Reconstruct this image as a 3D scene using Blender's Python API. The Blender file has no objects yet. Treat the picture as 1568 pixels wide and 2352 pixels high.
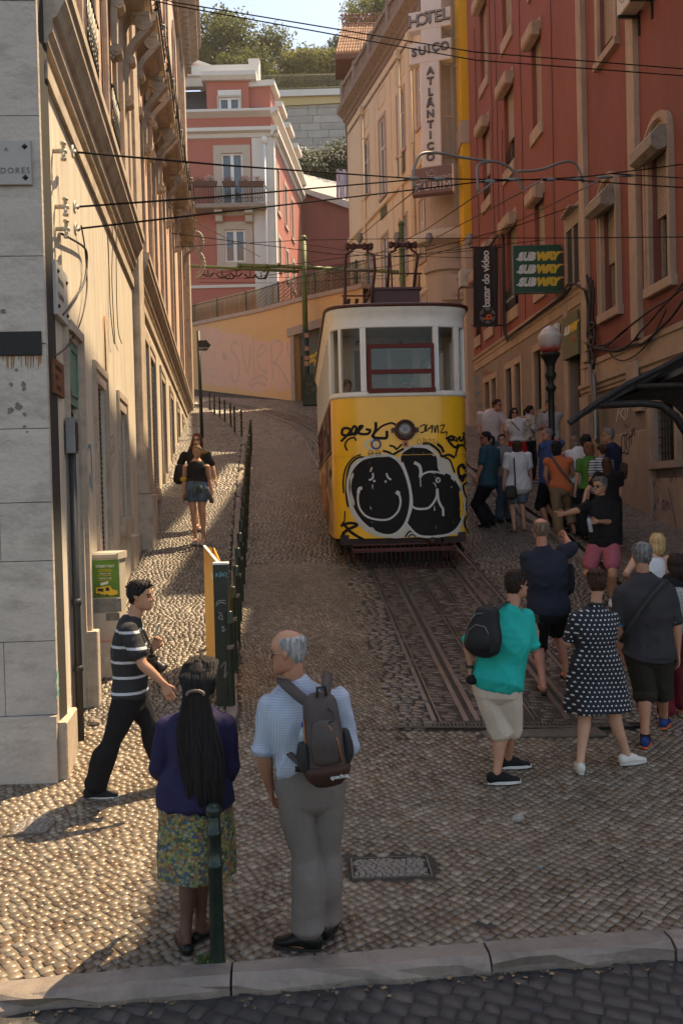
import bpy, math, random
import numpy as np
from mathutils import Vector, Matrix, noise as mnoise
random.seed(7); np.random.seed(7)
C=bpy.context; SC=C.scene; COL=SC.collection
PI=math.pi
F=2000.0; CH=2.43            # focal length for a 1568 px wide picture, eye height
ro=0.025; pit=math.atan(36/2000)
cp,sp=math.cos(pit),math.sin(pit); cr,sr=math.cos(ro),math.sin(ro)
_fw=Vector((0,cp,-sp)); _u0=Vector((0,sp,cp)); _r0=Vector((1,0,0))
_rt=cr*_r0-sr*_u0; _up=cr*_u0+sr*_r0
cam=bpy.data.cameras.new('camera'); co=bpy.data.objects.new('camera',cam); COL.objects.link(co)
m=Matrix((( _rt.x,_up.x,-_fw.x,0),(_rt.y,_up.y,-_fw.y,0),(_rt.z,_up.z,-_fw.z,CH),(0,0,0,1)))
co.matrix_world=m
cam.sensor_fit='HORIZONTAL'; cam.sensor_width=24; cam.lens=24*F/1568; cam.clip_end=2000; cam.clip_start=.1
SC.camera=co
SUN_AZ=math.radians(44); SUN_EL=math.radians(60)
w=bpy.data.worlds.new('World'); SC.world=w; w.use_nodes=True
nt=w.node_tree; bg=nt.nodes['Background']
sky=nt.nodes.new('ShaderNodeTexSky'); sky.sky_type='NISHITA'; sky.sun_disc=False
sky.sun_elevation=SUN_EL; sky.sun_rotation=SUN_AZ; sky.dust_density=1.2; sky.air_density=1.0; sky.altitude=50
tint=nt.nodes.new('ShaderNodeMix'); tint.data_type='RGBA'; tint.blend_type='MULTIPLY'; tint.inputs[0].default_value=1; tint.inputs[7].default_value=(1.0,.86,.72,1)
nt.links.new(sky.outputs[0],tint.inputs[6]); nt.links.new(tint.outputs[2],bg.inputs[0]); bg.inputs[1].default_value=0.15
sl=bpy.data.lights.new('sun','SUN'); sl.energy=4.6; sl.angle=math.radians(.5); sl.color=(1,.77,.48)
so=bpy.data.objects.new('sun',sl); COL.objects.link(so)
sd=Vector((math.sin(SUN_AZ)*math.cos(SUN_EL),math.cos(SUN_AZ)*math.cos(SUN_EL),math.sin(SUN_EL)))
so.rotation_euler=sd.to_track_quat('Z','Y').to_euler(); so.location=(5,20,40)
SC.view_settings.view_transform='Standard'; SC.view_settings.look='None'
SC.view_settings.exposure=1.25; SC.view_settings.gamma=1; SC.view_settings.use_curve_mapping=False
SC.cycles.max_bounces=6; SC.cycles.diffuse_bounces=4; SC.cycles.glossy_bounces=3; SC.cycles.transparent_max_bounces=8
SC.cycles.caustics_reflective=False; SC.cycles.caustics_refractive=False
SC.cycles.use_denoising=True
def ray(x,y): return _fw+(x-784)/F*_rt+(1176-y)/F*_up
def P(x,y,d):
 r=ray(x,y); t=d/r.y; return Vector((r.x*t,d,CH+r.z*t))
A0=math.radians(7.8); _cA,_sA=math.cos(A0),math.sin(A0)
def zg(x,y):
 t=.19*(y*_cA-x*_sA)-1.3
 return .5*(t+np.sqrt(t*t+.02))
def G(x,y,dz=0):
 r=ray(x,y)
 f=lambda d:CH+r.z*d/r.y-(float(zg(r.x*d/r.y,d))+dz)
 d=1.0
 while d<200 and f(d)>0: d*=1.03
 lo,hi=d/1.03,d
 for _ in range(40):
  mm=(lo+hi)/2
  if f(mm)>0: lo=mm
  else: hi=mm
 return P(x,y,hi)
_CR={'1':(0,0,.57398),'2':(700,0,.76531),'3':(1700,0,.65753),'4':(0,900,.57398),'5':(700,1100,.4676),'6':(1200,900,.59524),'7':(1800,900,.59375),'8':(1800,2000,.59375),'A':(200,2150,.5102),'B':(550,2450,.61648),'C':(0,3000,.89286),'D':(1300,3000,.91263),'E':(1850,1500,.41454),'F':(1250,2100,.94452),'G':(650,1650,.2551),'H':(1350,2150,.76531),'I':(1050,2250,.57398),'J':(780,1500,.33163),'L':(1350,0,.38265),'M':(1700,900,.41454),'N':(2000,1100,.51012),'O':(750,800,.31888),'P':(780,1650,.51002)}
def K(c,x,y):
 a,b,k=_CR[c]; return ((a+x*k)/1.74171,(b+y*k)/1.74171)
class Fr:
 """frame of a vertical facade: u along, n outwards, z up"""
 def __init__(s,p0,p1,sgn=1):
  s.o=Vector((p0[0],p0[1],0)); s.u=Vector((p1[0]-p0[0],p1[1]-p0[1],0)).normalized()
  s.n=Vector((s.u.y,-s.u.x,0))*sgn
 def p(s,u,n,z): return s.o+s.u*u+s.n*n+Vector((0,0,z))
 def uz(s,x,y,n=0):
  r=ray(x,y); o=s.o+s.n*n; t=s.n.dot(o)/s.n.dot(Vector((r.x,r.y,0)))
  q=Vector((r.x*t,r.y*t,CH+r.z*t)); return ((q-o).dot(s.u),q.z)
_M={}
def hexc(r,g,b):
 f=lambda c:(c/255/12.92 if c/255<=.04045 else ((c/255+.055)/1.055)**2.4)
 return (f(r),f(g),f(b))
class NB:
 def __init__(s,mt): s.t=mt.node_tree; s.n=s.t.nodes; s.l=s.t.links; s.b=s.n['Principled BSDF']
 def a(s,ty,**k):
  nd=s.n.new(ty)
  for q,v in k.items(): setattr(nd,q,v)
  return nd
 def k(s,a,b): s.l.new(a,b)
 def co(s,scale=(1,1,1),rot=(0,0,0),kind='Object'):
  c=s.a('ShaderNodeTexCoord'); m_=s.a('ShaderNodeMapping'); m_.inputs['Scale'].default_value=scale; m_.inputs['Rotation'].default_value=rot
  s.k(c.outputs[kind],m_.inputs['Vector']); return m_.outputs['Vector']
 def noise(s,vec,scale,detail=4,rough=.6):
  nn=s.a('ShaderNodeTexNoise'); nn.inputs['Scale'].default_value=scale; nn.inputs['Detail'].default_value=detail; nn.inputs['Roughness'].default_value=rough
  s.k(vec,nn.inputs['Vector']); return nn.outputs['Fac']
 def ramp(s,fac,stops):
  r=s.a('ShaderNodeValToRGB'); e=r.color_ramp.elements
  while len(e)<len(stops): e.new(.5)
  for i,(p,c) in enumerate(stops): e[i].position=p; e[i].color=(*c,1) if len(c)==3 else c
  s.k(fac,r.inputs['Fac']); return r.outputs['Color']
 def mix(s,fac,a,b,mode='MIX'):
  m_=s.a('ShaderNodeMix',data_type='RGBA',blend_type=mode)
  for v,i in ((fac,0),(a,6),(b,7)):
   if isinstance(v,(int,float)): m_.inputs[i].default_value=v
   elif isinstance(v,tuple): m_.inputs[i].default_value=(*v,1) if len(v)==3 else v
   else: s.k(v,m_.inputs[i])
  return m_.outputs[2]
 def math(s,op,a,b=0.0,c=None):
  m_=s.a('ShaderNodeMath',operation=op)
  for v,i in ((a,0),(b,1),(c,2)):
   if v is None: continue
   if isinstance(v,(int,float)): m_.inputs[i].default_value=v
   else: s.k(v,m_.inputs[i])
  return m_.outputs[0]
 def bump(s,h,strength=.3,dist=.01):
  b=s.a('ShaderNodeBump'); b.inputs['Strength'].default_value=strength; b.inputs['Distance'].default_value=dist
  s.k(h,b.inputs['Height']); s.k(b.outputs[0],s.b.inputs['Normal'])
def newmat(name):
 mt=bpy.data.materials.new(name); mt.use_nodes=True; return mt,NB(mt)
def mat(name,col,rough=.7,met=0,var=.18,scale=3,vs=(1,1,1),bump=.15,bs=40,bd=.004,spec=.4,stain=None,coat=0,alpha=None,isl=0):
 """generic surface: base colour varied by two noises, fine bump, optional darker stains, optional per-piece variation"""
 if name in _M: return _M[name]
 mt,b=newmat(name); B=b.b
 v=b.co(vs)
 n1=b.noise(v,scale,5,.65); n2=b.noise(v,scale*7,3)
 f=b.math('ADD',b.math('MULTIPLY',n1,.65),b.math('MULTIPLY',n2,.35))
 lo=tuple(c*(1-var) for c in col); hi=tuple(min(1,c*(1+var)) for c in col)
 c=b.ramp(f,[(.32,lo),(.68,hi)])
 if stain:
  sc,amt,scol=stain
  n3=b.noise(v,sc,6,.7); m3=b.ramp(n3,[(.5,(0,0,0)),(.68,(1,1,1))])
  c=b.mix(b.math('MULTIPLY',m3,amt),c,scol)
 if isl:
  g=b.a('ShaderNodeNewGeometry'); h=b.a('ShaderNodeHueSaturation')
  vv=b.math('MULTIPLY_ADD',g.outputs['Random Per Island'],isl*2,1-isl)
  b.k(vv,h.inputs['Value']); b.k(c,h.inputs['Color']); c=h.outputs['Color']
 b.k(c,B.inputs['Base Color'])
 B.inputs['Roughness'].default_value=rough; B.inputs['Metallic'].default_value=met
 B.inputs['Specular IOR Level'].default_value=spec
 if coat: B.inputs['Coat Weight'].default_value=coat; B.inputs['Coat Roughness'].default_value=.08
 if bump:
  vv=b.co((1,1,1)); b.bump(b.noise(vv,bs,4),bump,bd)
 _M[name]=mt; return mt
def glass(name,col=(.05,.06,.06),rough=.06,alpha=1.0):
 if name in _M: return _M[name]
 mt,b=newmat(name); b.b.inputs['Base Color'].default_value=(*col,1); b.b.inputs['Roughness'].default_value=rough
 b.b.inputs['Specular IOR Level'].default_value=.9; b.b.inputs['Alpha'].default_value=alpha
 b.bump(b.noise(b.co(),1.5,2),.05,.02)
 _M[name]=mt; return mt
SPLIT={'pilaster','plinth','pilaster_base','pedestal','corner_strip','side_pillar','side_glass','front_post','bracket','ribbed_plate','corner_pilaster','band','stud','sill','heel_tab'}
class MB:
 def __init__(s): s.v=[]; s.f=[]; s.sm=[]
 def add(s,vs,fs,smooth=False):
  o=len(s.v); s.v+= [tuple(v) for v in vs]; s.f+=[tuple(i+o for i in f) for f in fs]; s.sm+=[smooth]*len(fs); return s
 def quad(s,a,b,c,d): return s.add([a,b,c,d],[(0,1,2,3)])
 def boxv(s,p):  # 8 points: bottom 4 ccw, top 4 ccw
  return s.add(p,[(3,2,1,0),(4,5,6,7),(0,1,5,4),(1,2,6,5),(2,3,7,6),(3,0,4,7)])
 def box(s,x0,x1,y0,y1,z0,z1): return s.boxv([(x0,y0,z0),(x1,y0,z0),(x1,y1,z0),(x0,y1,z0),(x0,y0,z1),(x1,y0,z1),(x1,y1,z1),(x0,y1,z1)])
 def fb(s,fr,u0,u1,n0,n1,z0,z1,bev=0):
  """box in a facade frame, optional chamfer of the front"""
  if bev:
   b=min(bev,(u1-u0)*.4,(z1-z0)*.4)
   p=[fr.p(*q) for q in ((u0,n0,z0),(u1,n0,z0),(u1,n0,z1),(u0,n0,z1),(u0,n1-b,z0),(u1,n1-b,z0),(u1,n1-b,z1),(u0,n1-b,z1),(u0+b,n1,z0+b),(u1-b,n1,z0+b),(u1-b,n1,z1-b),(u0+b,n1,z1-b))]
   return s.add(p,[(0,1,5,4),(1,2,6,5),(2,3,7,6),(3,0,4,7),(4,5,9,8),(5,6,10,9),(6,7,11,10),(7,4,8,11),(8,9,10,11),(3,2,1,0)])
  return s.boxv([fr.p(*q) for q in ((u0,n0,z0),(u1,n0,z0),(u1,n1,z0),(u0,n1,z0),(u0,n0,z1),(u1,n0,z1),(u1,n1,z1),(u0,n1,z1))])
 def prof(s,fr,u0,u1,pts,smooth=False):
  """moulding: closed profile [(n,z)] swept from u0 to u1 (u may be a pair for a slanted sweep)"""
  k=len(pts); v=[fr.p(u0,n,z) for n,z in pts]+[fr.p(u1,n,z) for n,z in pts]
  return s.add(v,[(i,(i+1)%k,(i+1)%k+k,i+k) for i in range(k)]+[tuple(range(k))[::-1],tuple(range(k,2*k))],smooth)
 def tube(s,pts,r,n=8,caps=True,smooth=True,flat=None):
  pts=[Vector(p) for p in pts]; m_=len(pts)
  if not hasattr(r,'__len__'): r=[r]*m_
  t0=(pts[1]-pts[0]).normalized(); ref=Vector((0,0,1)) if abs(t0.z)<.9 else Vector((0,1,0))
  a=t0.cross(ref).normalized(); vs=[]
  for i,p in enumerate(pts):
   t=(pts[min(i+1,m_-1)]-pts[max(i-1,0)])
   if t.length<1e-9: t=t0
   t.normalize(); a=(a-t*a.dot(t));
   if a.length<1e-6: a=t.orthogonal()
   a.normalize(); b=t.cross(a)
   for j in range(n):
    th=2*PI*j/n; vs.append(p+(a*math.cos(th)+b*math.sin(th))*r[i])
  fs=[(i*n+j,i*n+(j+1)%n,(i+1)*n+(j+1)%n,(i+1)*n+j) for i in range(m_-1) for j in range(n)]
  if caps: fs+=[tuple(range(n))[::-1],tuple(range((m_-1)*n,m_*n))]
  return s.add(vs,fs,smooth)
 def lathe(s,c,prof,n=16,smooth=True,axis=None):
  """prof: [(radius,height)] about a vertical (or given) axis"""
  c=Vector(c); ax=Vector(axis).normalized() if axis else Vector((0,0,1)); a=ax.orthogonal().normalized(); b=ax.cross(a); vs=[]
  for r,h in prof:
   for j in range(n):
    th=2*PI*j/n; vs.append(c+ax*h+(a*math.cos(th)+b*math.sin(th))*r)
  k=len(prof); fs=[(i*n+j,i*n+(j+1)%n,(i+1)*n+(j+1)%n,(i+1)*n+j) for i in range(k-1) for j in range(n)]
  fs+=[tuple(range(n))[::-1],tuple(range((k-1)*n,k*n))]
  return s.add(vs,fs,smooth)
 def ext(s,poly,vec):
  """prism: planar polygon pushed along vec"""
  k=len(poly); vec=Vector(vec); v=[Vector(p) for p in poly]+[Vector(p)+vec for p in poly]
  return s.add(v,[(i,(i+1)%k,(i+1)%k+k,i+k) for i in range(k)]+[tuple(range(k))[::-1],tuple(range(k,2*k))])
 def ball(s,c,r,n=10,sq=(1,1,1)):
  c=Vector(c); vs=[];k=n//2+1
  for i in range(k+1):
   ph=PI*i/k
   for j in range(n):
    th=2*PI*j/n; vs.append(c+Vector((math.sin(ph)*math.cos(th)*r*sq[0],math.sin(ph)*math.sin(th)*r*sq[1],math.cos(ph)*r*sq[2])))
  return s.add(vs,[(i*n+j,(i+1)*n+j,(i+1)*n+(j+1)%n,i*n+(j+1)%n) for i in range(k) for j in range(n)],True)
 def mesh(s,me,off=(0,0,0)):
  o=len(s.v); n=len(me.vertices); a=np.empty(n*3); me.vertices.foreach_get('co',a); a=a.reshape(-1,3)+np.array(off)
  s.v+=[tuple(q) for q in a]
  for p in me.polygons: s.f.append(tuple(i+o for i in p.vertices)); s.sm.append(False)
  return s
 def bevel(s,w=.004,seg=1):
  s.bv=(w,seg); return s
 def build(s,name,mt,parent=None,kind=None,label=None,cat=None,group=None):
  if name in SPLIT and parent is not None:
   for p in s.pieces(): o=p.build(name,mt,parent) if False else p._b(name,mt,parent)
   return o
  return s._b(name,mt,parent,kind,label,cat,group)
 def pieces(s):
  r=list(range(len(s.v)))
  def find(a):
   while r[a]!=a: r[a]=r[r[a]]; a=r[a]
   return a
  for f in s.f:
   for i in f[1:]: r[find(i)]=find(f[0])
  g={}
  for f,m_ in zip(s.f,s.sm): g.setdefault(find(f[0]),[]).append((f,m_))
  out=[]
  for fs in g.values():
   ix=sorted({i for f,_ in fs for i in f}); mp={i:k for k,i in enumerate(ix)}; q=MB(); q.v=[s.v[i] for i in ix]; q.f=[tuple(mp[i] for i in f) for f,_ in fs]; q.sm=[m_ for _,m_ in fs]; out.append(q)
  return out
 def _b(s,name,mt,parent=None,kind=None,label=None,cat=None,group=None):
  me=bpy.data.meshes.new(name)
  off=Vector((0,0,0))
  if parent is not None: off=ORG[parent.name]
  vs=[(v[0]-off.x,v[1]-off.y,v[2]-off.z) for v in s.v] if off.length else s.v
  me.from_pydata(vs,[],s.f); me.polygons.foreach_set('use_smooth',s.sm)
  me.materials.append(mt); me.update()
  return link(name,me,parent,kind,label,cat,group)
ORG={}
def link(name,me,parent=None,kind=None,label=None,cat=None,group=None):
 o=bpy.data.objects.new(name,me); COL.objects.link(o)
 if parent is not None: o.parent=parent; ORG[o.name]=ORG[parent.name]
 else: ORG[o.name]=Vector((0,0,0))
 tag(o,label,cat,group,kind); return o
def tag(o,label=None,cat=None,group=None,kind=None):
 if label: o['label']=label
 if cat: o['category']=cat
 if group: o['group']=group
 if kind: o['kind']=kind
 return o
def thing(name,loc,label,cat,group=None):
 o=bpy.data.objects.new(name,None); COL.objects.link(o); o.location=loc; o.empty_display_size=.2
 ORG[o.name]=Vector(loc); return tag(o,label,cat,group)
def dup(o,loc=None,rotz=None,label=None,parent=None,scale=None):
 c=o.copy(); COL.objects.link(c)
 if parent is not None: c.parent=parent; ORG[c.name]=ORG[parent.name]
 if loc is not None: c.location=loc; ORG[c.name]=Vector(loc)
 if rotz is not None: c.rotation_euler[2]=rotz
 if scale: c.scale=scale
 if label: c['label']=label
 for ch in list(o.children): dup(ch,parent=c)
 return c
def bake(o_mesh,mods):
 """apply modifiers to a mesh datablock, returns new mesh"""
 o=bpy.data.objects.new('tmp',o_mesh); COL.objects.link(o)
 for ty,kw in mods:
  md=o.modifiers.new('m',ty)
  for k,v in kw.items(): setattr(md,k,v)
 dg=C.evaluated_depsgraph_get(); dg.update()
 me=bpy.data.meshes.new_from_object(o.evaluated_get(dg)); bpy.data.objects.remove(o); return me
def textmesh(txt,size,origin,ux,uz,ext=.004,bold=0.0,shear=0.0,align='LEFT',spacing=1.0,valign='BOTTOM_BASELINE'):
 """writing laid flat on the plane spanned by ux (reading direction) and uz (up); returns (verts,faces) in world space"""
 cu=bpy.data.curves.new('t','FONT'); cu.body=txt; cu.size=size; cu.extrude=ext; cu.offset=bold; cu.shear=shear; cu.align_x=align; cu.align_y=valign; cu.space_character=spacing; cu.resolution_u=3
 o=bpy.data.objects.new('t',cu); COL.objects.link(o); dg=C.evaluated_depsgraph_get(); dg.update()
 me=bpy.data.meshes.new_from_object(o.evaluated_get(dg)); bpy.data.objects.remove(o)
 ux=Vector(ux).normalized(); uz=Vector(uz).normalized(); nn=ux.cross(uz); og=Vector(origin)
 vs=[og+ux*v.co.x+uz*v.co.y+nn*v.co.z for v in me.vertices]; fs=[tuple(p.vertices) for p in me.polygons]
 bpy.data.meshes.remove(me); return vs,fs
def text_part(name,txt,size,origin,ux,uz,mt,parent,**k):
 b=MB(); b.add(*textmesh(txt,size,origin,ux,uz,**k)); return b.build(name,mt,parent)
def wall(fr,u0,u1,z0,z1,holes=(),depth=.25,n=0.0,mb=None):
 """facade sheet with real openings and their reveals"""
 mb=mb or MB(); us=sorted({u0,u1,*[h[0] for h in holes],*[h[1] for h in holes]}); zs=sorted({z0,z1,*[h[2] for h in holes],*[h[3] for h in holes]})
 us=[u for u in us if u0<=u<=u1]; zs=[z for z in zs if z0<=z<=z1]
 for i in range(len(us)-1):
  for j in range(len(zs)-1):
   uc=(us[i]+us[i+1])/2; zc=(zs[j]+zs[j+1])/2
   if any(h[0]<uc<h[1] and h[2]<zc<h[3] for h in holes): continue
   mb.quad(fr.p(us[i],n,zs[j]),fr.p(us[i+1],n,zs[j]),fr.p(us[i+1],n,zs[j+1]),fr.p(us[i],n,zs[j+1]))
 for h in holes:
  a,b_,c,d=h[:4]; e=n-depth
  for (p,q) in (((a,c),(b_,c)),((b_,c),(b_,d)),((b_,d),(a,d)),((a,d),(a,c))):
   mb.quad(fr.p(p[0],n,p[1]),fr.p(q[0],n,q[1]),fr.p(q[0],e,q[1]),fr.p(p[0],e,p[1]))
 return mb
def surround(mb,fr,u0,u1,z0,z1,w,n0,n1,sill=True,lint=None,bev=0):
 """window surround of four butted pieces around the opening u0..u1, z0..z1"""
 lint=lint or w
 mb.fb(fr,u0-w,u0,n0,n1,z0,z1,bev); mb.fb(fr,u1,u1+w,n0,n1,z0,z1,bev)
 mb.fb(fr,u0-w,u1+w,n0,n1,z1,z1+lint,bev)
 if sill: mb.fb(fr,u0-w-.03,u1+w+.03,n0,n1+.05,z0-w,z0,bev)
 return mb
# ================================================================ GROUND
def sst(a,b,x): t=np.clip((x-a)/(b-a),0,1); return t*t*(3-2*t)
_kl=np.array([(-1.10,7.6),(-1.17,8.45),(-1.67,12.98),(-1.87,14.88),(-2.24,18.42),(-2.67,22.9),(-2.94,25.92),(-3.2,28.6),(-3.91,32.59),(-4.4,34.54),(-5.04,36.93),(-5.93,40.09),(-6.73,42.84),(-9.5,49),(-14,57)])
_kr=np.array([(4.9,8.3),(4.15,9.6),(3.88,11.7),(3.97,13.87),(3.95,15),(3.89,16.1),(3.75,17.5),(3.6,20),(3.3,26),(2.9,33),(2.6,36)])
_r1=np.array([(0.87,8.26),(0.46,13.63),(0.03,18.5),(-0.40,22.6),(-0.76,26.02),(-0.96,28.07),(-1.15,29.99),(-1.55,32.46),(-2.14,35.21),(-2.77,37.13),(-3.5,39.35),(-4.4,41.3),(-5.6,43.5),(-8.2,47.6),(-12.5,53.5)])
_kf=np.array([(-60,1.2),(-1.78,4.34),(-1.15,4.43),(-0.47,4.48),(-0.01,4.53),(0.88,4.62),(1.79,4.70),(60,7.5)])
KL=lambda y:np.interp(y,_kl[:,1],_kl[:,0]); KR=lambda y:np.interp(y,_kr[:,1],_kr[:,0]); KF=lambda x:np.interp(x,_kf[:,0],_kf[:,1])
def smoothline(p,n=6):
 out=[]
 for i in range(len(p)-1):
  p0=p[max(i-1,0)];p1=p[i];p2=p[i+1];p3=p[min(i+2,len(p)-1)]
  for k in range(n):
   t=k/n; out.append(.5*((2*p1)+(-p0+p2)*t+(2*p0-5*p1+4*p2-p3)*t*t+(-p0+3*p1-3*p2+p3)*t**3))
 out.append(p[-1]); return np.array(out)
R1=smoothline(_r1)
def offs(line,d):
 t=np.gradient(line,axis=0); t/=np.linalg.norm(t,axis=1)[:,None]; return line+np.stack([t[:,1],-t[:,0]],1)*d
R4=offs(R1,1.66)
X1=lambda y:np.interp(y,R1[:,1],R1[:,0]); X4=lambda y:np.interp(y,R4[:,1],R4[:,0])
def zs(x,y):
 """height of the walking surface"""
 z=zg(x,y); l=(x<KL(y))&(y>7.6); r=(x>KR(y))&(y>8.3)
 return z+np.where(l,.10*sst(8.6,11,y),0)+np.where(r,.11*sst(8.6,10,y),0)
def zf(x,y): return float(zs(np.float64(x),np.float64(y)))
def Gs(x,y,it=3):
 """pixel -> point on walking surface"""
 dz=0
 for _ in range(it):
  q=G(x,y,dz); dz=zf(q.x,q.y)-float(zg(q.x,q.y))
 return G(x,y,dz)
m_earth=mat('joint_earth',(.05,.041,.032),.95,var=.4,scale=9,bump=.5,bs=120)
xs=np.concatenate([np.linspace(-220,-14,14),np.linspace(-12,12,97),np.linspace(14,220,14)]);
vy=np.concatenate([np.array([0,.25,.6,1.0]),np.linspace(1.5,60,118),np.linspace(66,110,8),np.array([140,220,420])])
b=MB(); vs=[]
for j,dy in enumerate(vy):
 for x in xs:
  y=float(KF(x))-.02+dy if dy<55 else dy+4
  zz=float(zg(x,min(y,110)))-.007
  if abs(x)>12: zz=float(zg(np.sign(x)*12,min(y,110)))-.007
  if y>8.6 and (x<KL(y) or x>KR(y)) and abs(x)<=12.5: zz-=.0
  vs.append((x,y,zz))
n=len(xs); fs=[(j*n+i,j*n+i+1,(j+1)*n+i+1,(j+1)*n+i) for j in range(len(vy)-1) for i in range(n-1)]
b.add(vs,fs,True); b.build('ground',m_earth,kind='structure')
b=MB(); b.add([(-220,-120,-.056),(220,-120,-.056),(220,9,-.056),(-220,9,-.056)],[(0,1,2,3)]); b.build('road',mat('road_joint',(.035,.033,.032),.95,var=.4,scale=8,bump=.5,bs=60),kind='structure')
def stones(name,mt,region,x0,x1,y0,y1,px,py,ang,h,zfun,gap=.12,jit=.13,tilt=.03,bev=.028,brick=0,wave=0):
 """loose field of real bevelled paving stones"""
 ca,sa=math.cos(ang),math.sin(ang); cx,cy=(x0+x1)/2,(y0+y1)/2; R=math.hypot(x1-x0,y1-y0)/2
 nu=int(R/px)+1; nv=int(R/py)+1
 U,Vv=np.meshgrid(np.arange(-nu,nu+1),np.arange(-nv,nv+1)); U=U.ravel().astype(float); Vv=Vv.ravel().astype(float)
 off=(Vv%2)*.5*brick; n=len(U); rng=np.random.RandomState(int(abs(x0*13+y0*7))+3)
 wr=.72+.62*rng.rand(2*nv+1,2*nu+1)**1.2; wr/=wr.mean(); cu=np.cumsum(wr,1); cu-=cu[:,nu:nu+1]; cu+=rng.rand(2*nv+1,1)-wr*.5; wr=wr.ravel()
 u=(cu.ravel()+rng.normal(0,jit*.08,n))*px; v=(Vv+rng.normal(0,jit*.2,n))*py
 if wave: v=v+wave*np.sin(u*1.7+np.sin(u*.6)*2)+wave*.6*np.sin(u*4.1+v); u=u+wave*.7*np.sin(v*2.3+1)
 x=cx+u*ca-v*sa; y=cy+u*sa+v*ca
 k=(x>x0)&(x<x1)&(y>y0)&(y<y1); k[k]=region(x[k],y[k]); x=x[k]; y=y[k]; wr=wr[k]; n=len(x)
 if n==0: return None
 hx=px*(.5*wr-gap/2); hy=py*(.5-gap/2)*(1+rng.normal(0,jit*.35,n)); th=ang+rng.normal(0,jit*.32,n)
 c=np.cos(th); s_=np.sin(th)
 sx=np.array([-1,1,1,-1]);sy=np.array([-1,-1,1,1])
 jx=rng.normal(0,jit*.16,(n,4))*px; jy=rng.normal(0,jit*.16,(n,4))*py
 lx=sx[None]*hx[:,None]+jx; ly=sy[None]*hy[:,None]+jy
 bx=x[:,None]+lx*c[:,None]-ly*s_[:,None]; by=y[:,None]+lx*s_[:,None]+ly*c[:,None]
 f=1-bev*2*(.7+.6*rng.rand(n,1)); tx=x[:,None]+(lx*c[:,None]-ly*s_[:,None])*f; ty=y[:,None]+(lx*s_[:,None]+ly*c[:,None])*f
 gx=rng.normal(0,tilt,(n,1)); gy=rng.normal(0,tilt,(n,1)); hh=h*(.75+.5*rng.rand(n,1))
 zc=zfun(x,y)[:,None];
 zb=zfun(bx.ravel(),by.ravel()).reshape(n,4)-.005; zt=zfun(tx.ravel(),ty.ravel()).reshape(n,4)+hh+gx*(tx-x[:,None])+gy*(ty-y[:,None])
 V_=np.concatenate([np.stack([bx,by,zb],2),np.stack([tx,ty,zt],2)],1).reshape(-1,3)
 base=np.array([[4,5,6,7],[0,1,5,4],[1,2,6,5],[2,3,7,6],[3,0,4,7]])
 F_=(np.arange(n)[:,None,None]*8+base[None]).reshape(-1,4)
 me=bpy.data.meshes.new(name); me.vertices.add(len(V_)); me.vertices.foreach_set('co',V_.ravel())
 me.loops.add(F_.size); me.loops.foreach_set('vertex_index',F_.ravel().astype(np.int32))
 me.polygons.add(len(F_)); me.polygons.foreach_set('loop_start',np.arange(0,F_.size,4,dtype=np.int32)); me.polygons.foreach_set('loop_total',np.full(len(F_),4,dtype=np.int32))
 me.update(calc_edges=True); me.validate(); me.materials.append(mt)
 return link(name,me,kind='structure')
def stonemat(name,cols,rough,isl=.22,spec=.5):
 mt,b=newmat(name); g=b.a('ShaderNodeNewGeometry'); r=g.outputs['Random Per Island']
 st=[(i/(len(cols)-1),c) for i,c in enumerate(cols)]
 c=b.ramp(r,st); v=b.co(); n1=b.noise(v,.9,4,.6); n2=b.noise(v,45,3)
 c=b.mix(1.0,c,b.ramp(n1,[(.3,(.62,.6,.56)),(.7,(1.1,1.06,1.0))]),'MULTIPLY')
 c=b.mix(1.0,c,b.ramp(n2,[(.3,(.78,.76,.74)),(.7,(1.12,1.12,1.12))]),'MULTIPLY')
 b.k(c,b.b.inputs['Base Color'])
 rr=b.math('ADD',b.math('ADD',rough-.16,b.math('MULTIPLY',b.math('FRACT',b.math('MULTIPLY',r,7.3)),.18)),b.math('MULTIPLY',n2,.28)); b.k(rr,b.b.inputs['Roughness']); b.b.inputs['Specular IOR Level'].default_value=spec
 b.bump(n2,.3,.0012); return mt
m_lime=stonemat('limestone_cubes',[(.12,.09,.068),(.19,.15,.112),(.25,.205,.155),(.17,.145,.118),(.32,.28,.225),(.155,.105,.066),(.22,.188,.152)],.30)
m_gran=stonemat('worn_granite_setts',[(.12,.098,.08),(.18,.15,.122),(.25,.215,.178),(.15,.125,.104),(.2,.16,.12)],.24,spec=.65)
m_dark=stonemat('dark_track_setts',[(.10,.078,.06),(.135,.108,.085),(.115,.09,.07),(.16,.13,.105)],.32)
m_walk=stonemat('pale_sidewalk_cubes',[(.13,.112,.095),(.19,.168,.146),(.30,.27,.24),(.155,.137,.12),(.105,.09,.077)],.30)
m_road=stonemat('dark_road_blocks',[(.030,.03,.032),(.045,.043,.043),(.06,.056,.053),(.038,.036,.036)],.5)
view=lambda x,y:(np.abs(x+.02*y)<.40*y+1.1)
MH=[(0.0,5.74),(0.51,5.75),(0.52,5.45),(0.01,5.43)]
def inrect(x,y,a,b_,c_,d): return (x>a)&(x<b_)&(y>c_)&(y<d)
pothole=lambda x,y,cx,cy,rx,ry:((x-cx)/rx)**2+((y-cy)/ry)**2<1
pz=lambda x,y:(y>KF(x)+.02)&(y<8.1+np.where(x>.4,-.02,.0))&view(x,y)&~inrect(x,y,-.035,.56,5.40,5.79)&~((x>.43)&(x<2.8)&(y>8.07))&~((x>1.22)&(x<2.42)&(y>7.93))&~pothole(x,y,.52,7.92,.09,.04)&~pothole(x,y,.72,4.83,.12,.03)&~pothole(x,y,-2.55,5.5,.2,.11)
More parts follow.
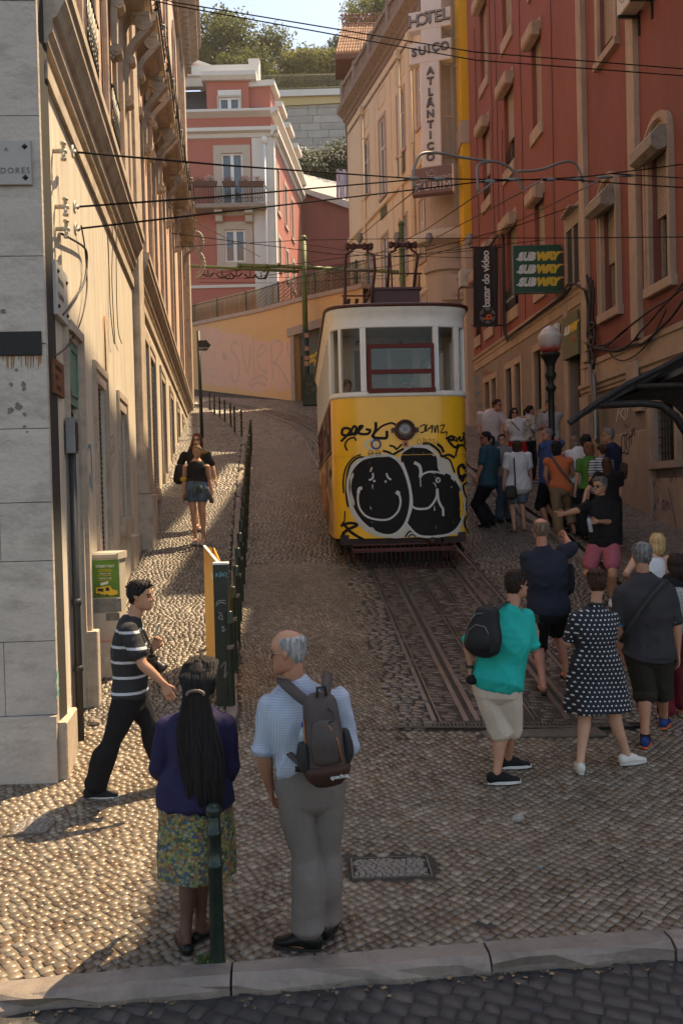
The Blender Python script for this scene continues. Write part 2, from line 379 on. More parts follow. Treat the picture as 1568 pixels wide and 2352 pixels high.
stones('plaza',m_lime,pz,-6,6,4.0,8.2,.062,.060,math.radians(43),.0025,zs,gap=.09,jit=.17,tilt=.025,wave=.026)
pb=lambda x,y:(y>=8.1)&(x>KL(y)+.13)&(x<X1(y)-.065)
stones('street_paving',m_lime,lambda x,y:pb(x,y)&(x<X1(y)-.10-.28*(1+.2*np.sin(y*5))),-4,2,8.08,14,.054,.052,math.radians(42),.003,zs,gap=.11,jit=.17,tilt=.025,wave=.026)
stones('street_paving',m_gran,lambda x,y:pb(x,y)&(x>X1(y)-.10-.28*(1+.2*np.sin(y*5))),-2,2,8.1,14,.12,.065,math.radians(-4),.008,zs,gap=.13,jit=.18,brick=1)
stones('street_paving',m_gran,lambda x,y:(x>KL(y)+.13)&(x<X1(y)-.05),-6,2,14,30,.085,.075,math.radians(-6),.004,zs,gap=.11,jit=.22,tilt=.04,brick=1,wave=.02)
stones('street_paving',m_gran,lambda x,y:(x>KL(y)+.13)&(x<X1(y)-.05),-12,0,30,50,.13,.11,math.radians(20),.004,zs,gap=.11,jit=.22,tilt=.04,brick=1,wave=.02)
stones('street_paving',m_gran,lambda x,y:(x>X4(y)+.07)&(x<KR(y)-.07),-1,6,8.3,20,.085,.07,math.radians(4),.004,zs,gap=.11,jit=.22,tilt=.04,brick=1,wave=.03)
stones('street_paving',m_gran,lambda x,y:(x>X4(y)+.05)&(x<np.where(y<36,KR(y)-.1,6.0-.72*(y-41)))&(y<46-.6*x),-8,8,20,50,.12,.10,math.radians(4),.004,zs,gap=.11,jit=.22,tilt=.04,brick=1,wave=.03)
def intrack(x,y):
 r=(x>X1(y)+.05)&(x<X4(y)-.05)
 for o in (.33,.68,.95,1.31): r&=np.abs(x-(X1(y)+o))>(.085 if o in (.33,1.31) else .06)
 return r
stones('track_paving',m_dark,lambda x,y:intrack(x,y)&(y>8.25),-1,3,8.2,18,.15,.07,math.radians(-4),.002,zs,gap=.07,jit=.12,tilt=.015,brick=1)
stones('track_paving',m_dark,lambda x,y:intrack(x,y),-12,3,18,46,.15,.09,math.radians(0),.004,zs,gap=.12,jit=.16,brick=1)
WL=lambda y:-2.38-.137*(y-7.15)
stones('left_sidewalk',m_walk,lambda x,y:(y>8.1)&(x>WL(y)-.1)&(x<KL(y)-.03),-7,-.8,8.08,20,.062,.055,math.radians(8),.004,zs,gap=.15,jit=.22,tilt=.04,brick=1,wave=.02)
stones('left_sidewalk',m_walk,lambda x,y:(x>WL(y)-.1)&(x<KL(y)-.03),-14,-1.5,20,48,.10,.085,math.radians(10),.004,zs,gap=.14,jit=.22,tilt=.04,brick=1,wave=.02)
WR=lambda y:6.28-.0704*(y-16.03)
stones('right_sidewalk',m_gran,lambda x,y:(x>KR(y)+.13)&(x<WR(y)+.1)&view(x,y),3,8.5,8.3,20,.066,.062,math.radians(40),.004,zs,gap=.12,jit=.22,tilt=.04,wave=.02)
stones('right_sidewalk',m_gran,lambda x,y:(x>KR(y)+.13)&(x<WR(y)+.1),2,7,20,36,.1,.09,math.radians(40),.004,zs,gap=.12,jit=.22,tilt=.04,wave=.02)
stones('right_sidewalk',m_lime,lambda x,y:(y>=8.05)&(x>2.72)&((x>KR(y))|(y<8.35))&view(x,y)&(x<WR(y))&((y<8.35)|(x<0)),2.7,8,8.0,8.4,.055,.055,math.radians(40),.006,zs,gap=.15,jit=.2)
stones('road_blocks',m_road,lambda x,y:(y<KF(x)-.2)&(np.abs(x)<3.2),-3.2,3.2,2.8,4.6,.115,.10,math.radians(-20),.006,lambda x,y:np.zeros_like(x)-.052,gap=.07,jit=.16,brick=1,wave=.04,tilt=.03,bev=.1)
m_kerb=mat('kerb_limestone',(.21,.17,.14),.6,var=.22,scale=3,bump=.5,bs=22,bd=.012,stain=(5,.55,(.10,.08,.07)),isl=.1)
def kerb_run(name,pts,w,h,zb,mt,lens=(.9,1.5),seed=1,gap=.012,ztop=None):
 rr=random.Random(seed); b=MB(); pts=[Vector((p[0],p[1],0)) for p in pts]
 L=[0];
 for i in range(len(pts)-1): L.append(L[-1]+(pts[i+1]-pts[i]).length)
 def at(s):
  for i in range(len(L)-1):
   if s<=L[i+1] or i==len(L)-2:
    t=(s-L[i])/(L[i+1]-L[i]); return pts[i].lerp(pts[i+1],t),(pts[i+1]-pts[i]).normalized()
 s=0
 while s<L[-1]-.1:
  e=min(s+rr.uniform(*lens),L[-1]); k=max(2,int((e-s)/.16)); rows=[]
  for j in range(k+1):
   q,t=at(s+gap+(e-s-2*gap)*j/k); nn=Vector((t.y,-t.x,0)); jj=lambda a:rr.uniform(-a,a)*2.2
   zt=(ztop(q.x,q.y) if ztop else zf(q.x,q.y)+.004)+h
   end=(j in (0,k)); c=.02+(.012 if end else 0)
   rows.append([q-nn*0+Vector((0,0,zb+zt-h)),q+Vector((0,0,zt+jj(.002))),q+nn*(w-c*1.3+jj(.006))+Vector((0,0,zt+jj(.003))),q+nn*(w+jj(.005))+Vector((0,0,zt-c+jj(.006))),q+nn*(w+.008+jj(.01))+Vector((0,0,zt-.06+jj(.006))),q+nn*(w+.012)+Vector((0,0,zb+zt-h))])
  v=[p for r in rows for p in r]; m_=6
  fs=[(j*m_+i,j*m_+i+1,(j+1)*m_+i+1,(j+1)*m_+i) for j in range(k) for i in range(m_-1)]
  fs+=[tuple(range(m_))[::-1],tuple(range(k*m_,(k+1)*m_))]
  b.add(v,fs); s=e
 return b.build(name,mt,kind='structure')
kerb_run('kerb',[(x,float(KF(x))+.0) for x in np.linspace(-5,5.4,40)],.155,.012,-.19,m_kerb,(.75,1.35),4,.006,ztop=lambda x,y:.02)
kerb_run('kerb',[(float(KL(y)),y) for y in np.linspace(8.3,50,90)],.11,.004,-.16,m_kerb,(.7,1.1),3,.008)
kerb_run('kerb',[(float(KR(y)),y) for y in np.linspace(36,8.6,60)],.13,.012,-.18,m_kerb,(.8,1.2),5,.008,ztop=lambda x,y:float(zg(x,y))+.11*float(sst(8.6,10,y)))
m_rail=mat('worn_rail_steel',(.36,.31,.27),.3,met=.8,var=.25,scale=4,bump=.15,bs=60)
m_slot=mat('slot_darkness',(.010,.009,.008),.9,bump=0)
m_iron=mat('grey_iron_plate',(.15,.125,.105),.5,met=.5,var=.25,scale=6,bump=.3,bs=80)
T=thing('tram_track',(1.7,8.3,float(zg(1.7,8.3))),'pair of funicular rail tracks with dark centre slots set in the cobbled street','rail track')
def strip(line,o0,o1,dz0,dz1,y0=8.24):
 a=offs(line,o0); c=offs(line,o1); b=MB(); vs=[]
 for p,q in zip(a,c):
  if p[1]<y0-.05: continue
  zp=float(zg(*p)); zq=float(zg(*q))
  vs+= [(p[0],p[1],zp-.03),(p[0],p[1],zp+dz0),(q[0],q[1],zq+dz1),(q[0],q[1],zq-.03)]
 n_=len(vs)//4; fs=[(j*4+i,j*4+i+1,(j+1)*4+i+1,(j+1)*4+i) for j in range(n_-1) for i in range(3)]
 fs+=[(3,2,1,0)]; b.add(vs,fs); return b
R1d=smoothline(_r1,14)
for o in (0,.68,.95,1.66):
 b=MB()
 sgn=-1 if o in (0,.95) else 1
 for (p,q,d) in (((-.055,-.012,.010),(.018,.034,.010)) if o in (0,1.66) else ((-.030,-.012,.008),(.018,.030,.008))):
  s=strip(R1d,o+p,o+q,d,d); b.add(s.v,s.f)
 s=strip(R1d,o-.0125,o+.0175,-.012,-.012); g_=s
 r=b.build('rail',m_rail,T); g_.build('groove',m_slot,r)
for o in (.33,1.31):
 b=MB()
 for (p,q) in ((-.08,-.028),(.028,.08)):
  s=strip(R1d,o+p,o+q,.008,.008); b.add(s.v,s.f)
 r=b.build('slot_rail',m_rail,T); strip(R1d,o-.0275,o+.0275,-.008,-.008).build('cable_slot',m_slot,r)
for yy in np.arange(8.9,13.4,.62):
 for o in (.17,.5,1.13,1.48):
  b=MB(); x=float(X1(yy))+o-.05; z=float(zg(x,yy)); pr=[]
  for k in range(5): xx=x+k*.022; pr+=[(xx,z+.004),(xx,z+.012),(xx+.011,z+.012),(xx+.011,z+.004)]
  b.ext([(a,yy,c) for a,c in pr+[(x+.1,z-.004),(x,z-.004)]],(0,.07,.013)); b.build('ribbed_plate',m_iron,T)
T=thing('drain_grate',(1.6,8.19,float(zg(1.6,8.2))),'long rusty slotted drain grate across the foot of the tram tracks','drain grate')
b=MB(); s=MB()
x=.44
while x<2.75:
 z=float(zg(x,8.19))+.002
 for k in range(4): b.box(x+k*.033,x+k*.033+.018,8.115,8.225,z,z+.010)
 b.box(x-.01,x+.135,8.10,8.115,z,z+.011); b.box(x-.01,x+.135,8.225,8.24,z,z+.011); x+=.14
s.box(.43,2.8,8.10,8.24,-.2,float(zg(1.6,8.2))-.012)
b.build('grate',m_iron,T); s.build('gutter',m_slot,T)
T=thing('steel_ramp_plate',(1.8,8.0,.15),'flat ribbed steel plate lying in front of the drain grate','steel plate')
b=MB(); z0=float(zg(1.8,8.09))+.012; z1=float(zg(1.8,7.95))+.008
b.boxv([(1.27,7.955,z1-.02),(2.38,7.955,z1-.02),(2.33,8.095,z0-.02),(1.245,8.095,z0-.02),(1.27,7.955,z1),(2.38,7.955,z1),(2.33,8.095,z0),(1.245,8.095,z0)])
for k in range(34):
 xx=1.29+k*.031; b.boxv([(xx,7.965,z1),(xx+.012,7.965,z1),(xx+.010,8.085,z0),(xx-.002,8.085,z0),(xx,7.965,z1+.004),(xx+.012,7.965,z1+.004),(xx+.010,8.085,z0+.004),(xx-.002,8.085,z0+.004)])
b.build('plate',m_iron,T)
def cover(pts,label,seed):
 c=sum((Vector((p[0],p[1],0)) for p in pts),Vector())/4; c.z=float(zg(c.x,c.y)); T=thing('manhole_cover',c,label,'manhole cover')
 b=MB(); z=c.z
 P_=[Vector((p[0],p[1],0)) for p in pts]; I=[p.lerp(Vector((c.x,c.y,0)),.045) for p in P_]
 for i in range(4):
  a,d=P_[i],P_[(i+1)%4]; a2,d2=I[i],I[(i+1)%4]; zz=Vector((0,0,z+.008)); zl=Vector((0,0,z-.02))
  b.boxv([a+zl,d+zl,d2+zl,a2+zl,a+zz,d+zz,d2+zz,a2+zz])
 b.build('rim',m_iron,T)
 xs_=[p.x for p in I]; ys_=[p.y for p in I]
 o=stones('inlay',stonemat('cover_inlay_%d'%seed,[(.20,.18,.16),(.25,.23,.21),(.22,.20,.18)],.5),lambda x,y:(x>min(xs_)+.02)&(x<max(xs_)-.02)&(y>min(ys_)+.02)&(y<max(ys_)-.02),min(xs_),max(xs_),min(ys_),max(ys_),.042,.026,.1,.005,zs,gap=.1,jit=.2,brick=1)
 o.parent=T; o.location=-Vector(c); del o['kind']
cover(MH,'rectangular manhole cover with cobble inlay on the plaza right of the elderly man',1)
q=[Gs(*K('C',*p)) for p in [(10,395),(205,380),(275,300),(95,308)]]
cover([(p.x,p.y) for p in q],'rectangular cover with iron edges by the left building corner, in shadow',2)
q=[Gs(*K('H',*p)) for p in [(1185,188),(1330,185),(1270,135),(1190,140)]]
# ================================================================ LEFT STONE BUILDING
m_trav=mat('travertine',(.60,.53,.43),.75,var=.24,scale=1.6,vs=(6,6,.5),bump=.6,bs=30,bd=.006,stain=(2.2,.35,(.30,.23,.17)))
m_front=mat('grey_limestone_face',(.47,.41,.35),.8,var=.14,scale=2.0,vs=(1,1,2.2),bump=.8,bs=22,bd=.014,stain=(2.6,.55,(.24,.205,.17)))
m_trim=mat('carved_limestone',(.46,.38,.30),.8,var=.22,scale=2.4,bump=.5,bs=24,bd=.01,stain=(3,.5,(.17,.13,.10)))
m_pink=mat('salmon_plaster',(.64,.43,.33),.85,var=.1,scale=.8,vs=(1,1,.4),bump=.15,bs=30)
m_blackiron=mat('black_iron',(.018,.02,.018),.45,met=.4,var=.3,bump=.1)
m_shut=mat('brown_slats',(.045,.025,.016),.7,var=.2)
m_greenw=mat('faded_green_wood',(.16,.25,.19),.7,var=.18,scale=4,vs=(3,3,.6),stain=(7,.5,(.10,.13,.10)))
m_glass=glass('window_glass')
m_dim=mat('dark_interior',(.03,.028,.025),.9,bump=0)
m_whitep=mat('white_joinery',(.72,.71,.68),.5,var=.06,bump=.05)
m_rust=mat('rusty_iron',(.17,.065,.03),.85,var=.4,scale=12,bump=.4)
m_sil=mat('grey_cable_sleeve',(.20,.20,.20),.5,met=.5,bump=.05)
m_cream=mat('cream_painted_iron',(.52,.48,.38),.55,var=.15,scale=14,stain=(30,.8,(.25,.10,.04)))
LA=(-2.38,7.15); LB=(-3.75,17.15); FL=Fr(LA,LB,1)
LBd=thing('stone_corner_building',(-4.5,12,.2),'pale limestone and salmon plaster building with carved balconies filling the left side of the street','building')
LBd2=LBd
gw=[(.92,1.45,.1,3.96),(2.80,3.5,1.62,3.80),(5.05,5.75,2.2,3.72),(8.95,9.75,1.2,5.42),(10.75,11.95,2.7,5.42),(14.1,15.3,3.1,5.42),(17.9,19.1,3.4,5.42),(21.9,23.1,3.9,5.42),(26,27.1,4.5,5.42),(29.8,30.9,4.8,5.42)]
SL=[];_q=[(1080,280,1150,715),(1180,805,1235,1150),(1255,1225,1305,1535),(1325,1580,1362,1840),(1375,1875,1413,2100)]
_CR['Q']=(150,0,.44643)
for a,b_,c,d in _q:
 nn=.5+.02*len(SL)
 u0,z0=FL.uz(*K('Q',a,b_),n=nn); u1,z1=FL.uz(*K('Q',c,d),n=nn); SL.append((u0,u1,(z0+z1)/2,nn))
SL.append((30.6,33.4,15.0,.58)); SL.insert(0,(4.9,7.1,10.15,.5))
up=[(.30,1.12,6.95,10.4),(2.45,3.30,6.95,10.4),(4.70,5.50,6.95,10.4),(.30,1.12,11.6,15),(2.45,3.30,11.6,15),(4.7,5.5,11.6,15),(.3,1.12,16,19),(2.45,3.3,16,19),(4.7,5.5,16,19)]
for (a,b_,z,nn) in SL[1:]:
 c=(a+b_)/2; w_=.55
 up+=[(c-w_,c+w_,7.1,z-1.0),(c-w_,c+w_,z+.35,z+3.4),(c-w_,c+w_,z+4.5,z+7.2)]
ow=wall(FL,0,35.5,-1,6.62,gw,.32)
ow.build('ground_floor_wall',m_trav,LBd)
wall(FL,.0,35.5,6.62,26,up,.34,n=-.03).build('upper_wall',m_pink,LBd)
FF=Fr((-2.38,7.15),(-8.4,6.86),-1)   # street-corner face, u runs left
b=MB()
p=[FL.p(35.5,-.03,z) for z in (-1,26)]; q=[(-16,42.5,26),(-16,42.5,-1)]; b.add([p[0],p[1],q[0],q[1]],[(0,1,2,3)])
b.add([FL.p(0,-.04,26),FL.p(35.5,-.04,26),(-16,42.5,26),(-9,6.8,26)],[(0,1,2,3)])
b.build('back_wall',m_pink,LBd)
rows=[-.6]+[FF.uz(40,y)[1] for y in (1645,1475,1290,1155,985,790,588,555,265,0)]+[8.6,10.2,12,13.5,15,17,19,21,23,26]
rows=sorted(rows); rows=[r for i,r in enumerate(rows) if i==0 or r-rows[i-1]>.12]; rr=random.Random(3); b=MB(); bk=MB()
for i in range(len(rows)-1):
 u=0; first=True
 while u<5.9:
  L=rr.choice([.42,.75,1.3,1.8,2.6]) if i<6 else rr.uniform(1.5,2.8); e=min(u+L,6.0)
  nn=.0 if i>0 else .05
  b.fb(FF,u+(.0 if first else .0025),e-.0025,-.05,nn+rr.uniform(0,.003),rows[i]+.0025,rows[i+1]-.0025,.003); u=e; first=False
bk.fb(FF,.002,6.0,-.3,-.045,-.6,26)
o=b.build('front_stone_courses',m_front,LBd); bk.build('mortar_backing',m_dim,o)
b=MB(); b.fb(FL,-.0,.53,.002,.07,-.5,.62,.012); b.fb(FL,6.1,7.4,.0,.05,-.5,1.9,.01)
b.fb(FL,7.42,8.62,.0,.24,.2,2.55,.015); b.fb(FL,7.48,8.55,.0,.17,2.56,3.35,.01); b.fb(FL,-.02,.6,-.01,.002,.62,.63)
b.build('plinth',m_trim,LBd)
b=MB(); b.fb(FL,7.55,8.46,-.05,.12,3.35,26,.01); b.fb(FL,34.2,35.3,-.05,.2,3,26,.01); b.fb(FL,33.4,34.05,-.05,.2,3,26); b.build('pilaster',m_trim,LBd)
b=MB(); b.fb(FL,6.4,6.9,-.03,.06,6.62,26,.01); b.fb(FL,7.05,7.4,-.03,.08,6.62,26,.01); b.build('corner_strip',m_trim,LBd)
prof=[(0,6.30),(.05,6.30),(.05,6.36),(.09,6.40),(.09,6.50),(.13,6.53),(.16,6.60),(.20,6.66),(.20,6.74),(.23,6.76),(.23,6.86),(.0,6.92)]
b=MB(); b.prof(FL,.22,7.52,prof); b.prof(FL,8.5,34.15,prof)
b.prof(FL,.22,7.52,[(0,6.0),(.04,6.0),(.04,6.14),(.02,6.17),(0,6.17)]); b.prof(FL,8.5,34.15,[(0,6.0),(.05,6.0),(.05,6.14),(.02,6.17),(0,6.17)])
b.build('string_course',m_trim,LBd)
b=MB()
for (a,c) in ((.24,7.5),(8.5,34.1)): b.fb(FL,a,c,-.02,.02,6.93,7.25)
b.build('dado',m_trav,LBd)
b=MB(); pr=[(0,22.6),(.15,22.6),(.15,23.0),(.3,23.1),(.3,23.5),(.55,23.7),(.85,23.9),(.85,24.4),(1.0,24.5),(1.0,24.8),(0,25.2)]
b.prof(FL,8.5,35.9,pr)
for i in range(60):
 u=9+i*.45; b.fb(FL,u,u+.2,0,.5,23.1,23.45)
b.build('cornice',m_trim,LBd)
def winL(u0,u1,z0,z1,w=.2,kind='slat',prot=.07,sill=True,lay=2):
 b=MB(); surround(b,FL,u0,u1,z0,z1,w,.0,prot,sill=sill)
 if lay>1:
  b.fb(FL,u0-w,u0-w*.62,prot,prot+.013,z0,z1+w); b.fb(FL,u1+w*.62,u1+w,prot,prot+.018,z0,z1+w); b.fb(FL,u0-w*.6,u1+w*.6,prot,prot+.018,z1+w*.62,z1+w)
  b.fb(FL,u0-w*.2,u0,prot,prot+.008,z0,z1); b.fb(FL,u1,u1+w*.2,prot,prot+.02,z0,z1)
 o=b.build('window',m_trim,LBd)
 s=MB()
 if kind=='slat':
  z=z0
  while z<z1-.01: s.fb(FL,u0,u1,-.075,-.04,z,z+.045); z+=.06
  s.fb(FL,u0,u1,-.10,-.08,z0,z1); s.build('shutter',m_shut,o)
 elif kind=='grille':
  s.fb(FL,u0,u1,-.12,-.11,z0,z1); s.build('pane',m_dim,o); g=MB()
  n_=int((u1-u0)/.12)
  for i in range(n_+1):
   uu=u0+(u1-u0)*i/n_; g.tube([FL.p(uu,-.03,z0),FL.p(uu,-.03,z1)],.009,5)
  z=z0
  while z<z1:
   for i in range(n_):
    uu=u0+(u1-u0)*(i+.5)/n_; g.tube([FL.p(uu+.05*math.cos(t),-.02,z+.06+.05*math.sin(t)) for t in np.linspace(0,2*PI,7)],.007,4)
   z+=.13
  g.build('grille',m_blackiron,o)
 elif kind=='glass':
  s.fb(FL,u0,u1,-.24,-.20,z0,z1)
  s.build('pane',m_glass,o); f=MB()
  for a in (u0,(u0+u1)/2-.03,u1-.06): f.fb(FL,a,a+.06,-.2,-.17,z0,z1)
  f.fb(FL,u0+.061,u1-.061,-.198,-.172,z0+(z1-z0)*.68,z0+(z1-z0)*.68+.06); f.build('frame',m_shut,o)
 return o
winL(*gw[1],w=.22,prot=.022); winL(*gw[2],w=.24,prot=.022)
for g in gw[4:]: winL(*g,w=.26,kind='grille' if g in (gw[4],gw[6]) else 'slat',prot=.026)
for k,g in enumerate(up):
 o=winL(*g,w=.17 if k<9 else .24,kind='glass',prot=.04,sill=False)
 if k<9 and k%3>=0:
  b=MB(); b.fb(FL,g[0]-.26,g[0]-.02,.03,.11,6.93,7.32) if k<3 else None
  if k<3: b.fb(FL,g[1]+.02,g[1]+.46,.03,.11,6.93,7.32,.01); b.build('pedestal',m_trim,o)
  r=MB(); z=g[2]+.1
  r.tube([FL.p(g[0],.08,z+1.0),FL.p(g[1],.08,z+1.0)],.02,5)
  for i in range(8):
   uu=g[0]+.04+(g[1]-g[0]-.08)*i/7; r.tube([FL.p(uu,.08,z),FL.p(uu,.08,z+1.0)],.009,4)
   for zz in (.25,.5,.75): r.tube([FL.p(uu+.045*math.cos(t),.08,z+zz+.08*math.sin(t)) for t in np.linspace(0,2*PI,7)],.008,4)
  r.build('railing',m_blackiron,o)
b=MB(); surround(b,FL,*gw[0],.15,.0,.03,sill=False); b.fb(FL,.77,.83,.03,.045,.1,4.11); b.fb(FL,1.53,1.6,.03,.07,.1,4.11); b.fb(FL,.84,1.52,.03,.07,4.02,4.11)
b.fb(FL,1.46,1.64,.0,.13,.0,1.15,.01); b.fb(FL,.9,1.7,.02,.32,-.1,.30,.01)
d=b.build('door',m_trim,LBd)
b=MB()
for i in range(5): b.fb(FL,.92+i*.106,.92+i*.106+.100,-.03,.015,3.36,3.96)
b.build('transom_panel',m_greenw,d)
b=MB(); k=[(.99,3.45),(1.38,3.45),(1.41,3.52),(1.41,3.8),(1.38,3.88),(.99,3.88),(.96,3.8),(.96,3.52)]
pts=[FL.p(u,.022,z) for u,z in k]; b.tube(pts+[pts[0]],.014,5); b.build('panel_moulding',m_greenw,d)
b=MB(); b.fb(FL,.92,1.45,-.10,-.07,.1,3.35); pn=b.build('door_leaf',mat('dark_green_door',(.05,.075,.055),.6,var=.4,scale=8,stain=(9,.6,(.02,.02,.02))),d)
b=MB()
for i in range(5):
 for j in range(19):
  uu=.97+i*.105; zz=1.42+j*.103; b.tube([FL.p(uu+.042*math.cos(t),-.04+.01*((i+j)%2),zz+.042*math.sin(t)) for t in np.linspace(0,2*PI,8)],.010,4)
b.build('grille',m_blackiron,d)
b=MB(); surround(b,FL,*gw[3],.2,.0,.08,sill=False); d=b.build('door',m_trim,LBd)
b=MB(); b.fb(FL,8.95,9.75,-.14,-.1,1.2,5.42); b.fb(FL,8.97,9.33,-.1,-.07,1.3,3.0); b.fb(FL,9.37,9.72,-.1,-.07,1.3,3.0); b.build('door_leaf',mat('bottle_green_paint',(.02,.045,.035),.4,var=.2),d)
def scroll(fr,u,n0,z,w=.16,H=1.5,N=.42):
 b=MB(); prof=[]
 path=[(n0+.02,z-H),(n0+.05,z-H*.9),(n0+.05,z-H*.55),(n0+.12,z-H*.35),(n0+N*.6,z-H*.2),(n0+N*.9,z-.12)]
 pts=[];
 P1=smoothline(np.array([(a,c) for a,c in path]),4)
 th=np.interp(np.linspace(0,1,len(P1)),[0,.4,1],[.05,.09,.10])
 L_=[(p[0]+t*.9,p[1]-t*.5) for p,t in zip(P1,th)]; poly=[(p[0]-.0,p[1]) for p in P1]+L_[::-1]
 for k in range(len(P1)-1):
  a,c=P1[k],P1[k+1]; a2,c2=L_[k],L_[k+1]
  b.boxv([fr.p(u-w/2,a[0],a[1]),fr.p(u+w/2,a[0],a[1]),fr.p(u+w/2,a2[0],a2[1]),fr.p(u-w/2,a2[0],a2[1]),fr.p(u-w/2,c[0],c[1]),fr.p(u+w/2,c[0],c[1]),fr.p(u+w/2,c2[0],c2[1]),fr.p(u-w/2,c2[0],c2[1])])
 ax=fr.u
 for (nn,zz,r) in ((n0+N*.72,z-.16,.13),(n0+.1,z-H*.93,.085),(n0+.16,z-H*.5,.07)):
  c=fr.p(u-w*.6,nn,zz); b.lathe(c,[(r*.2,-.012),(r*.35,-.012),(r*.4,.0),(r,.0),(r,w*1.2),(r*.4,w*1.2),(r*.35,w*1.2+.012),(r*.2,w*1.2+.012)],14,False,axis=ax)
 b.fb(fr,u-w*.7,u+w*.7,n0,n0+N*.95,z-.07,z,.01)
 return b
for i,(a,c,z,nn) in enumerate(SL):
 b=MB(); b.prof(FL,a,c,[(0,z-.02),(nn-.12,z-.02),(nn-.10,z+.06),(nn-.03,z+.10),(nn-.03,z+.16),(nn,z+.18),(nn,z+.24),(0,z+.24)])
 b.prof(FL,a+.15,c-.15,[(0,z-.3),(.06,z-.3),(.12,z-.14),(.2,z-.02),(0,z-.02)])
 s=b.build('balcony',m_trim,LBd)
 for uu in (a+.32,c-.32): scroll(FL,uu,.0,z-.02,H=1.5,N=nn).build('scroll_bracket',m_trim,s)
 r=MB(); zt=z+.24
 def bars(p0,p1,nb):
  r.tube([p0+Vector((0,0,1.0)),p1+Vector((0,0,1.0))],.028,5); r.tube([p0+Vector((0,0,.06)),p1+Vector((0,0,.06))],.014,4); r.tube([p0+Vector((0,0,.78)),p1+Vector((0,0,.78))],.012,4)
  dd=(p1-p0).normalized()
  for k in range(nb+1):
   q=p0.lerp(p1,k/nb); bow=FL.n*.05
   r.tube([q,q+bow+Vector((0,0,.3)),q+Vector((0,0,.65)),q+Vector((0,0,1.0))],.011,4)
   if k<nb:
    qc=p0.lerp(p1,(k+.5)/nb)
    for (zz,rr_) in ((.2,.055),(.38,.045),(.56,.055),(.88,.05)): r.tube([qc+dd*rr_*math.cos(t)+Vector((0,0,zz+rr_*1.3*math.sin(t)))+FL.n*.02 for t in np.linspace(0,2*PI,7)],.010,4)
 bars(FL.p(a+.06,nn-.05,zt),FL.p(c-.06,nn-.05,zt),16); bars(FL.p(a+.06,.05,zt),FL.p(a+.06,nn-.05,zt),3); bars(FL.p(c-.06,.05,zt),FL.p(c-.06,nn-.05,zt),3)
 r.build('railing',m_blackiron,s)
def plaque(name,fr,u0,u1,z0,z1,t,mt,label,n=0.0):
 o=thing(name,fr.p((u0+u1)/2,n,(z0+z1)/2),label,'plaque'); b=MB(); b.fb(fr,u0,u1,n+.004,n+t,z0,z1,.004); b.build('slab',mt,o); return o
def FFr(x0,y0,x1,y1):
 a=FF.uz(x0,y0); c=FF.uz(x1,y1); return min(a[0],c[0]),max(a[0],c[0]),min(a[1],c[1]),max(a[1],c[1])
m_text=mat('engraved_grey',(.14,.125,.11),.9,bump=0)
u0,u1,z0,z1=FFr(-60,325,75.5,426)
o=plaque('street_name_plaque',FF,u0,u1,z0,z1,.03,mat('pale_plaque_stone',(.36,.33,.30),.6,var=.08,scale=5,bump=.2,bs=50),'pale stone street name plaque with dark studs, on the grey corner face at left')
b=MB()
for (x,y) in ((59,339),(61,410)):
 u,z=FF.uz(x,y); c=FF.p(u,.03,z); k=.026; q=[c+FF.u*k,c+Vector((0,0,k)),c-FF.u*k,c-Vector((0,0,k))]; tip=c+FF.n*.02; b.add(q+[tip],[(0,1,4),(1,2,4),(2,3,4),(3,0,4),(3,2,1,0)])
b.build('stud',m_blackiron,o)
rd=-FF.u
u,z=FF.uz(72,400); text_part('lettering','LIBERTADORES'[5:],.066,FF.p(u,.0325,z),rd,(0,0,1),m_text,o,ext=.001,align='RIGHT',spacing=1.25)
u,z=FF.uz(22,350); text_part('lettering','A',.05,FF.p(u,.0325,z),rd,(0,0,1),m_text,o,ext=.001,align='RIGHT')
u0,u1,z0,z1=FFr(-40,763,97,816)
o=plaque('blackened_metal_plaque',FF,u0,u1,z0,z1,.02,mat('blackened_metal',(.012,.010,.010),.5,met=.3,bump=.2,bs=80),'blackened metal plaque with raised letters above rust streaks on the grey corner face')
for k,tx in enumerate(('E PROHIBIDO','NES Y ANUN','IOS Y ESTA','ROHIBICION')):
 u,z=FF.uz(92,778+k*11); text_part('lettering',tx,.036,FF.p(u,.0215,z),rd,(0,0,1),mat('blackened_letters',(.022,.019,.018),.4,met=.3,bump=0),o,ext=.001,align='RIGHT',spacing=1.3)
mt_,bb=newmat('rust_stain'); v=bb.co((14,14,1.2)); n_=bb.noise(v,1.0,4,.7); bb.k(bb.ramp(n_,[(.35,(.20,.075,.025)),(.65,(.33,.17,.08))]),bb.b.inputs['Base Color']); bb.b.inputs['Roughness'].default_value=.9
rr=random.Random(5); b=MB()
for i in range(26):
 x=rr.uniform(-2,96); L=rr.uniform(6,34); ww=rr.uniform(.8,2.6); y=817; u,z=FF.uz(x,y); u2,z2=FF.uz(x+rr.uniform(-1,1),y+L); wv=ww*.003
 n0=.0035+i*.00012; b.add([FF.p(u-wv,n0,z),FF.p(u+wv,n0,z),FF.p(u2+wv*.8,n0,z2+.03),FF.p(u2,n0,z2),FF.p(u2-wv*.8,n0,z2+.03)],[(0,1,2,3,4)])
b.build('rust_streaks',mt_,LBd)
b=MB()  # chipped holes
for (x,y,r) in ((8,735,7),(26,903,5),(54,902,6),(55,913,5),(42,953,9),(24,963,8),(57,972,5),(56,1000,4),(62,1012,3),(38,870,4)):
 u,z=FF.uz(x,y-20); k=[FF.p(u+r*.0034*(1+.3*math.sin(t*3+x))*math.cos(t),.0042,z+r*.0034*(1+.25*math.cos(t*2+y))*math.sin(t)) for t in np.linspace(0,2*PI,11)[:-1]]; b.add(k,[tuple(range(10))])
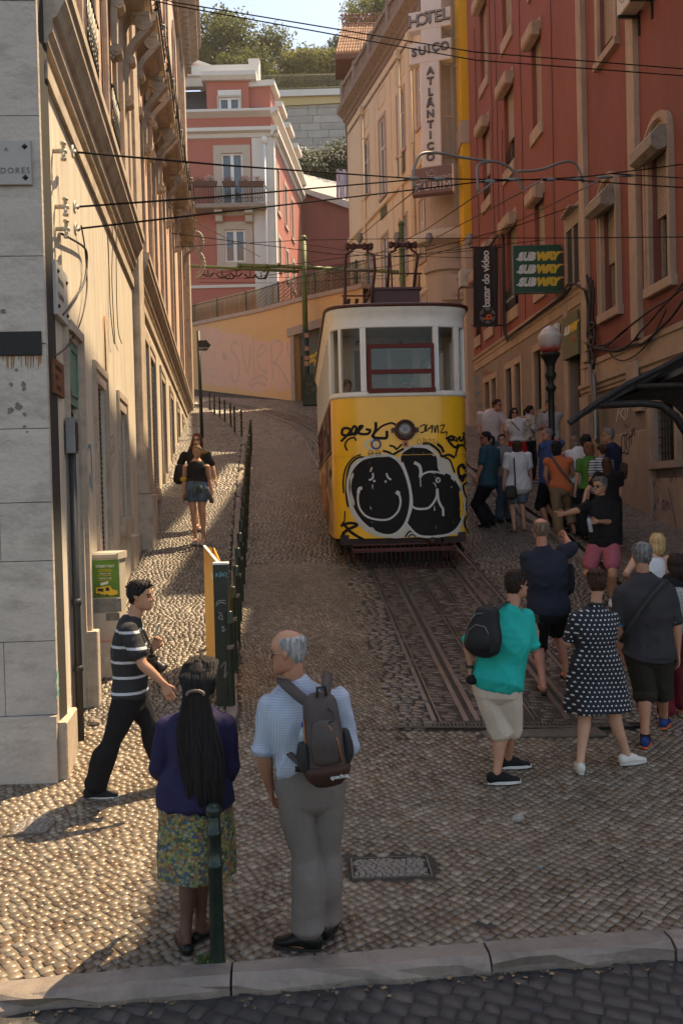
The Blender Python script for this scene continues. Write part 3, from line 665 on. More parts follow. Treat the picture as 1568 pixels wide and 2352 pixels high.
b.build('chipped_hollow',mat('chipped_mortar',(.17,.155,.13),.95,var=.3,scale=40,bump=.8,bs=90),LBd)
o=plaque('white_street_plaque',FL,.26,.82,4.04,4.5,.05,mat('white_marble',(.5,.47,.42),.6,var=.08,scale=5),'white marble street plaque with dark studs high on the sunlit side wall beside the corner')
b=MB()
for (u,z) in ((.33,4.42),(.75,4.42),(.33,4.12),(.75,4.12)): c=FL.p(u,.05,z); b.ball(c,.02,6)
b.build('stud',m_blackiron,o)
text_part('lettering','RUA DA',.07,FL.p(.34,.0525,4.33),FL.u,(0,0,1),m_text,o,ext=.001); text_part('lettering','GLORIA',.07,FL.p(.34,.0525,4.2),FL.u,(0,0,1),m_text,o,ext=.001)
o=plaque('rusty_notice_plaque',FL,.14,.62,3.36,3.66,.03,m_rust,'small rust brown notice plaque on the sunlit side wall, left of the green door panel')
for k,tx in enumerate(('PROHIBIDO','FIJAR','CARTELES')): text_part('lettering',tx,.055,FL.p(.2,.0325,3.57-k*.085),FL.u,(0,0,1),mat('rusty_letters',(.05,.03,.02),.8,bump=0),o,ext=.001)
T=thing('entry_panel_box',FL.p(.72,.05,3.0),'slim grey metal box with dark plate at the top of a downpipe beside the door','metal box')
b=MB(); b.fb(FL,.67,.83,.02,.10,2.88,3.2,.008); b.build('case',mat('grey_box',(.22,.22,.22),.5,met=.3),T); b=MB(); b.fb(FL,.685,.815,.102,.106,2.9,3.16); b.build('plate',m_blackiron,T)
b=MB(); b.tube([FL.p(.75,.055,2.88),FL.p(.75,.055,.1)],.035,8); b.tube([FL.p(.75,.055,1.5),FL.p(.75,.055,1.56)],.045,8); b.tube([FL.p(.75,.055,.9),FL.p(.75,.055,.95)],.045,8); b.build('pipe',mat('dark_pipe',(.05,.052,.055),.5,met=.4),T)
def tag_strokes(name,fr,strokes,w,mt,label,loc,n=.004,parent=None,cat='graffiti'):
 b=MB(); k=0
 for st in strokes:
  pts=smoothline(np.array(st,float),5)
  for i in range(len(pts)-1):
   a=pts[i];c=pts[i+1]; d=c-a; L=math.hypot(*d)
   if L<1e-6: continue
   px,py=-d[1]/L*w/2,d[0]/L*w/2; ex=d/L*w*.25; nn=n+k*.00003; k=(k+1)%40
   b.add([fr.p(a[0]-ex[0]+px,nn,a[1]-ex[1]+py),fr.p(a[0]-ex[0]-px,nn,a[1]-ex[1]-py),fr.p(c[0]+ex[0]-px,nn,c[1]+ex[1]-py),fr.p(c[0]+ex[0]+px,nn,c[1]+ex[1]+py)],[(0,1,2,3)])
 return b.build(name,mt,parent) if parent is not None else b.build(name,mt,None,None,label,cat)
m_gblue=mat('blue_spray',(.06,.27,.42),.7,bump=0); m_gblk=mat('black_spray',(.03,.028,.03),.7,bump=0); m_ggrey=mat('grey_spray',(.25,.22,.21),.8,bump=0); m_gpur=mat('violet_spray',(.10,.06,.14),.8,bump=0); m_gred=mat('red_spray',(.42,.06,.04),.7,bump=0); m_gteal=mat('teal_spray',(.08,.33,.30),.8,bump=0); m_ggreen=mat('green_spray',(.14,.28,.08),.8,bump=0); m_gwhite=mat('white_spray',(.6,.58,.55),.7,bump=0)
def pix(fr,c,pts): return [fr.uz(*K(c,*p)) for p in pts]
tag_strokes('blue_graffiti_tag',FL,[pix(FL,'4',s) for s in ([(580,1760),(583,1600),(600,1570),(605,1700)],[(605,1700),(612,1560),(630,1550),(638,1720),(640,1860)],[(585,1850),(600,1760),(612,1860),(625,1740),(632,1830)],[(588,1900),(600,1780),(610,1900)])],.035,m_gblue,'blue spray tag on the sunlit stone wall between door and first shuttered window',None,parent=LBd)
tag_strokes('black_graffiti_tag',FL,[pix(FL,'4',s) for s in ([(765,1500),(785,1470),(793,1560),(770,1600)],[(768,1650),(780,1540),(798,1600),(780,1700)])]+[pix(FL,'A',s) for s in ([(50,380),(70,350),(75,500),(45,560)],[(45,640),(60,720),(78,600)])],.02,m_ggrey,'x',None,parent=LBd)
tag_strokes('teal_graffiti_tag',FL,[pix(FL,'A',s) for s in ([(40,1180),(60,1040),(65,1240),(80,1100)],[(80,1100),(85,1300),(100,1120),(100,1330)],[(45,1260),(75,1160),(108,1080)])],.022,m_gteal,'x',None,parent=LBd)
# ================================================================ RIGHT SIDE: RED BUILDINGS
m_red=mat('brick_red_plaster',(.235,.080,.060),.85,var=.16,scale=.7,vs=(1,1,.35),bump=.12,bs=30,stain=(1.1,.35,(.25,.10,.075)))
m_red2=mat('deep_red_plaster',(.21,.074,.059),.85,var=.16,scale=.7,vs=(1,1,.35),bump=.12,bs=30,stain=(1.1,.3,(.22,.09,.07)))
m_rstone=mat('warm_limestone',(.38,.29,.22),.8,var=.16,scale=2,vs=(1,1,.5),bump=.3,bs=30,stain=(3,.45,(.20,.145,.11)))
m_rstone2=mat('grey_render_panel',(.25,.20,.165),.9,var=.14,scale=3,bump=.5,bs=70,stain=(2.5,.35,(.16,.125,.10)))
m_shutc=mat('cream_roller_shutter',(.42,.36,.29),.6,var=.1,scale=4,bump=.1)
m_woodp=mat('peeling_window_wood',(.30,.25,.20),.8,var=.3,scale=14,bump=.4)
RA=(6.28,16.03); RB=(5.09,32.94); FR=Fr(RA,RB,-1)
U=lambda c,x,y,n=0:FR.uz(*K(c,x,y),n=n)
Rn=thing('near_red_building',(8,14,1.5),'deep red facade with cream stone pilasters and arched windows, nearest on the right','building')
Rm=thing('red_apartment_building',(7.5,28,4),'brick red facade with roller shutters above a stone ground floor with paired shop windows','building')
b=MB()
hm=[];SH=[]
cols=[(7.88,8.75),(10.65,11.75),(13.7,14.7)]
for (a,c) in cols:
 hm+=[(a,c,12.55,14.95),(a,c,8.15,10.55 if a<9 else 10.7),(a,c,16.6,19.2)]
hm.append((15.6,16.3,8.15,10.2))
gwm=[(13.3,13.95,4.85,6.3),(14.25,14.95,4.85,6.3),(10.35,11.0,4.75,6.35),(11.35,12.05,4.75,6.35),(7.3,7.95,4.75,6.4),(8.25,8.95,4.75,6.4)]
wall(FR,4.7,16.65,7.42,22.3,hm,.3,n=0).build('upper_wall',m_red,Rm)
door=(5.05,6.0,2.0,6.75)
wall(FR,4.7,16.65,1,7.20,gwm+[door],.28,n=.02).build('ground_floor_wall',m_rstone2,Rm)
b=MB();
e0=FR.p(16.65,0,0); e1=FR.p(16.65,-12,0); b.add([e0+Vector((0,0,0)),e1,e1+Vector((0,0,22.3)),e0+Vector((0,0,22.3))],[(0,1,2,3)])
e2=FR.p(4.7,-12,0); b.add([e1,e2,e2+Vector((0,0,22.3)),e1+Vector((0,0,22.3))],[(0,1,2,3)]); b.add([e0+Vector((0,0,22.3)),e1+Vector((0,0,22.3)),e2+Vector((0,0,22.3)),FR.p(4.7,0,22.3)],[(0,1,2,3)]); b.add([FR.p(4.7,0,5),e2+Vector((0,0,5)),e2+Vector((0,0,22.3)),FR.p(4.7,0,22.3)],[(0,1,2,3)])
b.build('side_wall',m_red,Rm)
b=MB(); b.prof(FR,4.8,16.62,[(0,7.2),(.07,7.2),(.07,7.3),(.13,7.36),(.13,7.42),(0,7.45)]); b.fb(FR,4.8,16.6,.02,.05,6.95,7.2)
b.build('stone_band',m_rstone,Rm)
b=MB(); b.prof(FR,-6,16.8,[(0,23.8),(.2,23.8),(.4,24.1),(.7,24.2),(.7,24.4),(0,24.5)]); b.build('eaves',m_rstone,Rm)
def slats(b,fr,u0,u1,z0,z1,n,st=.055,t=.02):
 z=z0
 while z<z1-.01: b.prof(fr,u0,u1,[(n,z),(n+t,z+.006),(n+t*.4,z+st-.004),(n,z+st-.004)]); z+=st
rr=random.Random(11)
for (a,c,z0,z1) in hm:
 s=MB(); s.fb(FR,a-.12,c+.12,.0,.04,z1,z1+.38); o=s.build('window',m_rstone,Rm); s=MB(); s.fb(FR,a-.12,c+.12,.0,.07,z0-.38,z0,.01); s.build('sill',m_rstone,o)
 s=MB(); s.fb(FR,a-.06,c+.04,.04,.30,z1-.12,z1+.26,.05); s.build('shutter_box',m_rstone,o)
 drop=rr.choice([.45,.62,.8,.95]) ; zs_=z1-(z1-z0)*drop
 s=MB(); slats(s,FR,a,c,zs_,z1,-.14); s.fb(FR,a,c,-.17,-.145,zs_,z1); s.build('roller_shutter',m_shutc,o)
 s=MB(); s.fb(FR,a,c,-.26,-.23,z0,z1); s.build('pane',m_glass,o)
 s=MB()
 for q in (a,(a+c)/2-.02,c-.05): s.fb(FR,q,q+.05,-.229,-.19,z0,zs_)
 s.build('frame',m_woodp,o)
 if drop<.9:
  s=MB()
  for k in range(9): q=a+(c-a)*k/8; s.tube([FR.p(q,-.03,z0),FR.p(q,-.03,z0+.55)],.009,4)
  s.tube([FR.p(a,-.03,z0+.55),FR.p(c,-.03,z0+.55)],.013,4); s.tube([FR.p(a,-.03,z0+.3),FR.p(c,-.03,z0+.3)],.008,4)
  s.build('railing',m_blackiron,o)
for i,(a,c,z0,z1) in enumerate(gwm):
 s=MB(); s.fb(FR,a-.17,a,.02,.07,z0-.1,z1,.005); s.fb(FR,c,c+.17,.02,.07,z0-.1,z1,.005); s.fb(FR,a-.17,c+.17,.02,.07,z1,z1+.2,.005)
 o=s.build('window',m_rstone,Rm)
 s=MB(); s.fb(FR,a,c,-.16,-.13,z0,z1); s.build('pane',glass('brown_glass',(.10,.07,.05),.15),o)
 s=MB(); s.fb(FR,a,a+.04,-.129,-.08,z0,z1); s.fb(FR,c-.04,c,-.129,-.08,z0,z1); s.fb(FR,a+.041,c-.041,-.129,-.08,z1-.05,z1); s.build('frame',m_blackiron,o)
b=MB(); b.fb(FR,5.0-.22,5.05,.02,.08,2,6.8,.01); b.fb(FR,6.0,6.28,.02,.08,2,7.1,.01); o=b.build('doorway',m_rstone,Rm)
b=MB(); b.fb(FR,5.05,6.0,-.27,-.2,2,6.75); b.build('door_leaf',mat('dark_brown_door',(.07,.05,.04),.6,var=.2),o)
b=MB() # panel joints and lower plinth
for u in (9.9,12.9,15.6): b.fb(FR,u,u+.02,.02,.022,3,6.9)
b.fb(FR,6.3,16.6,.02,.05,1,3.95,.01); b.build('plinth',m_rstone2,Rm)
b=MB(); b.fb(FR,4.95,6.1,.01,.06,8.9,9.4); b.fb(FR,4.95,5.08,.01,.06,7.5,8.9); b.fb(FR,5.97,6.1,.01,.06,7.5,8.9); b.fb(FR,5.48,5.56,.01,.05,7.5,8.9); o=b.build('boarded_window',m_woodp,Rm)
b=MB(); b.fb(FR,5.08,5.48,.005,.02,7.5,8.9); b.fb(FR,5.56,5.97,.005,.02,7.5,8.9); b.build('pane',m_dim,o)
b=MB();
for k in range(7): b.fb(FR,5.0+k*.15,5.12+k*.15,.06,.30-.02*k%3,9.25+.02*(k%2),9.29+.02*(k%2))
b.build('broken_slats',m_woodp,o)
ha=[(2.7,3.5,6.35,8.75),(.18,.98,6.35,8.95),(2.6,3.5,11.95,14.8),(.2,.98,11.95,14.8),(-2.6,-1.7,6.35,8.95),(-2.6,-1.7,11.95,14.8)]
gn=[(.05,.93,2.95,4.05),(-2.8,-1.9,2.95,4.2)]
wall(FR,-9,4.7,5.35,19.2,ha,.25,n=.03).build('upper_wall',m_red2,Rn)
wall(FR,-9,4.7,.2,4.75,gn,.28,n=.03).build('ground_floor_wall',m_rstone2,Rn)
b=MB(); b.fb(FR,-9,4.98,.03,.06,4.74,5.36); b.prof(FR,-9,5.0,[(0.03,4.66),(.08,4.66),(.08,4.72),(.12,4.75),(.12,4.82),(.17,4.86),(.17,4.94),(.06,4.97)]); b.prof(FR,-9,5.0,[(0.03,5.30),(.10,5.33),(.10,5.42),(.05,5.46),(.03,5.46)]); b.build('cornice_band',m_rstone,Rn)
b=MB(); b.fb(FR,4.4,4.72,.0,.16,5.44,19.2,.01); b.fb(FR,1.5,1.86,.03,.15,5.46,19.2,.01); b.fb(FR,-1.35,-1.0,.03,.15,5.46,19.2,.01); b.build('pilaster',m_rstone,Rn)
b=MB(); b.fb(FR,1.45,1.95,.17,.24,4.6,5.0,.02); b.fb(FR,1.5,1.9,.03,.13,4.0,4.6,.01); b.fb(FR,4.42,4.98,.03,.15,1.5,4.66,.01); b.build('pilaster_base',m_rstone,Rn)
b=MB(); b.fb(FR,1.2,4.41,.03,.10,.5,3.62,.015); b.fb(FR,-9,1.0,.03,.10,.2,2.62,.015); b.fb(FR,1.02,1.18,.03,.16,.3,4.0,.01); b.build('plinth',m_rstone,Rn)
e0=FR.p(-9,.03,0); e1=FR.p(-9,-12,0); b=MB(); b.add([e0,e1,e1+Vector((0,0,19.2)),e0+Vector((0,0,19.2))],[(0,1,2,3)]); e2=FR.p(4.7,-12,0); b.add([e1,e2,e2+Vector((0,0,19.2)),e1+Vector((0,0,19.2))],[(0,1,2,3)]); b.add([e0+Vector((0,0,19.2)),e1+Vector((0,0,19.2)),e2+Vector((0,0,19.2)),FR.p(4.7,0.03,19.2)],[(0,1,2,3)]); b.build('side_wall',m_red2,Rn)
def arch(b,fr,u0,u1,z0,z1,w,n0,n1,rise):
 uc=(u0+u1)/2; N=10;
 def pt(t,off):
  hw=(u1-u0)/2+off; return (uc-hw*math.cos(t),z1+ (rise+off)*math.sin(t)**.8)
 pi=[(u0,z0)]+[pt(PI*k/N,0) for k in range(N+1)]+[(u1,z0)]; po=[(u0-w,z0)]+[pt(PI*k/N,w) for k in range(N+1)]+[(u1+w,z0)]
 for k in range(len(pi)-1):
  a,c,d,e=pi[k],pi[k+1],po[k+1],po[k]
  b.boxv([fr.p(a[0],n0,a[1]),fr.p(c[0],n0,c[1]),fr.p(d[0],n0,d[1]),fr.p(e[0],n0,e[1]),fr.p(a[0],n1,a[1]),fr.p(c[0],n1,c[1]),fr.p(d[0],n1,d[1]),fr.p(e[0],n1,e[1])])
for k,(a,c,z0,z1) in enumerate(ha):
 s=MB();
 if k in (0,1,4):
  arch(s,FR,a,c,z0,z1,.17,.03,.12,.42); arch(s,FR,a-.12,c+.12,z0,z1,.05,.12,.15,.44); s.fb(FR,a-.22,c+.22,.03,.17,z0-.2,z0,.02)
  q=[(a,z1)]+[((a+c)/2-(c-a)/2*math.cos(PI*t/8),z1+.42*math.sin(PI*t/8)**.8) for t in range(1,8)]+[(c,z1)]
  s.ext([FR.p(u,.032,z) for u,z in q],FR.n*.03)
 else: surround(s,FR,a,c,z0,z1,.16,.03,.10)
 o=s.build('window',m_rstone,Rn)
 drop=(.55,.5,.88,.8,.4,.6,.5,.5)[k]; zs_=z1-(z1-z0)*drop
 s=MB(); slats(s,FR,a,c,zs_,z1,-.08); s.fb(FR,a,c,-.12,-.085,zs_,z1); s.build('roller_shutter',m_shutc,o)
 s=MB(); s.fb(FR,a,c,-.22,-.19,z0,z1); s.build('pane',m_glass,o)
 s=MB();
 for q in (a,(a+c)/2-.03,c-.07): s.fb(FR,q,q+.07,-.188,-.13,z0,zs_)
 s.fb(FR,a+.071,c-.071,-.186,-.14,z0,z0+.12); s.build('frame',m_woodp,o)
 if k in (0,1,4):
  s=MB(); s.prof(FR,a-.1,c+.1,[(.03,z1-.18),(.30,z1-.30),(.44,z1-.22),(.44,z1-.02),(.28,z1+.16),(.03,z1+.20)]); s.build('shutter_box',mat('weathered_metal_box',(.27,.235,.20),.6,met=.2,var=.3,scale=7,stain=(9,.6,(.12,.08,.06))),o)
for k,(a,c,z0,z1) in enumerate(gn):
 s=MB(); surround(s,FR,a,c,z0,z1,.13,.03,.12); s.fb(FR,a-.2,c+.2,.12,.18,z0-.14,z0-.05); o=s.build('window',m_rstone,Rn)
 s=MB(); s.fb(FR,a,c,-.26,-.22,z0,z1); s.build('pane',m_glass,o)
 s=MB()
 for i in range(1,7):
  q=a+(c-a)*i/7; s.tube([FR.p(q,.0,z0),FR.p(q,.0,z1)],.010,4)
 for i in range(1,7): q=z0+(z1-z0)*i/7; s.tube([FR.p(a,.0,q),FR.p(c,.0,q)],.008,4)
 s.build('grille',m_blackiron,o)
def tg(fr,c,sts,w,mt,par): tag_strokes('graffiti_tag',fr,[pix(fr,c,s) for s in sts],w,mt,'',None,n=.104,parent=par)
tg(FR,'N',[[(950,1330),(965,1420),(990,1390),(985,1290)],[(985,1290),(1010,1250),(1015,1380),(990,1390)],[(1020,1260),(1035,1240),(1025,1330),(1045,1390),(1020,1400)],[(1050,1230),(1050,1350)],[(1040,1290),(1065,1260)],[(1070,1210),(1068,1330)],[(1080,1200),(1075,1260)],[(1078,1230),(1092,1200),(1090,1260)]],.035,m_gblk,Rn)
tg(FR,'N',[[(1235,1760),(1245,1840),(1255,1790),(1262,1850)],[(1270,1730),(1275,1790),(1285,1740)],[(1310,1770),(1325,1765),(1312,1800),(1325,1830),(1308,1840)],[(1335,1770),(1335,1850)],[(1335,1775),(1350,1790),(1336,1810)],[(1352,1840),(1358,1770),(1370,1830)],[(1235,1600),(1250,1660),(1270,1570),(1285,1620),(1290,1550)],[(1230,1850),(1290,2000)],[(1370,1560),(1385,1620),(1400,1540),(1425,1600)],[(1360,1670),(1432,2010)]],.022,m_gpur,Rn)
def tg2(fr,c,sts,w,mt,par,n=.034): tag_strokes('graffiti_tag',fr,[pix(fr,c,s) for s in sts],w,mt,'',None,n=n,parent=par)
tg2(FR,'N',[[(920,1150),(950,1000)],[(950,1080),(985,1040),(990,1130),(950,1080)],[(1000,990),(1010,1110)],[(1010,1060),(1040,980)],[(1045,980),(1060,1090)]],.03,m_gwhite,Rn)
tg2(FR,'N',[[(860,900),(870,880),(880,920),(862,930)],[(890,880),(905,920)],[(870,1000),(880,1050),(890,1010)],[(895,1060),(900,1110)],[(1065,1070),(1095,1110)],[(1100,1020),(1105,1090)],[(980,1190),(1000,1170),(1005,1200),(1030,1160)]],.018,m_gblk,Rn)
tg2(FR,'N',[[(812,1120),(815,1070),(835,1090),(815,1110),(850,1130)],[(850,1050),(855,1100)]],.025,m_ggreen,Rn)
tg2(FR,'N',[[(1175,1190),(1190,1230),(1205,1180)],[(1180,1260),(1220,1220)],[(1185,1300),(1190,1420),(1220,1350)],[(1195,1150),(1225,1290)]],.02,m_ggrey,Rn)
tg2(FR,'M',[[(480,1480),(500,1560),(510,1440)],[(520,1450),(530,1560)],[(485,1640),(545,1600)],[(510,1620),(515,1760)],[(525,1740),(545,1720),(540,1780)]],.05,m_gblue,Rm,.052)
tg2(FR,'M',[[(600,1480),(635,1425)],[(610,1415),(655,1430),(645,1460)],[(640,1420),(650,1440)]],.035,m_gred,Rm,.052)
tg2(FR,'M',[[(555,1400),(570,1440),(580,1380)],[(585,1400),(595,1440),(610,1390)]],.03,m_gblk,Rm,.052)
tg2(FR,'N',[[(280,1030),(290,1100),(300,1050)],[(320,1100),(330,1240)],[(330,1180),(345,1060),(350,1200)],[(355,1070),(362,1200)],[(370,1060),(378,1190)],[(275,1120),(315,1160)]],.035,m_gblue,Rm,.052)
tg2(FR,'N',[[(440,1010),(450,1090),(470,1060)],[(460,1080),(482,1110)],[(475,1200),(485,1240),(480,1180)]],.025,mat('orange_spray',(.45,.14,.05),.7,bump=0),Rm,.052)
m_cable=mat('black_cable',(.02,.018,.018),.6,bump=0)
def cab(name,pts,r,label,fr=FR,n=.12,mt=None,cat='cable',grp=None):
 b=MB(); b.tube([Vector(p) for p in smoothline(np.array([tuple(fr.p(*_uz(fr,p,n))) for p in pts]),4)],r,5); return b.build(name,mt or m_cable,None,None,label,cat,grp)
def _uz(fr,p,n):
 u,z=fr.uz(*K(*p[:3]),n=n); return (u,n,z)
def bundle(name,lists,label,r=.018,n=.12,loc=None,fr=FR):
 T=thing(name,fr.p(*_uz(fr,lists[0][0],n)),label,'cable bundle')
 for L_ in lists:
  b=MB(); b.tube([Vector(p) for p in smoothline(np.array([tuple(fr.p(*_uz(fr,p,n+random.Random(str(p)).uniform(0,.05)))) for p in L_]),4)],r*random.Random(str(L_)).uniform(.6,1.3),5); b.build('cable',m_cable,T)
 return T
N=lambda *p:[('N',x,y) for x,y in p]
bundle('cable_bundle',[N((660,100),(690,250),(690,400),(680,520),(700,620),(700,720)),N((680,0),(705,150),(700,330),(712,450),(705,560),(735,640),(730,740)),N((700,20),(730,120),(722,330),(740,420),(735,520),(725,600)),N((715,40),(712,200),(695,380),(720,480),(745,560)),N((690,390),(720,370),(745,400),(700,430),(690,470),(735,500)),N((640,520),(690,540),(740,570),(700,590),(655,610))],'thick tangle of black cables running down the stone pilaster beside the second sandwich sign',.03)
bundle('cable_bundle',[N((735,560),(800,575),(880,590),(960,570),(1040,520),(1090,450),(1170,370),(1260,260),(1340,180),(1433,60)),N((735,570),(850,590),(930,590),(1010,560),(1060,545),(1130,530),(1250,420),(1350,320),(1433,200)),N((745,580),(830,560),(950,450),(1080,350),(1200,260),(1320,190),(1433,100)),N((840,570),(880,640),(960,670),(1060,630),(1160,530),(1240,400),(1300,270)),N((735,555),(820,545),(900,500),(1000,420))],'loose black cables looping along the near red building above its cornice',.022)
bundle('cable_bundle',[[('M',1560,640)]+[('M',1400,560),('M',1310,680),('M',1180,790),('M',1050,890),('M',940,970),('M',860,1040),('M',790,1110)],[('M',1400,600),('M',1290,710),('M',1150,810),('M',1000,930),('M',880,1020),('M',800,1090)],[('M',790,1110),('M',765,1040),('M',755,900),('M',752,600),('M',748,300),('M',740,80),('M',620,200)],[('M',790,1120),('M',775,1000),('M',768,700),('M',740,90),('M',640,190)]],'black cables following the stone band of the red building down towards the hanging banner',.03,n=.15)
T=thing('downpipe',FR.p(4.55,.2,2.3),'grey metal downpipe with a blue sticker on the pilaster beside the shop door','downpipe')
b=MB(); L_=N((705,700),(715,860),(735,960),(745,1100),(760,1300)); b.tube([FR.p(*_uz(FR,p,.22)) for p in L_],.05,8); L_=N((735,770),(742,900),(755,1100),(768,1320)); b.tube([FR.p(*_uz(FR,p,.22)) for p in L_],.045,8); b.build('pipe',mat('grey_pipe',(.16,.155,.15),.5,met=.4),T)
b=MB(); u,_n,z=_uz(FR,('N',742,1130),.28); b.fb(FR,u-.06,u+.06,.272,.277,z-.45,z+.25); b.build('sticker',mat('pale_sticker',(.35,.42,.45),.6,var=.3,scale=20,vs=(1,1,3)),T)
T=thing('shop_facade_sign',FR.p(5.5,.1,6.2),'olive green flat shop sign with yellow and white SUBWAY lettering above the door','shop sign')
b=MB(); b.fb(FR,4.98,6.09,.09,.16,5.72,6.78,.005); b.build('board',mat('olive_sign_board',(.10,.115,.06),.5,var=.08,bump=.05),T)
m_yel=mat('sign_yellow',(.62,.42,.03),.5,var=.03,bump=0); m_wht=mat('sign_white',(.60,.62,.60),.5,var=.03,bump=0); m_sred=mat('sign_red',(.45,.09,.05),.5,var=.03,bump=0)
def wordmark(par,org,ux,uz,h,fs=1.0):
 """two-colour slanted wordmark with arrow ends"""
 v,f=textmesh('SUB',h,org,ux,uz,ext=.002,bold=.018*h/.3*1.6,shear=.28,spacing=.86); a=MB(); a.add(v,f); ux=Vector(ux).normalized(); uz=Vector(uz).normalized()
 w1=max((Vector(q)-Vector(org)).dot(ux) for q in v); nn=ux.cross(uz)*.002
 o2=Vector(org)+ux*(w1-.03*h); v2,f2=textmesh('WAY',h,o2,ux,uz,ext=.002,bold=.018*h/.3*1.6,shear=.28,spacing=.82); c=MB(); c.add(v2,f2)
 w2=max((Vector(q)-Vector(org)).dot(ux) for q in v2)
 O=Vector(org); q=lambda x,y:O+ux*x*h+uz*y*h+nn
 a.ext([q(-.26,.10),q(-.06,-.03),q(-.05,.03),q(.10,-.0),q(.10,.07),q(-.04,.11),q(-.03,.18)],nn*1.2)
 W=w2/h; c.ext([q(W-.1,.60),q(W+.10,.66),q(W+.09,.58),q(W+.26,.70),q(W+.12,.86),q(W+.11,.78),q(W-.08,.72)],nn*1.2)
 a.build('lettering',m_wht,par,label='white half of the SUBWAY word'); c.build('lettering',m_yel,par,label='yellow half of the SUBWAY word'); return w2
_s=-FR.u
wordmark(T,FR.p(5.92,.163,6.33),_s,(0,0,1),.24)
text_part('lettering','Café',.22,FR.p(5.5,.163,6.06),_s,(0,0,1),m_sred,T,ext=.002,shear=.3)
T=thing('alarm_box',FR.p(6.75,.1,6.55),'small white alarm box on the wall behind the street lamp globe','alarm box')
b=MB(); b.fb(FR,6.62,6.86,.05,.16,6.32,6.78,.03); b.build('case',m_wht,T); b=MB(); b.fb(FR,6.62,6.86,.06,.15,6.26,6.32); b.build('lens',mat('dark_lens',(.04,.06,.12),.2,bump=0),T)
m_ac=mat('ac_white',(.48,.46,.42),.5,var=.08,scale=3,stain=(6,.3,(.3,.25,.2)))
def acunit(fr,u,z,n,label,w=.85,h=.6,dp=.32):
 T=thing('air_conditioner',fr.p(u,n+dp/2,z),label,'air conditioner'); b=MB(); b.fb(fr,u-w/2,u+w/2,n+.08,n+.08+dp,z,z+h,.02); c=b.build('case',m_ac,T)
 b=MB(); ctr=fr.p(u+w*.12,n+.08+dp+.002,z+h/2)
 for r in (.06,.11,.16,.21): b.tube([ctr+fr.u*r*math.cos(t)+Vector((0,0,r*math.sin(t))) for t in np.linspace(0,2*PI,17)],.006,4)
 b.build('fan_grille',m_blackiron,T); b=MB()
 for k in (-.3,.3): b.fb(fr,u+k-.02,u+k+.02,n,n+.08+dp+.05,z-.06,z-.01); b.fb(fr,u+k-.02,u+k+.02,n,n+.04,z-.4,z-.06)
 b.build('bracket',m_blackiron,T); return T
acunit(FR,1.1,11.72+.1,.03,'air conditioner on a black bracket high on the near red building, at the top edge',w=.95,h=.75)
T=acunit(Fr(FR.p(16.65,0,0),FR.p(16.65,-5,0),1),-.25,10.05,-.0,'white air conditioner mounted between the black banner and the stone corner of the hotel',.62,.62,.35)
# ================================================================ HOTEL
m_hot=mat('cream_plaster',(.70,.56,.39),.8,var=.06,scale=.8,vs=(1,1,.4),bump=.1,bs=30,stain=(1.6,.25,(.5,.36,.25)))
m_hst=mat('pinkish_stone',(.46,.375,.31),.8,var=.14,scale=3,bump=.35,bs=40,stain=(3,.4,(.27,.2,.16)))
m_balu=mat('weathered_balustrade',(.25,.19,.15),.9,var=.3,scale=6,bump=.6,bs=20)
HA=((980-784)/2000*36,36.); HB=(HA[0]+(250-784)/2000*10,46.); FH=Fr(HA,HB,-1)
Ho=thing('hotel_building',(4.5,40,8),'cream hotel with a rounded stone corner, balustrade roof and tall white-framed windows, behind the tram','building')
UH=lambda c,x,y:FH.uz(*K(c,x,y))
HW=[]
for (c,x0,y0,x1,y1) in (('L',265,1590,325,2300),('L',432,1290,495,1960),('L',618,960,690,1640),('L',822,690,868,1350)):
 a=UH(c,x1,y0); e=UH(c,x0,y0); HW.append((a[0],e[0],{0:17.2,1:16.3,2:17.3,3:17.45}[len(HW)],19.85))
HL=[(h[0],h[1],12.0,14.45) for h in HW]; HG=[(h[0],h[1],8.6,10.6) for h in HW]
wall(FH,-.6,10.6,5,22.6,HW+HL+HG,.22).build('street_wall',m_hot,Ho)
def cornerline(n=0.0):
 out=[]; c=FH.p(-.6,-.9,0)
 for k in range(9):
  t=PI/2*k/8*1.15; out.append(c+FH.n*(.9+n)*math.cos(t)-FH.u*(.9+n)*math.sin(t))
 last=out[-1]; d=(out[-1]-out[-2]).normalized(); out.append(last+d*6); return out
def ringwall(b,line,z0,z1):
 for i in range(len(line)-1): b.quad(line[i]+Vector((0,0,z0)),line[i+1]+Vector((0,0,z0)),line[i+1]+Vector((0,0,z1)),line[i]+Vector((0,0,z1)))
def ringprof(b,L0,prof):
 for (n0,z0),(n1,z1) in zip(prof[:-1],prof[1:]):
  a=cornerline(n0); c=cornerline(n1)
  for i in range(len(a)-1): b.quad(a[i]+Vector((0,0,z0)),a[i+1]+Vector((0,0,z0)),c[i+1]+Vector((0,0,z1)),c[i]+Vector((0,0,z1)))
b=MB(); ringwall(b,cornerline(),5,24); ringprof(b,None,[(0,11.3),(.14,11.35),(.14,11.6),(.02,11.7)]); ringprof(b,None,[(0,15.7),(.10,15.75),(.12,15.95),(0,16.0)]); ringprof(b,None,[(0,22.3),(.2,22.5),(.45,22.8),(.45,23.0),(0,23.1)]); b.build('rounded_corner',m_hst,Ho)
b=MB(); ringprof(b,None,[(0,12.4),(.5,12.45),(.55,12.6),(.5,12.85),(0,12.9)]); b.build('sign_ledge',mat('white_concrete',(.55,.50,.44),.8,var=.1),Ho)
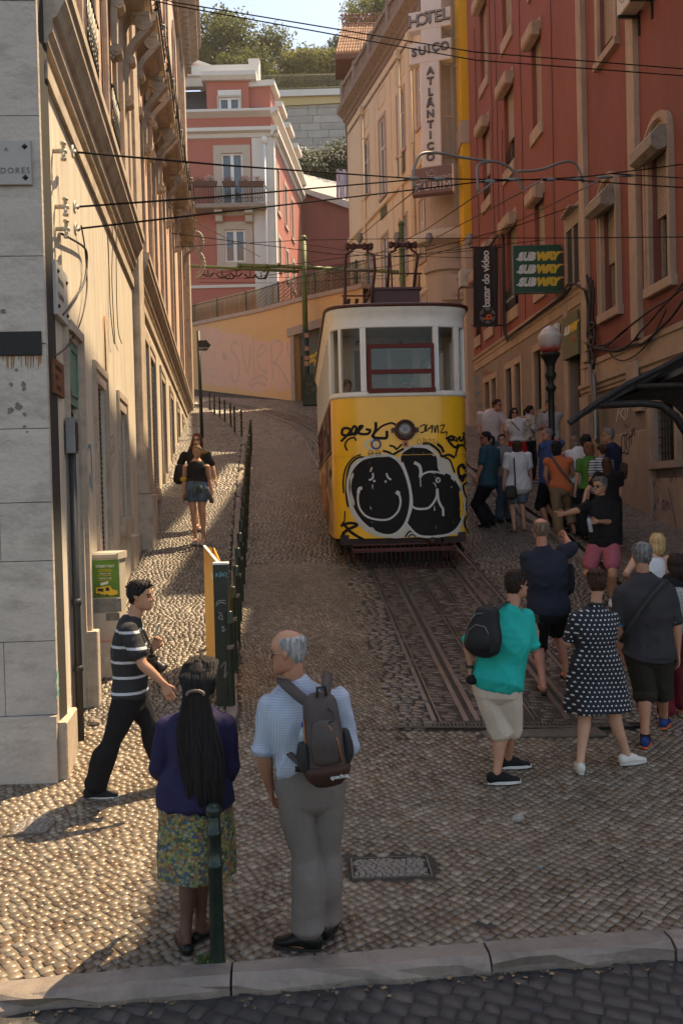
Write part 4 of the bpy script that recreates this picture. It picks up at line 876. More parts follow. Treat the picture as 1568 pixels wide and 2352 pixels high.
e0=FH.p(10.6,0,0); e1=FH.p(10.6,-9,0); b=MB(); b.add([e0+Vector((0,0,5)),e1+Vector((0,0,5)),e1+Vector((0,0,22.6)),e0+Vector((0,0,22.6))],[(0,1,2,3)]); b.build('end_wall',mat('rough_brown_edge',(.2,.11,.07),.9,var=.4,scale=8,bump=.6),Ho)
b=MB(); b.prof(FH,-.6,10.7,[(0,21.9),(.08,21.95),(.08,22.1),(.2,22.2),(.2,22.3),(.5,22.55),(.5,22.8),(0,22.9)]); b.prof(FH,-.6,10.7,[(0,21.4),(.05,21.4),(.05,21.5),(0,21.5)]); b.build('cornice',m_balu,Ho)
b=MB(); b.fb(FH,-1,10.7,.0,.3,22.91,23.1); b.fb(FH,-1,10.7,.02,.28,23.85,24.05)
for u in (-.3,2.6,5.4,8.0,10.3): b.fb(FH,u,u+.35,-.0,.32,23.1,24.12)
for k in range(44):
 u=-.2+k*.25; b.lathe(FH.p(u,.15,23.1),[(.07,0),(.05,.1),(.09,.3),(.045,.6),(.07,.75)],6)
b.build('balustrade',m_balu,Ho)
b=MB()
for u in (.95,3.35,5.75,8.1,10.3): b.fb(FH,u,u+.1,.0,.03,9,21.4)
for (a,e,z0,z1) in HW:
 for (p,q) in ((20.4,21.2),(10.9,11.7)):
  for n0,(x0,x1,y0,y1) in enumerate(((a-.1,e+.1,p,p+.04),(a-.1,e+.1,q,q+.04),(a-.1,a-.06,p+.041,q-.001),(e+.06,e+.1,p+.041,q-.001))): b.fb(FH,x0,x1,.0,.025,y0,y1)
b.prof(FH,-.6,10.6,[(0,15.75),(.12,15.8),(.14,15.97),(0,16.02)]); b.build('plaster_panels',m_hot,Ho)
m_hfr=mat('mauve_stone_surround',(.46,.33,.28),.8,var=.08)
for i,(a,e,z0,z1) in enumerate(HW+HL+HG):
 s=MB(); surround(s,FH,a,e,z0,z1,.13,.0,.03); o=s.build('window',m_hfr,Ho)
 s=MB(); s.fb(FH,a,e,-.14,-.11,z0,z1); s.build('pane',mat('hotel_glass',(.05,.045,.05),.3,bump=0,spec=.25,var=.4,scale=1),o); s=MB(); hz=z0+(z1-z0)*.62
 for q in (a,(a+e)/2-.035,e-.07): s.fb(FH,q,q+.07,-.109,-.05,z0,z1)
 for zz in (z0,hz,z1-.07): s.fb(FH,a+.071,(a+e)/2-.036,-.107,-.052,zz,zz+.07); s.fb(FH,(a+e)/2+.036,e-.071,-.107,-.052,zz,zz+.07)
 s.build('frame',m_whitep,o)
 if i==2 or i==1:
  s=MB(); slats(s,FH,a,e,z0-1.0,z0-.15,.03,.09); s.build('vent_louvre',mat('olive_louvre',(.13,.12,.06),.7,var=.3,scale=9),o)
for u in (7.55,2.0,.5):
 T=thing('rainwater_pipe',FH.p(u,.1,8),{7.55:'cream rainwater pipe with hopper, leftmost on the hotel front',2.0:'cream rainwater pipe with hopper on the hotel front, just left of the tall sign',.5:'thin rainwater pipe on the hotel front close behind the tall sign'}[u],'rainwater pipe')
 b=MB(); b.tube([FH.p(u,.09,8),FH.p(u,.09,21.3)],.07,8); b.fb(FH,u-.14,u+.14,.02,.26,21.2,21.6,.04)
 for z in (11,14,17,20): b.tube([FH.p(u,.09,z),FH.p(u,.09,z+.07)],.09,8)
 b.build('pipe',m_hot,T)
m_sgn=mat('sign_box_white',(.74,.70,.66),.5,var=.05,scale=1,stain=(2,.2,(.5,.42,.36)))
S0=P(*K('L',865,1700),33.9); ang_=math.radians(16)
FS=Fr((S0.x,S0.y),(S0.x+math.cos(ang_),S0.y-math.sin(ang_)),1); FS.n=Vector((-math.sin(ang_),-math.cos(ang_),0))
SU=lambda x,y:FS.uz(*K('L',x,y))
T=thing('hotel_sign',S0,'tall white stepped box sign reading HOTEL SUIÇO ATLÂNTICO down the hotel corner','hotel sign')
Ho_s=T
def sbox(b,x0,x1,y0,y1,n0=-.35,n1=0.0):
 a=SU(x0,(y0+y1)/2); c=SU(x1,(y0+y1)/2); zt=SU((x0+x1)/2,y0)[1]; zb=SU((x0+x1)/2,y1)[1]; b.fb(FS,a[0],c[0],n0,n1,zb,zt,.03)
b=MB(); sbox(b,742,1185,92,290,-.35,.0); sbox(b,870,1085,-90,100,-.34,-.004); sbox(b,870,1085,285,430,-.34,-.004); sbox(b,745,1190,415,640,-.35,.0); sbox(b,868,1078,632,1740,-.34,-.004)
b.build('sign_box',m_sgn,T)
m_let=mat('navy_sign_letters',(.03,.035,.07),.4,bump=0); m_neo=mat('neon_tube_glass',(.42,.33,.26),.3,bump=0)
def neon(ch,xc,yb,hpx,slope=0.0):
 u,z=SU(xc,yb); hz=hpx*.38265/1.74171*33.9/2000
 ux=(FS.u+Vector((0,0,slope))).normalized()
 text_part('lettering',ch,hz*1.36,FS.p(u,.008,z),ux,(0,0,1),m_let,T,ext=.035,bold=.014,align='CENTER')
 v,f=textmesh(ch,hz*1.36,FS.p(u,.05,z),ux,(0,0,1),ext=.004,bold=-.012,align='CENTER'); q=MB(); q.add(v,f); q.build('neon_line',m_neo,T)
for i,(ch,x,yb) in enumerate((('H',795,282),('O',882,258),('T',965,236),('E',1052,222),('L',1132,200))): neon(ch,x,yb,125,.0)
for ch,x,yb in (('S',802,588),('U',885,567),('I',955,550),('Ç',1025,528),('O',1118,517)): neon(ch,x,yb,86)
for ch,yb in zip('ATLÂNTICO',(772,880,995,1112,1222,1334,1445,1562,1675)): neon(ch,970,yb,78)
b=MB()
for yy in (350,640,1180,1690):
 u,z=SU(1100,yy); b.tube([FS.p(u,-.2,z),FS.p(u+.9,-.9,z+.02)],.02,5)
u,z=SU(1160,250); u2,z2=SU(1165,1690); b.tube([FS.p(u,-.5,z),FS.p(u,-.5,z2)],.018,5); b.build('stay',m_cream,T)
T=thing('hotel_brand_panel',FS.p(-.2,0,14.8),'mauve rectangular hotel panel with white crown and lettering under the tall sign','sign')
a=SU(772,1780); c=SU(1195,1700); zt=SU(980,1740)[1]
b=MB(); b.fb(FS,a[0],c[0],-.35,.0,zt-1.02,zt,.02); b.build('panel',mat('mauve_panel',(.20,.12,.11),.5,var=.05,bump=0),T); b=MB(); b.fb(FS,c[0],c[0]+.05,-.36,.01,zt-1.02,zt+.02); b.build('edge',m_sgn,T)
mid=(a[0]+c[0])/2
text_part('lettering','HOTELS & RESORTS',.155,FS.p(mid,.004,zt-.48),FS.u,(0,0,1),m_wht,T,ext=.003,align='CENTER',spacing=1.2); text_part('lettering','TURIM',.42,FS.p(mid+.05,.004,zt-.88),FS.u,(0,0,1),m_wht,T,ext=.003,align='CENTER',spacing=1.15)
b=MB(); k=[(-.16,-.33),(-.2,-.16),(-.1,-.24),(0,-.1),(.1,-.24),(.2,-.16),(.16,-.33)]; b.tube([FS.p(mid+x,.008,zt+z) for x,z in k+[k[0]]],.012,4,smooth=False); b.build('crown',m_wht,T)
q=P(*K('M',290,600),34.0); FQ=Fr((q.x,q.y),(q.x+1,q.y-.12),1); FQ.n=Vector((-.12,-1,0)).normalized()
T=thing('street_name_plaque',q,'stone plaque reading RUA DA GLORIA on the rounded hotel corner behind the air conditioner','plaque')
b=MB(); b.fb(FQ,-.5,.55,-.1,.02,q.z-.48,q.z+.5,.02); b.build('slab',m_hst,T)
for i,t_ in enumerate(('RUA','DA','GLORIA')): text_part('lettering',t_,.2,FQ.p(.25,.022,q.z+.22-i*.29),FQ.u,(0,0,1),m_text,T,ext=.002,align='CENTER')
Y=thing('yellow_building',(7,44,9),'strip of a bright yellow building seen between the hotel corner and the red building','building')
zz=lambda y:P(1070,y,33.4).z
xa=P(1060,300,33.4).x
b=MB(); b.box(xa,xa+2.2,33.4,34.6,zz(545),zz(328)); b.box(xa,xa+2.2,33.4,34.6,zz(276),26); b.build('wall',mat('egg_yellow_plaster',(.72,.42,.02),.8,var=.06),Y)
b=MB(); b.box(xa-.05,xa+2.25,33.35,34.65,zz(327.8),zz(276.2)); b.box(xa+.02,xa+2.2,33.42,34.6,4,zz(545.3)); b.build('stone_band',m_hst,Y)
T=thing('service_lines',FR.p(11,.03,15),'thin dark service lines running down the red facade between its windows','cable bundle')
for u,z0,z1 in ((9.75,7.5,22),(12.55,7.5,22),(13.2,8,20),(6.9,7.5,22),(15.4,7.6,19),(11.95,7.5,14)):
 b=MB(); rr=random.Random(u); b.tube([FR.p(u+rr.uniform(-.05,.05),.03,z0+(z1-z0)*k/8) for k in range(9)],.010,4); b.build('line',m_cable,T)
# ================================================================ FAR END OF THE STREET
m_ywall=mat('ochre_retaining_plaster',(.62,.38,.17),.85,var=.07,scale=.5,bump=.1,bs=25,stain=(.35,.25,(.66,.36,.22)))
m_pinkb=mat('repainted_pink_patch',(.62,.38,.27),.85,var=.06,scale=.6,bump=.05)
m_fence=mat('aged_green_bars',(.06,.065,.035),.7,var=.3)
m_lattice=mat('tan_lattice',(.46,.34,.21),.9,var=.3,scale=9)
W0=(-8.91,56.39); W1=(-2.05,46.92); FW=Fr(W0,W1,1)
T=thing('retaining_wall',(-4,50,9),'ochre plaster retaining wall with pink painted-over graffiti below an iron railing, where the tracks turn','retaining wall')
def wtop(u): return float(np.interp(u,[-14,0.2,7.6,12,17],[14.9,13.72,13.12,12.90,12.5]))
def wbot(u): return 5.0
us=np.linspace(-14,17.4,60); b=MB(); dw=(11.25,13.9)
vs=[];
for u in us: vs+=[FW.p(u,0,4.0),FW.p(u,0,wtop(u))]
for i in range(len(us)-1):
 a,c=us[i],us[i+1]
 if c<=dw[0] or a>=dw[1]: b.quad(FW.p(a,0,4),FW.p(c,0,4),FW.p(c,0,wtop(c)),FW.p(a,0,wtop(a)))
A_=[u for u in us if u<=dw[0]][-1]; B_=[u for u in us if u>=dw[1]][0]
b.quad(FW.p(A_,0,4),FW.p(dw[0],0,4),FW.p(dw[0],0,11.2),FW.p(A_,0,11.2)); b.quad(FW.p(dw[1],0,4),FW.p(B_,0,4),FW.p(B_,0,11.2),FW.p(dw[1],0,11.2)); b.quad(FW.p(A_,0,11.2),FW.p(B_,0,11.2),FW.p(B_,0,wtop(B_)),FW.p(A_,0,wtop(A_)))
b.quad(FW.p(dw[0],0,4),FW.p(dw[0],-.5,4),FW.p(dw[0],-.5,11.2),FW.p(dw[0],0,11.2)); b.quad(FW.p(dw[1],0,4),FW.p(dw[1],-.5,4),FW.p(dw[1],-.5,11.2),FW.p(dw[1],0,11.2)); b.quad(FW.p(dw[0],0,11.2),FW.p(dw[1],0,11.2),FW.p(dw[1],-.5,11.2),FW.p(dw[0],-.5,11.2))
b.build('plaster_face',m_ywall,T)
b=MB()
for i in range(len(us)-1): a,c=us[i],us[i+1]; za,zc=wtop(a),wtop(c); b.boxv([FW.p(a,-.5,za-.0),FW.p(c,-.5,zc),FW.p(c,.09,zc),FW.p(a,.09,za),FW.p(a,-.5,za+.22),FW.p(c,-.5,zc+.22),FW.p(c,.09,zc+.22),FW.p(a,.09,za+.22)])
b.build('coping',mat('coping_stone',(.40,.29,.23),.85,var=.2,scale=5,bump=.4),T)
b=MB(); b.fb(FW,dw[0]-.35,dw[0],-.1,.06,6,11.2); b.fb(FW,dw[1],dw[1]+.3,-.1,.06,6,11.2); b.fb(FW,dw[0]-.6,dw[1]+.4,-.1,.10,11.2,11.65); d=b.build('doorway',mat('door_stone',(.33,.25,.20),.85,var=.2,scale=4),T)
b=MB(); b.fb(FW,dw[0],dw[1],-.4,-.35,6,10.1); b.build('gate_leaf',mat('dark_green_gate',(.035,.045,.035),.6,var=.3),d)
b=MB();
for k in range(22): b.fb(FW,dw[0]+k*.12,dw[0]+k*.12+.08,-.36,-.32,10.1,11.2)
b.build('louvre',mat('grey_green_louvre',(.13,.13,.10),.7),d)
def pp(c,l,n=.004): return [FW.p(*(lambda q:(q[0],n,q[1]))(FW.uz(*K(c,x,y)))) for x,y in l]
L_=[(205,420),(270,440),(320,450),(390,455),(400,490),(440,500),(470,490),(520,505),(570,500),(600,520),(650,505),(640,545),(700,560),(740,550),(780,575),(830,560),(860,545),(900,570),(975,575),(990,650),(990,760),(1005,850),(1020,980),(950,985),(890,1000),(840,960),(800,975),(740,990),(690,1015),(650,1000),(640,980),(560,985),(520,965),(470,975),(420,960),(350,955),(300,935),(205,930)]
b=MB(); q=pp('5',L_); b.add(q,[tuple(range(len(q)))]); b.build('repainted_patch',m_pinkb,T)
m_fade=mat('faded_grey_spray',(.50,.35,.27),.9,var=.05,bump=0)
tag_strokes('graffiti_tag',FW,[pix(FW,'5',s) for s in ([(540,590),(500,570),(480,640),(520,690),(550,780),(540,880),(505,915),(480,830)],[(570,570),(585,700),(620,830),(640,700),(640,600)],[(675,550),(670,700),(680,850)],[(710,700),(780,640),(740,600),(705,680),(730,800),(790,830)],[(820,600),(830,750),(840,890)],[(820,600),(880,560),(920,620),(860,740),(830,740),(900,800),(990,960)],[(960,580),(970,700)],[(630,940),(680,880),(750,860),(790,900)],[(650,960),(700,920),(780,940)])],.16,m_fade,'',None,n=.008,parent=T)
tag_strokes('graffiti_tag',FW,[pix(FW,'5',s) for s in ([(230,560),(260,520),(270,600),(220,700)],[(330,500),(370,480),(390,540),(340,640),(360,800)],[(280,800),(380,815)],[(290,860),(370,870)],[(320,880),(325,920)])],.05,m_fade,'',None,n=.008,parent=T)
b=MB(); q=pp('5',[(405,680),(420,660),(435,675),(447,700),(440,720),(425,732),(410,715)],.02); b.add(q,[tuple(range(len(q)))]); b.build('broken_plaster_spot',m_lattice,T)
tag_strokes('graffiti_tag',Fr(FW.p(0,-.35,0),FW.p(1,-.35,0),1),[pix(Fr(FW.p(0,-.35,0),FW.p(1,-.35,0),1),'5',s) for s in ([(1150,760),(1170,680),(1180,740),(1210,640),(1215,700),(1250,600)],[(1140,700),(1180,690),(1230,650)],[(1160,740),(1200,730),(1190,770)])],.10,mat('yellow_spray',(.55,.36,.02),.8,bump=0),'',None,n=.006,parent=T)
T=thing('railing_fence',(-4,50,13),'long sloping iron bar railing with tan lattice screens on top of the ochre wall','railing')
b=MB(); l=MB();
for i in range(len(us)-1):
 a,c=us[i],us[i+1]; za,zc=wtop(a)+.22,wtop(c)+.22
 b.tube([FW.p(a,-.1,za+1.12),FW.p(c,-.1,zc+1.12)],.03,4,smooth=False); b.tube([FW.p(a,-.1,za+.06),FW.p(c,-.1,zc+.06)],.02,4,smooth=False)
u=-14.
while u<17.2: z=wtop(u)+.22; b.tube([FW.p(u,-.1,z),FW.p(u,-.1,z+1.2)],.016,4); u+=.13
b.build('bars',m_fence,T,kind='stuff')
u=-14.
while u<17.2:
 z=wtop(u)+.24; l.tube([FW.p(u,-.2,z),FW.p(u+.55,-.2,z+1.05)],.013,3,smooth=False);
 u+=.11
u=-14.
while u<17.2:
 z=wtop(u)+.24; l.fb(FW,u,u+.05,-.24,-.18,z,z+1.06); u+=1.9
l.build('lattice_screen',m_lattice,T)
b=MB();
for u in np.arange(-12,17,3.6): z=wtop(u)+.22; b.fb(FW,u-.03,u+.03,-.14,-.06,z,z+1.25)
b.build('post',m_fence,T)
b=MB(); q=[FW.p(-14,-.5,13.6),FW.p(17.4,-.5,12.6),(14,60,14),(14,110,24),(-40,110,24),(-30,70,14)]; b.add(q,[tuple(range(6))]); b.build('terrace',m_earth,kind='structure')
m_pk=mat('rose_red_plaster',(.40,.135,.10),.8,var=.06,scale=.5,bump=.08); m_wt=mat('white_stucco',(.62,.60,.56),.75,var=.06,scale=1.5,bump=.1)
m_slate=mat('dark_slate_roof',(.035,.033,.035),.6,var=.3,scale=14,bump=.5)
pc=P(624,290,62); FP=Fr((pc.x,62.),(pc.x-1,62.),-1)  # front face, u to the left
FPs=Fr((pc.x,62.),(pc.x+.1005*10,72.),-1) ; FPs.n=Vector((FPs.u.y,-FPs.u.x,0)) # side face receding right
zq=lambda x,y,d=62:P(x,y,d).z
Q=thing('rose_town_house',(pc.x-4,64,14),'rose red town house with white cornices, dark mansard and flower balcony, beyond the ochre wall','building')
K2=lambda x,y:FP.uz(*K('2',x,y))
def rect2(c,x0,y0,x1,y1,fr=FP): a=fr.uz(*K(c,x0,y0)); e=fr.uz(*K(c,x1,y1)); return (min(a[0],e[0]),max(a[0],e[0]),min(a[1],e[1]),max(a[1],e[1]))
r1=rect2('2',240,800,360,1085); r2=rect2('2',258,1200,370,1368); L1=16
h=[r1,r2,(r1[0]+5,r1[1]+5,r1[2],r1[3]),(r2[0]+5,r2[1]+5,r2[2],r2[3])]
zc=K2(300,690)[1]; zt=K2(300,590)[1]
wall(FP,0,L1,12,zt,h,.25).build('front_wall',m_pk,Q)
hs=[]
for (x,y0,y1,wd) in ((530,850,1100,8),(570,930,1170,10),(605,1010,1240,12)):
 a=FPs.uz(*K('2',x,y0)); e=FPs.uz(*K('2',x+wd,y1)); hs.append((a[0]-.1,a[0]+.9,min(23.3,26.5-3.1),26.4))
hs+= [(a,c,19.2,21.4) for (a,c,_x,_y) in hs]
wall(FPs,0,15,12,zt,hs,.25).build('side_wall',m_pk,Q)
b=MB(); pr=[(0,zc-.45),(.12,zc-.4),(.18,zc-.15),(.45,zc-.05),(.45,zc+.2),(0,zc+.3)]; b.prof(FP,-.45,L1,pr); b.prof(FPs,-.45,15.3,pr); b.build('cornice',m_wt,Q)
b=MB(); pr=[(0,zt-.3),(.2,zt-.2),(.5,zt-.05),(.5,zt+.12),(0,zt+.2)]; b.prof(FP,-.5,L1,pr); b.prof(FPs,-.5,15.3,pr); b.build('upper_cornice',m_wt,Q)
b=MB(); b.fb(FP,.0,1.45,0,.10,12,zc-.45); b.fb(FPs,.0,.7,0,.10,12,zc-.45); b.fb(FP,-.0,L1,0,.08,K2(200,1505)[1],K2(200,1490)[1]); b.build('corner_pilaster',m_wt,Q)
def pwin(fr,r,dark=.5,par=None,w=.55,stone=m_hst):
 s=MB(); surround(s,fr,*r,w,.0,.05); o=s.build('window',mat('pale_beige_stone',(.47,.40,.33),.8,var=.08),par)
 s=MB(); s.fb(fr,r[0],r[1],-.2,-.16,r[2],r[3]); s.build('pane',glass('sky_glass',(.07,.10,.12),.04),o)
 s=MB(); t=.13; m_=(r[0]+r[1])/2
 for a in (r[0],r[1]-t): s.fb(fr,a,a+t,-.159,-.08,r[2],r[3])
 s.fb(fr,m_-t*.9,m_+t*.9,-.159,-.07,r[2],r[3]); s.fb(fr,r[0]+t,r[1]-t,-.157,-.085,r[3]-t,r[3]); s.fb(fr,r[0]+t,r[1]-t,-.157,-.085,r[2],r[2]+t); s.build('frame',m_whitep,o); return o
for r in h: pwin(FP,r,par=Q)
for r in hs: pwin(FPs,r,par=Q,w=.22)
bz=K2(200,1085)[1]; bu=K2(480,1060)[0]
b=MB(); b.fb(FP,bu,L1-1,.0,1.0,bz-.32,bz,.05); o=b.build('balcony',mat('balcony_stone',(.30,.24,.20),.85,var=.2),Q)
b=MB();
for x in (232,388):
 u,z=K2(x,1110); b.fb(FP,u-.3,u+.3,.0,.75,z-.25,z+.25,.05); b.fb(FP,u-.26,u+.26,.0,.45,z-.75,z-.25,.05)
b.build('bracket',mat('pale_beige_stone',(.47,.40,.33)),o)
b=MB(); u=bu+.05
while u<L1-1: b.tube([FP.p(u,.95,bz),FP.p(u,.95,bz+1.15)],.018,4); u+=.17
b.tube([FP.p(bu,.95,bz+1.15),FP.p(L1-1,.95,bz+1.15)],.035,4); b.tube([FP.p(bu,.95,bz+.35),FP.p(L1-1,.95,bz+.35)],.02,4); b.tube([FP.p(bu,.95,bz+1.15),FP.p(bu,0,bz+1.15)],.03,4)
for k in range(24): c=FP.p(bu+.3+k*.33,.95,bz+.18); b.tube([c+FP.u*.13*math.cos(t)+Vector((0,0,.13*math.sin(t))) for t in np.linspace(0,2*PI,7)],.016,4)
b.build('railing',m_blackiron,o)
zd=zt+.1; zr=K2(200,420)[1]
b=MB(); b.add([FP.p(0,0,zd),FP.p(L1,0,zd),FP.p(L1,-2.2,zr+.3),FP.p(1.2,-2.2,zr+.3)],[(0,1,2,3)]); b.add([FPs.p(0,0,zd),FPs.p(15,0,zd),FPs.p(15,-2.2,zr+.3),FP.p(1.2,-2.2,zr+.3)],[(3,2,1,0)]); b.build('mansard_roof',m_slate,Q)
rd_=rect2('2',228,508,340,590); a=K2(385,560)[0]; e=K2(165,560)[0]
b=MB(); wall(FP,a,e,zd,zr,[rd_],.2,n=-.15,mb=b); b.add([FP.p(a,-.15,zd),FP.p(a,-3,zd),FP.p(a,-3,zr),FP.p(a,-.15,zr)],[(0,1,2,3)]); b.add([FP.p(e,-.15,zd),FP.p(e,-3,zd),FP.p(e,-3,zr),FP.p(e,-.15,zr)],[(0,1,2,3)]); dm=b.build('dormer',m_pk,Q)
b=MB(); b.prof(FP,a-.6,e+.3,[(-.2,zr),(.1,zr),(.3,zr+.25),(.3,zr+.55),(-3,zr+.6),(-3,zr)]); b.build('dormer_cornice',m_wt,dm)
pwin(FP,rd_,par=Q,w=.12);
b=MB(); s=rect2('2',222,470,345,508); slats(b,FP,s[0],s[1],s[2],s[3],-.1,.12); b.build('roller_shutter',m_whitep,dm)
for k,(x0,y0,x1,y1) in enumerate(((405,450,500,590),(495,550,540,630),(535,640,575,700),(590,760,630,800))):
 u0=[.3,3.7,7.4,11.5][k]; b=MB(); b.boxv([FPs.p(u0,-.1,zd),FPs.p(u0+1.9,-.1,zd),FPs.p(u0+1.9,-2.5,zd),FPs.p(u0,-2.5,zd)]+[FPs.p(u0,-.1,zr-.35),FPs.p(u0+1.9,-.1,zr-.35),FPs.p(u0+1.9,-2.5,zr-.35),FPs.p(u0,-2.5,zr-.35)]); o=b.build('dormer',m_pk,Q)
 b=MB(); b.fb(FPs,u0-.2,u0+2.1,-2.6,.25,zr-.35,zr+.05,.04); b.build('dormer_cornice',m_wt,o)
b=MB(); b.prof(FP,.9,L1,[(-2.0,zr+.3),(-1.4,zr+.3),(-1.2,zr+.8),(-1.0,zr+.9),(-1.0,zr+1.6),(-2.0,zr+1.7)]); b.build('attic_cornice',m_wt,Q)
b=MB(); b.add([FP.p(4.4,-2,zr+1.6),FP.p(L1,-2,zr+1.6),FP.p(L1,-6,zr+5.2),FP.p(9,-6,zr+5.2)],[(0,1,2,3)]); b.add([FP.p(4.4,-2,zr+1.6),FP.p(9,-6,zr+5.2),FP.p(4,-10,zr+1.6)],[(0,1,2)]); b.build('upper_roof',m_pk,Q)
b=MB(); b.tube([FP.p(4.2,-1.9,zr+1.75),FP.p(9,-5.9,zr+5.3)],.22,6); b.fb(FP,.9,1.7,-2.6,-1.8,zr+.4,zr+2.4); b.build('roof_edge',m_wt,Q)
for u,lb in ((.55,'white rainwater pipe on the rose house corner'),):
 T=thing('rainwater_pipe',FP.p(u,.2,13),'white rainwater pipe down the corner pilaster of the rose red town house','rainwater pipe'); b=MB(); b.tube([FP.p(u,.2,12),FP.p(u,.2,zc-.6)],.10,8); b.lathe(FP.p(u,.2,zc-1.0),[(.1,0),(.22,.3),(.22,.5)],8); b.build('pipe',m_whitep,T)
m_pot=mat('dark_terracotta',(.10,.045,.035),.8); m_leafd=mat('flower_leaf',(.05,.08,.03),.7,isl=.3,bump=0); m_petal=[mat('petal_pink',(.62,.16,.22),.6,isl=.3,bump=0),mat('petal_white',(.66,.55,.55),.6,isl=.2,bump=0),mat('petal_red',(.42,.06,.06),.6,isl=.3,bump=0)]
def leaves(b,c,r,n,s,sq=(1,1,1),rr=random):
 for _ in range(n):
  v=Vector((rr.gauss(0,1),rr.gauss(0,1),rr.gauss(0,1))).normalized()*r*rr.random()**.45; v=Vector((v.x*sq[0],v.y*sq[1],v.z*sq[2])); q=Vector(c)+v
  a=Vector((rr.gauss(0,1),rr.gauss(0,1),rr.gauss(0,1))).normalized(); d=a.orthogonal().normalized()*s*rr.uniform(.6,1.3); a=a*s*rr.uniform(.6,1.3); b.add([q-a,q-d*.6,q+a,q+d*.6],[(0,1,2,3)])
for k,(x,hue) in enumerate(((135,2),(197,1),(290,2),(375,0),(440,2))):
 u,z=K2(x,988); c=FP.p(u,1.05,z)
 T=thing('flower_box',c,['dark flower box with red blooms, leftmost on the rose house balcony','flower box with pink and white blooms, second from left on the rose house balcony','plain dark flower box with sparse red leaves in front of the balcony door','flower box with pink blooms right of the balcony door','flower box with dull red blooms at the right end of the rose house balcony'][k],'flower box','flower boxes on the balcony railing')
 b=MB(); b.boxv([c+Vector(q) for q in ((-.38,-.12,-.2),(.38,-.12,-.2),(.38,.12,-.2),(-.38,.12,-.2),(-.46,-.16,.16),(.46,-.16,.16),(.46,.16,.16),(-.46,.16,.16))]); b.build('box',m_pot,T)
 r_=random.Random(k); b=MB(); leaves(b,c+Vector((0,0,.3)),.42,90,.05,(1,.5,.55),r_); b.build('leaves',m_leafd,T,kind='stuff'); b=MB(); leaves(b,c+Vector((0,-.05,.36)),.42,110 if hue!=2 else 45,.05,(1,.5,.6),r_); b.build('blossom',m_petal[hue],T,kind='stuff')
R_=thing('low_red_wing',(1,77,18),'plain low red wing with pale tiled roof, between the rose house and the hotel','building')
def frontpoly(px,d): return [P(x,y,d) for x,y in px]
def slab(px,d,th):
 b=MB(); b.ext(frontpoly(px,d),(0,th,0)); return b
slab([(680,700),(830,700),(830,480),(700,433),(688,440)],76,3).build('wall',m_red2,R_)
b=MB(); b.add(frontpoly([(686,428),(830,470),(830,488),(690,440)],75.6)+frontpoly([(680,395),(830,430),(830,488),(690,440)],79),[(0,1,2,3),(0,4,5,1)]); b.build('roof',mat('pale_tile_roof',(.42,.38,.34),.8,var=.25,scale=9,bump=.4),R_)
B_=thing('stone_bastion_wall',(1,92,28),'pale block-stone retaining wall with an ochre upper band and white coping, below the trees','retaining wall')
m_bast=mat('pale_block_stone',(.36,.34,.31),.85,var=.12,scale=1.2,bump=.3,stain=(1.5,.3,(.26,.24,.22)),isl=.12)
b=MB(); rr=random.Random(8)
y=232
rowpx=[(y_,y_+17) for y_ in range(216,345,17)]
for j,(ya,yb) in enumerate(rowpx):
 x=600+rr.uniform(-20,0)
 while x<830:
  L_=rr.choice([22,48,60]); xe=min(x+L_,835); sl=lambda xx:-.03*(xx-620)
  b.ext(frontpoly([(x+.5,yb+sl(x)),(xe-.5,yb+sl(xe)),(xe-.5,ya+.8+sl(xe)),(x+.5,ya+.8+sl(x))],90-rr.uniform(0,.05)),(0,1,0)); x=xe
b.build('stone_blocks',m_bast,B_)
slab([(590,420),(840,420),(840,222),(590,228)],90.3,2).build('backing',mat('mortar_grey',(.2,.19,.17),.9),B_)
slab([(590,245),(840,232),(840,205),(590,215)],89.8,2).build('ochre_band',mat('ochre_band',(.50,.40,.20),.85,var=.06),B_)
slab([(590,222),(840,214),(840,200),(590,207)],89.5,2.4).build('coping',m_wt,B_)
T=thing('terrace_railing',(1,91,33),'thin dark iron railing above the white coping in front of the trees','railing')
b=MB(); x=592
while x<800: b.tube([P(x,210-.03*(x-600),90.5),P(x,172-.03*(x-600),90.5)],.03,4); x+=4.2
b.tube([P(592,175,90.5),P(800,169,90.5)],.05,4); b.tube([P(592,204,90.5),P(800,198,90.5)],.05,4); b.build('bars',m_fence,T)
H_=thing('tiled_roof_house',(2,58,24),'white house with clay tile roof and spiked ridge, left of the hotel roof','building')
d=52
slab([(826,420),(826,150),(960,140),(960,420)],d,5).build('wall',m_wt,H_)
slab([(832,260),(832,172),(960,165),(960,260)],d-.05,.04).build('checker_panel',mat('purple_yellow_paint',(.28,.10,.12),.7,var=.3,scale=1.5),H_)
slab([(806,520),(800,400),(790,170),(822,150),(830,420),(812,520)],d+.5,3).build('brown_side',mat('dark_brown_shingle',(.10,.04,.025),.9,var=.3,scale=6,bump=.4),H_)
m_tile=mat('clay_roof_tile',(.33,.17,.10),.8,var=.3,scale=6,bump=.3,isl=.25)
b=MB(); A1=P(770,120,d-1.2); A2=P(930,112,d-1.2); A3=P(928,52,d+2.2); A4=P(786,56,d+2.2)
for i in range(26):
 for j in range(9):
  s0=i/26; s1=(i+.82)/26; t0=j/9; t1=(j+1.05)/9
  f=lambda s,t:(A1.lerp(A2,s)).lerp(A4.lerp(A3,s),t)
  lift=Vector((0,-.02,.10)); p0,p1,p2,p3=f(s0,t0),f(s1,t0),f(s1,t1),f(s0,t1); mm0,mm1=(p0+p1)/2+lift,(p3+p2)/2+lift*.6
  b.add([p0,mm0+Vector((0,0,.04)),p1,p2,mm1,p3],[(0,1,4,5),(1,2,3,4),(0,2,1)])
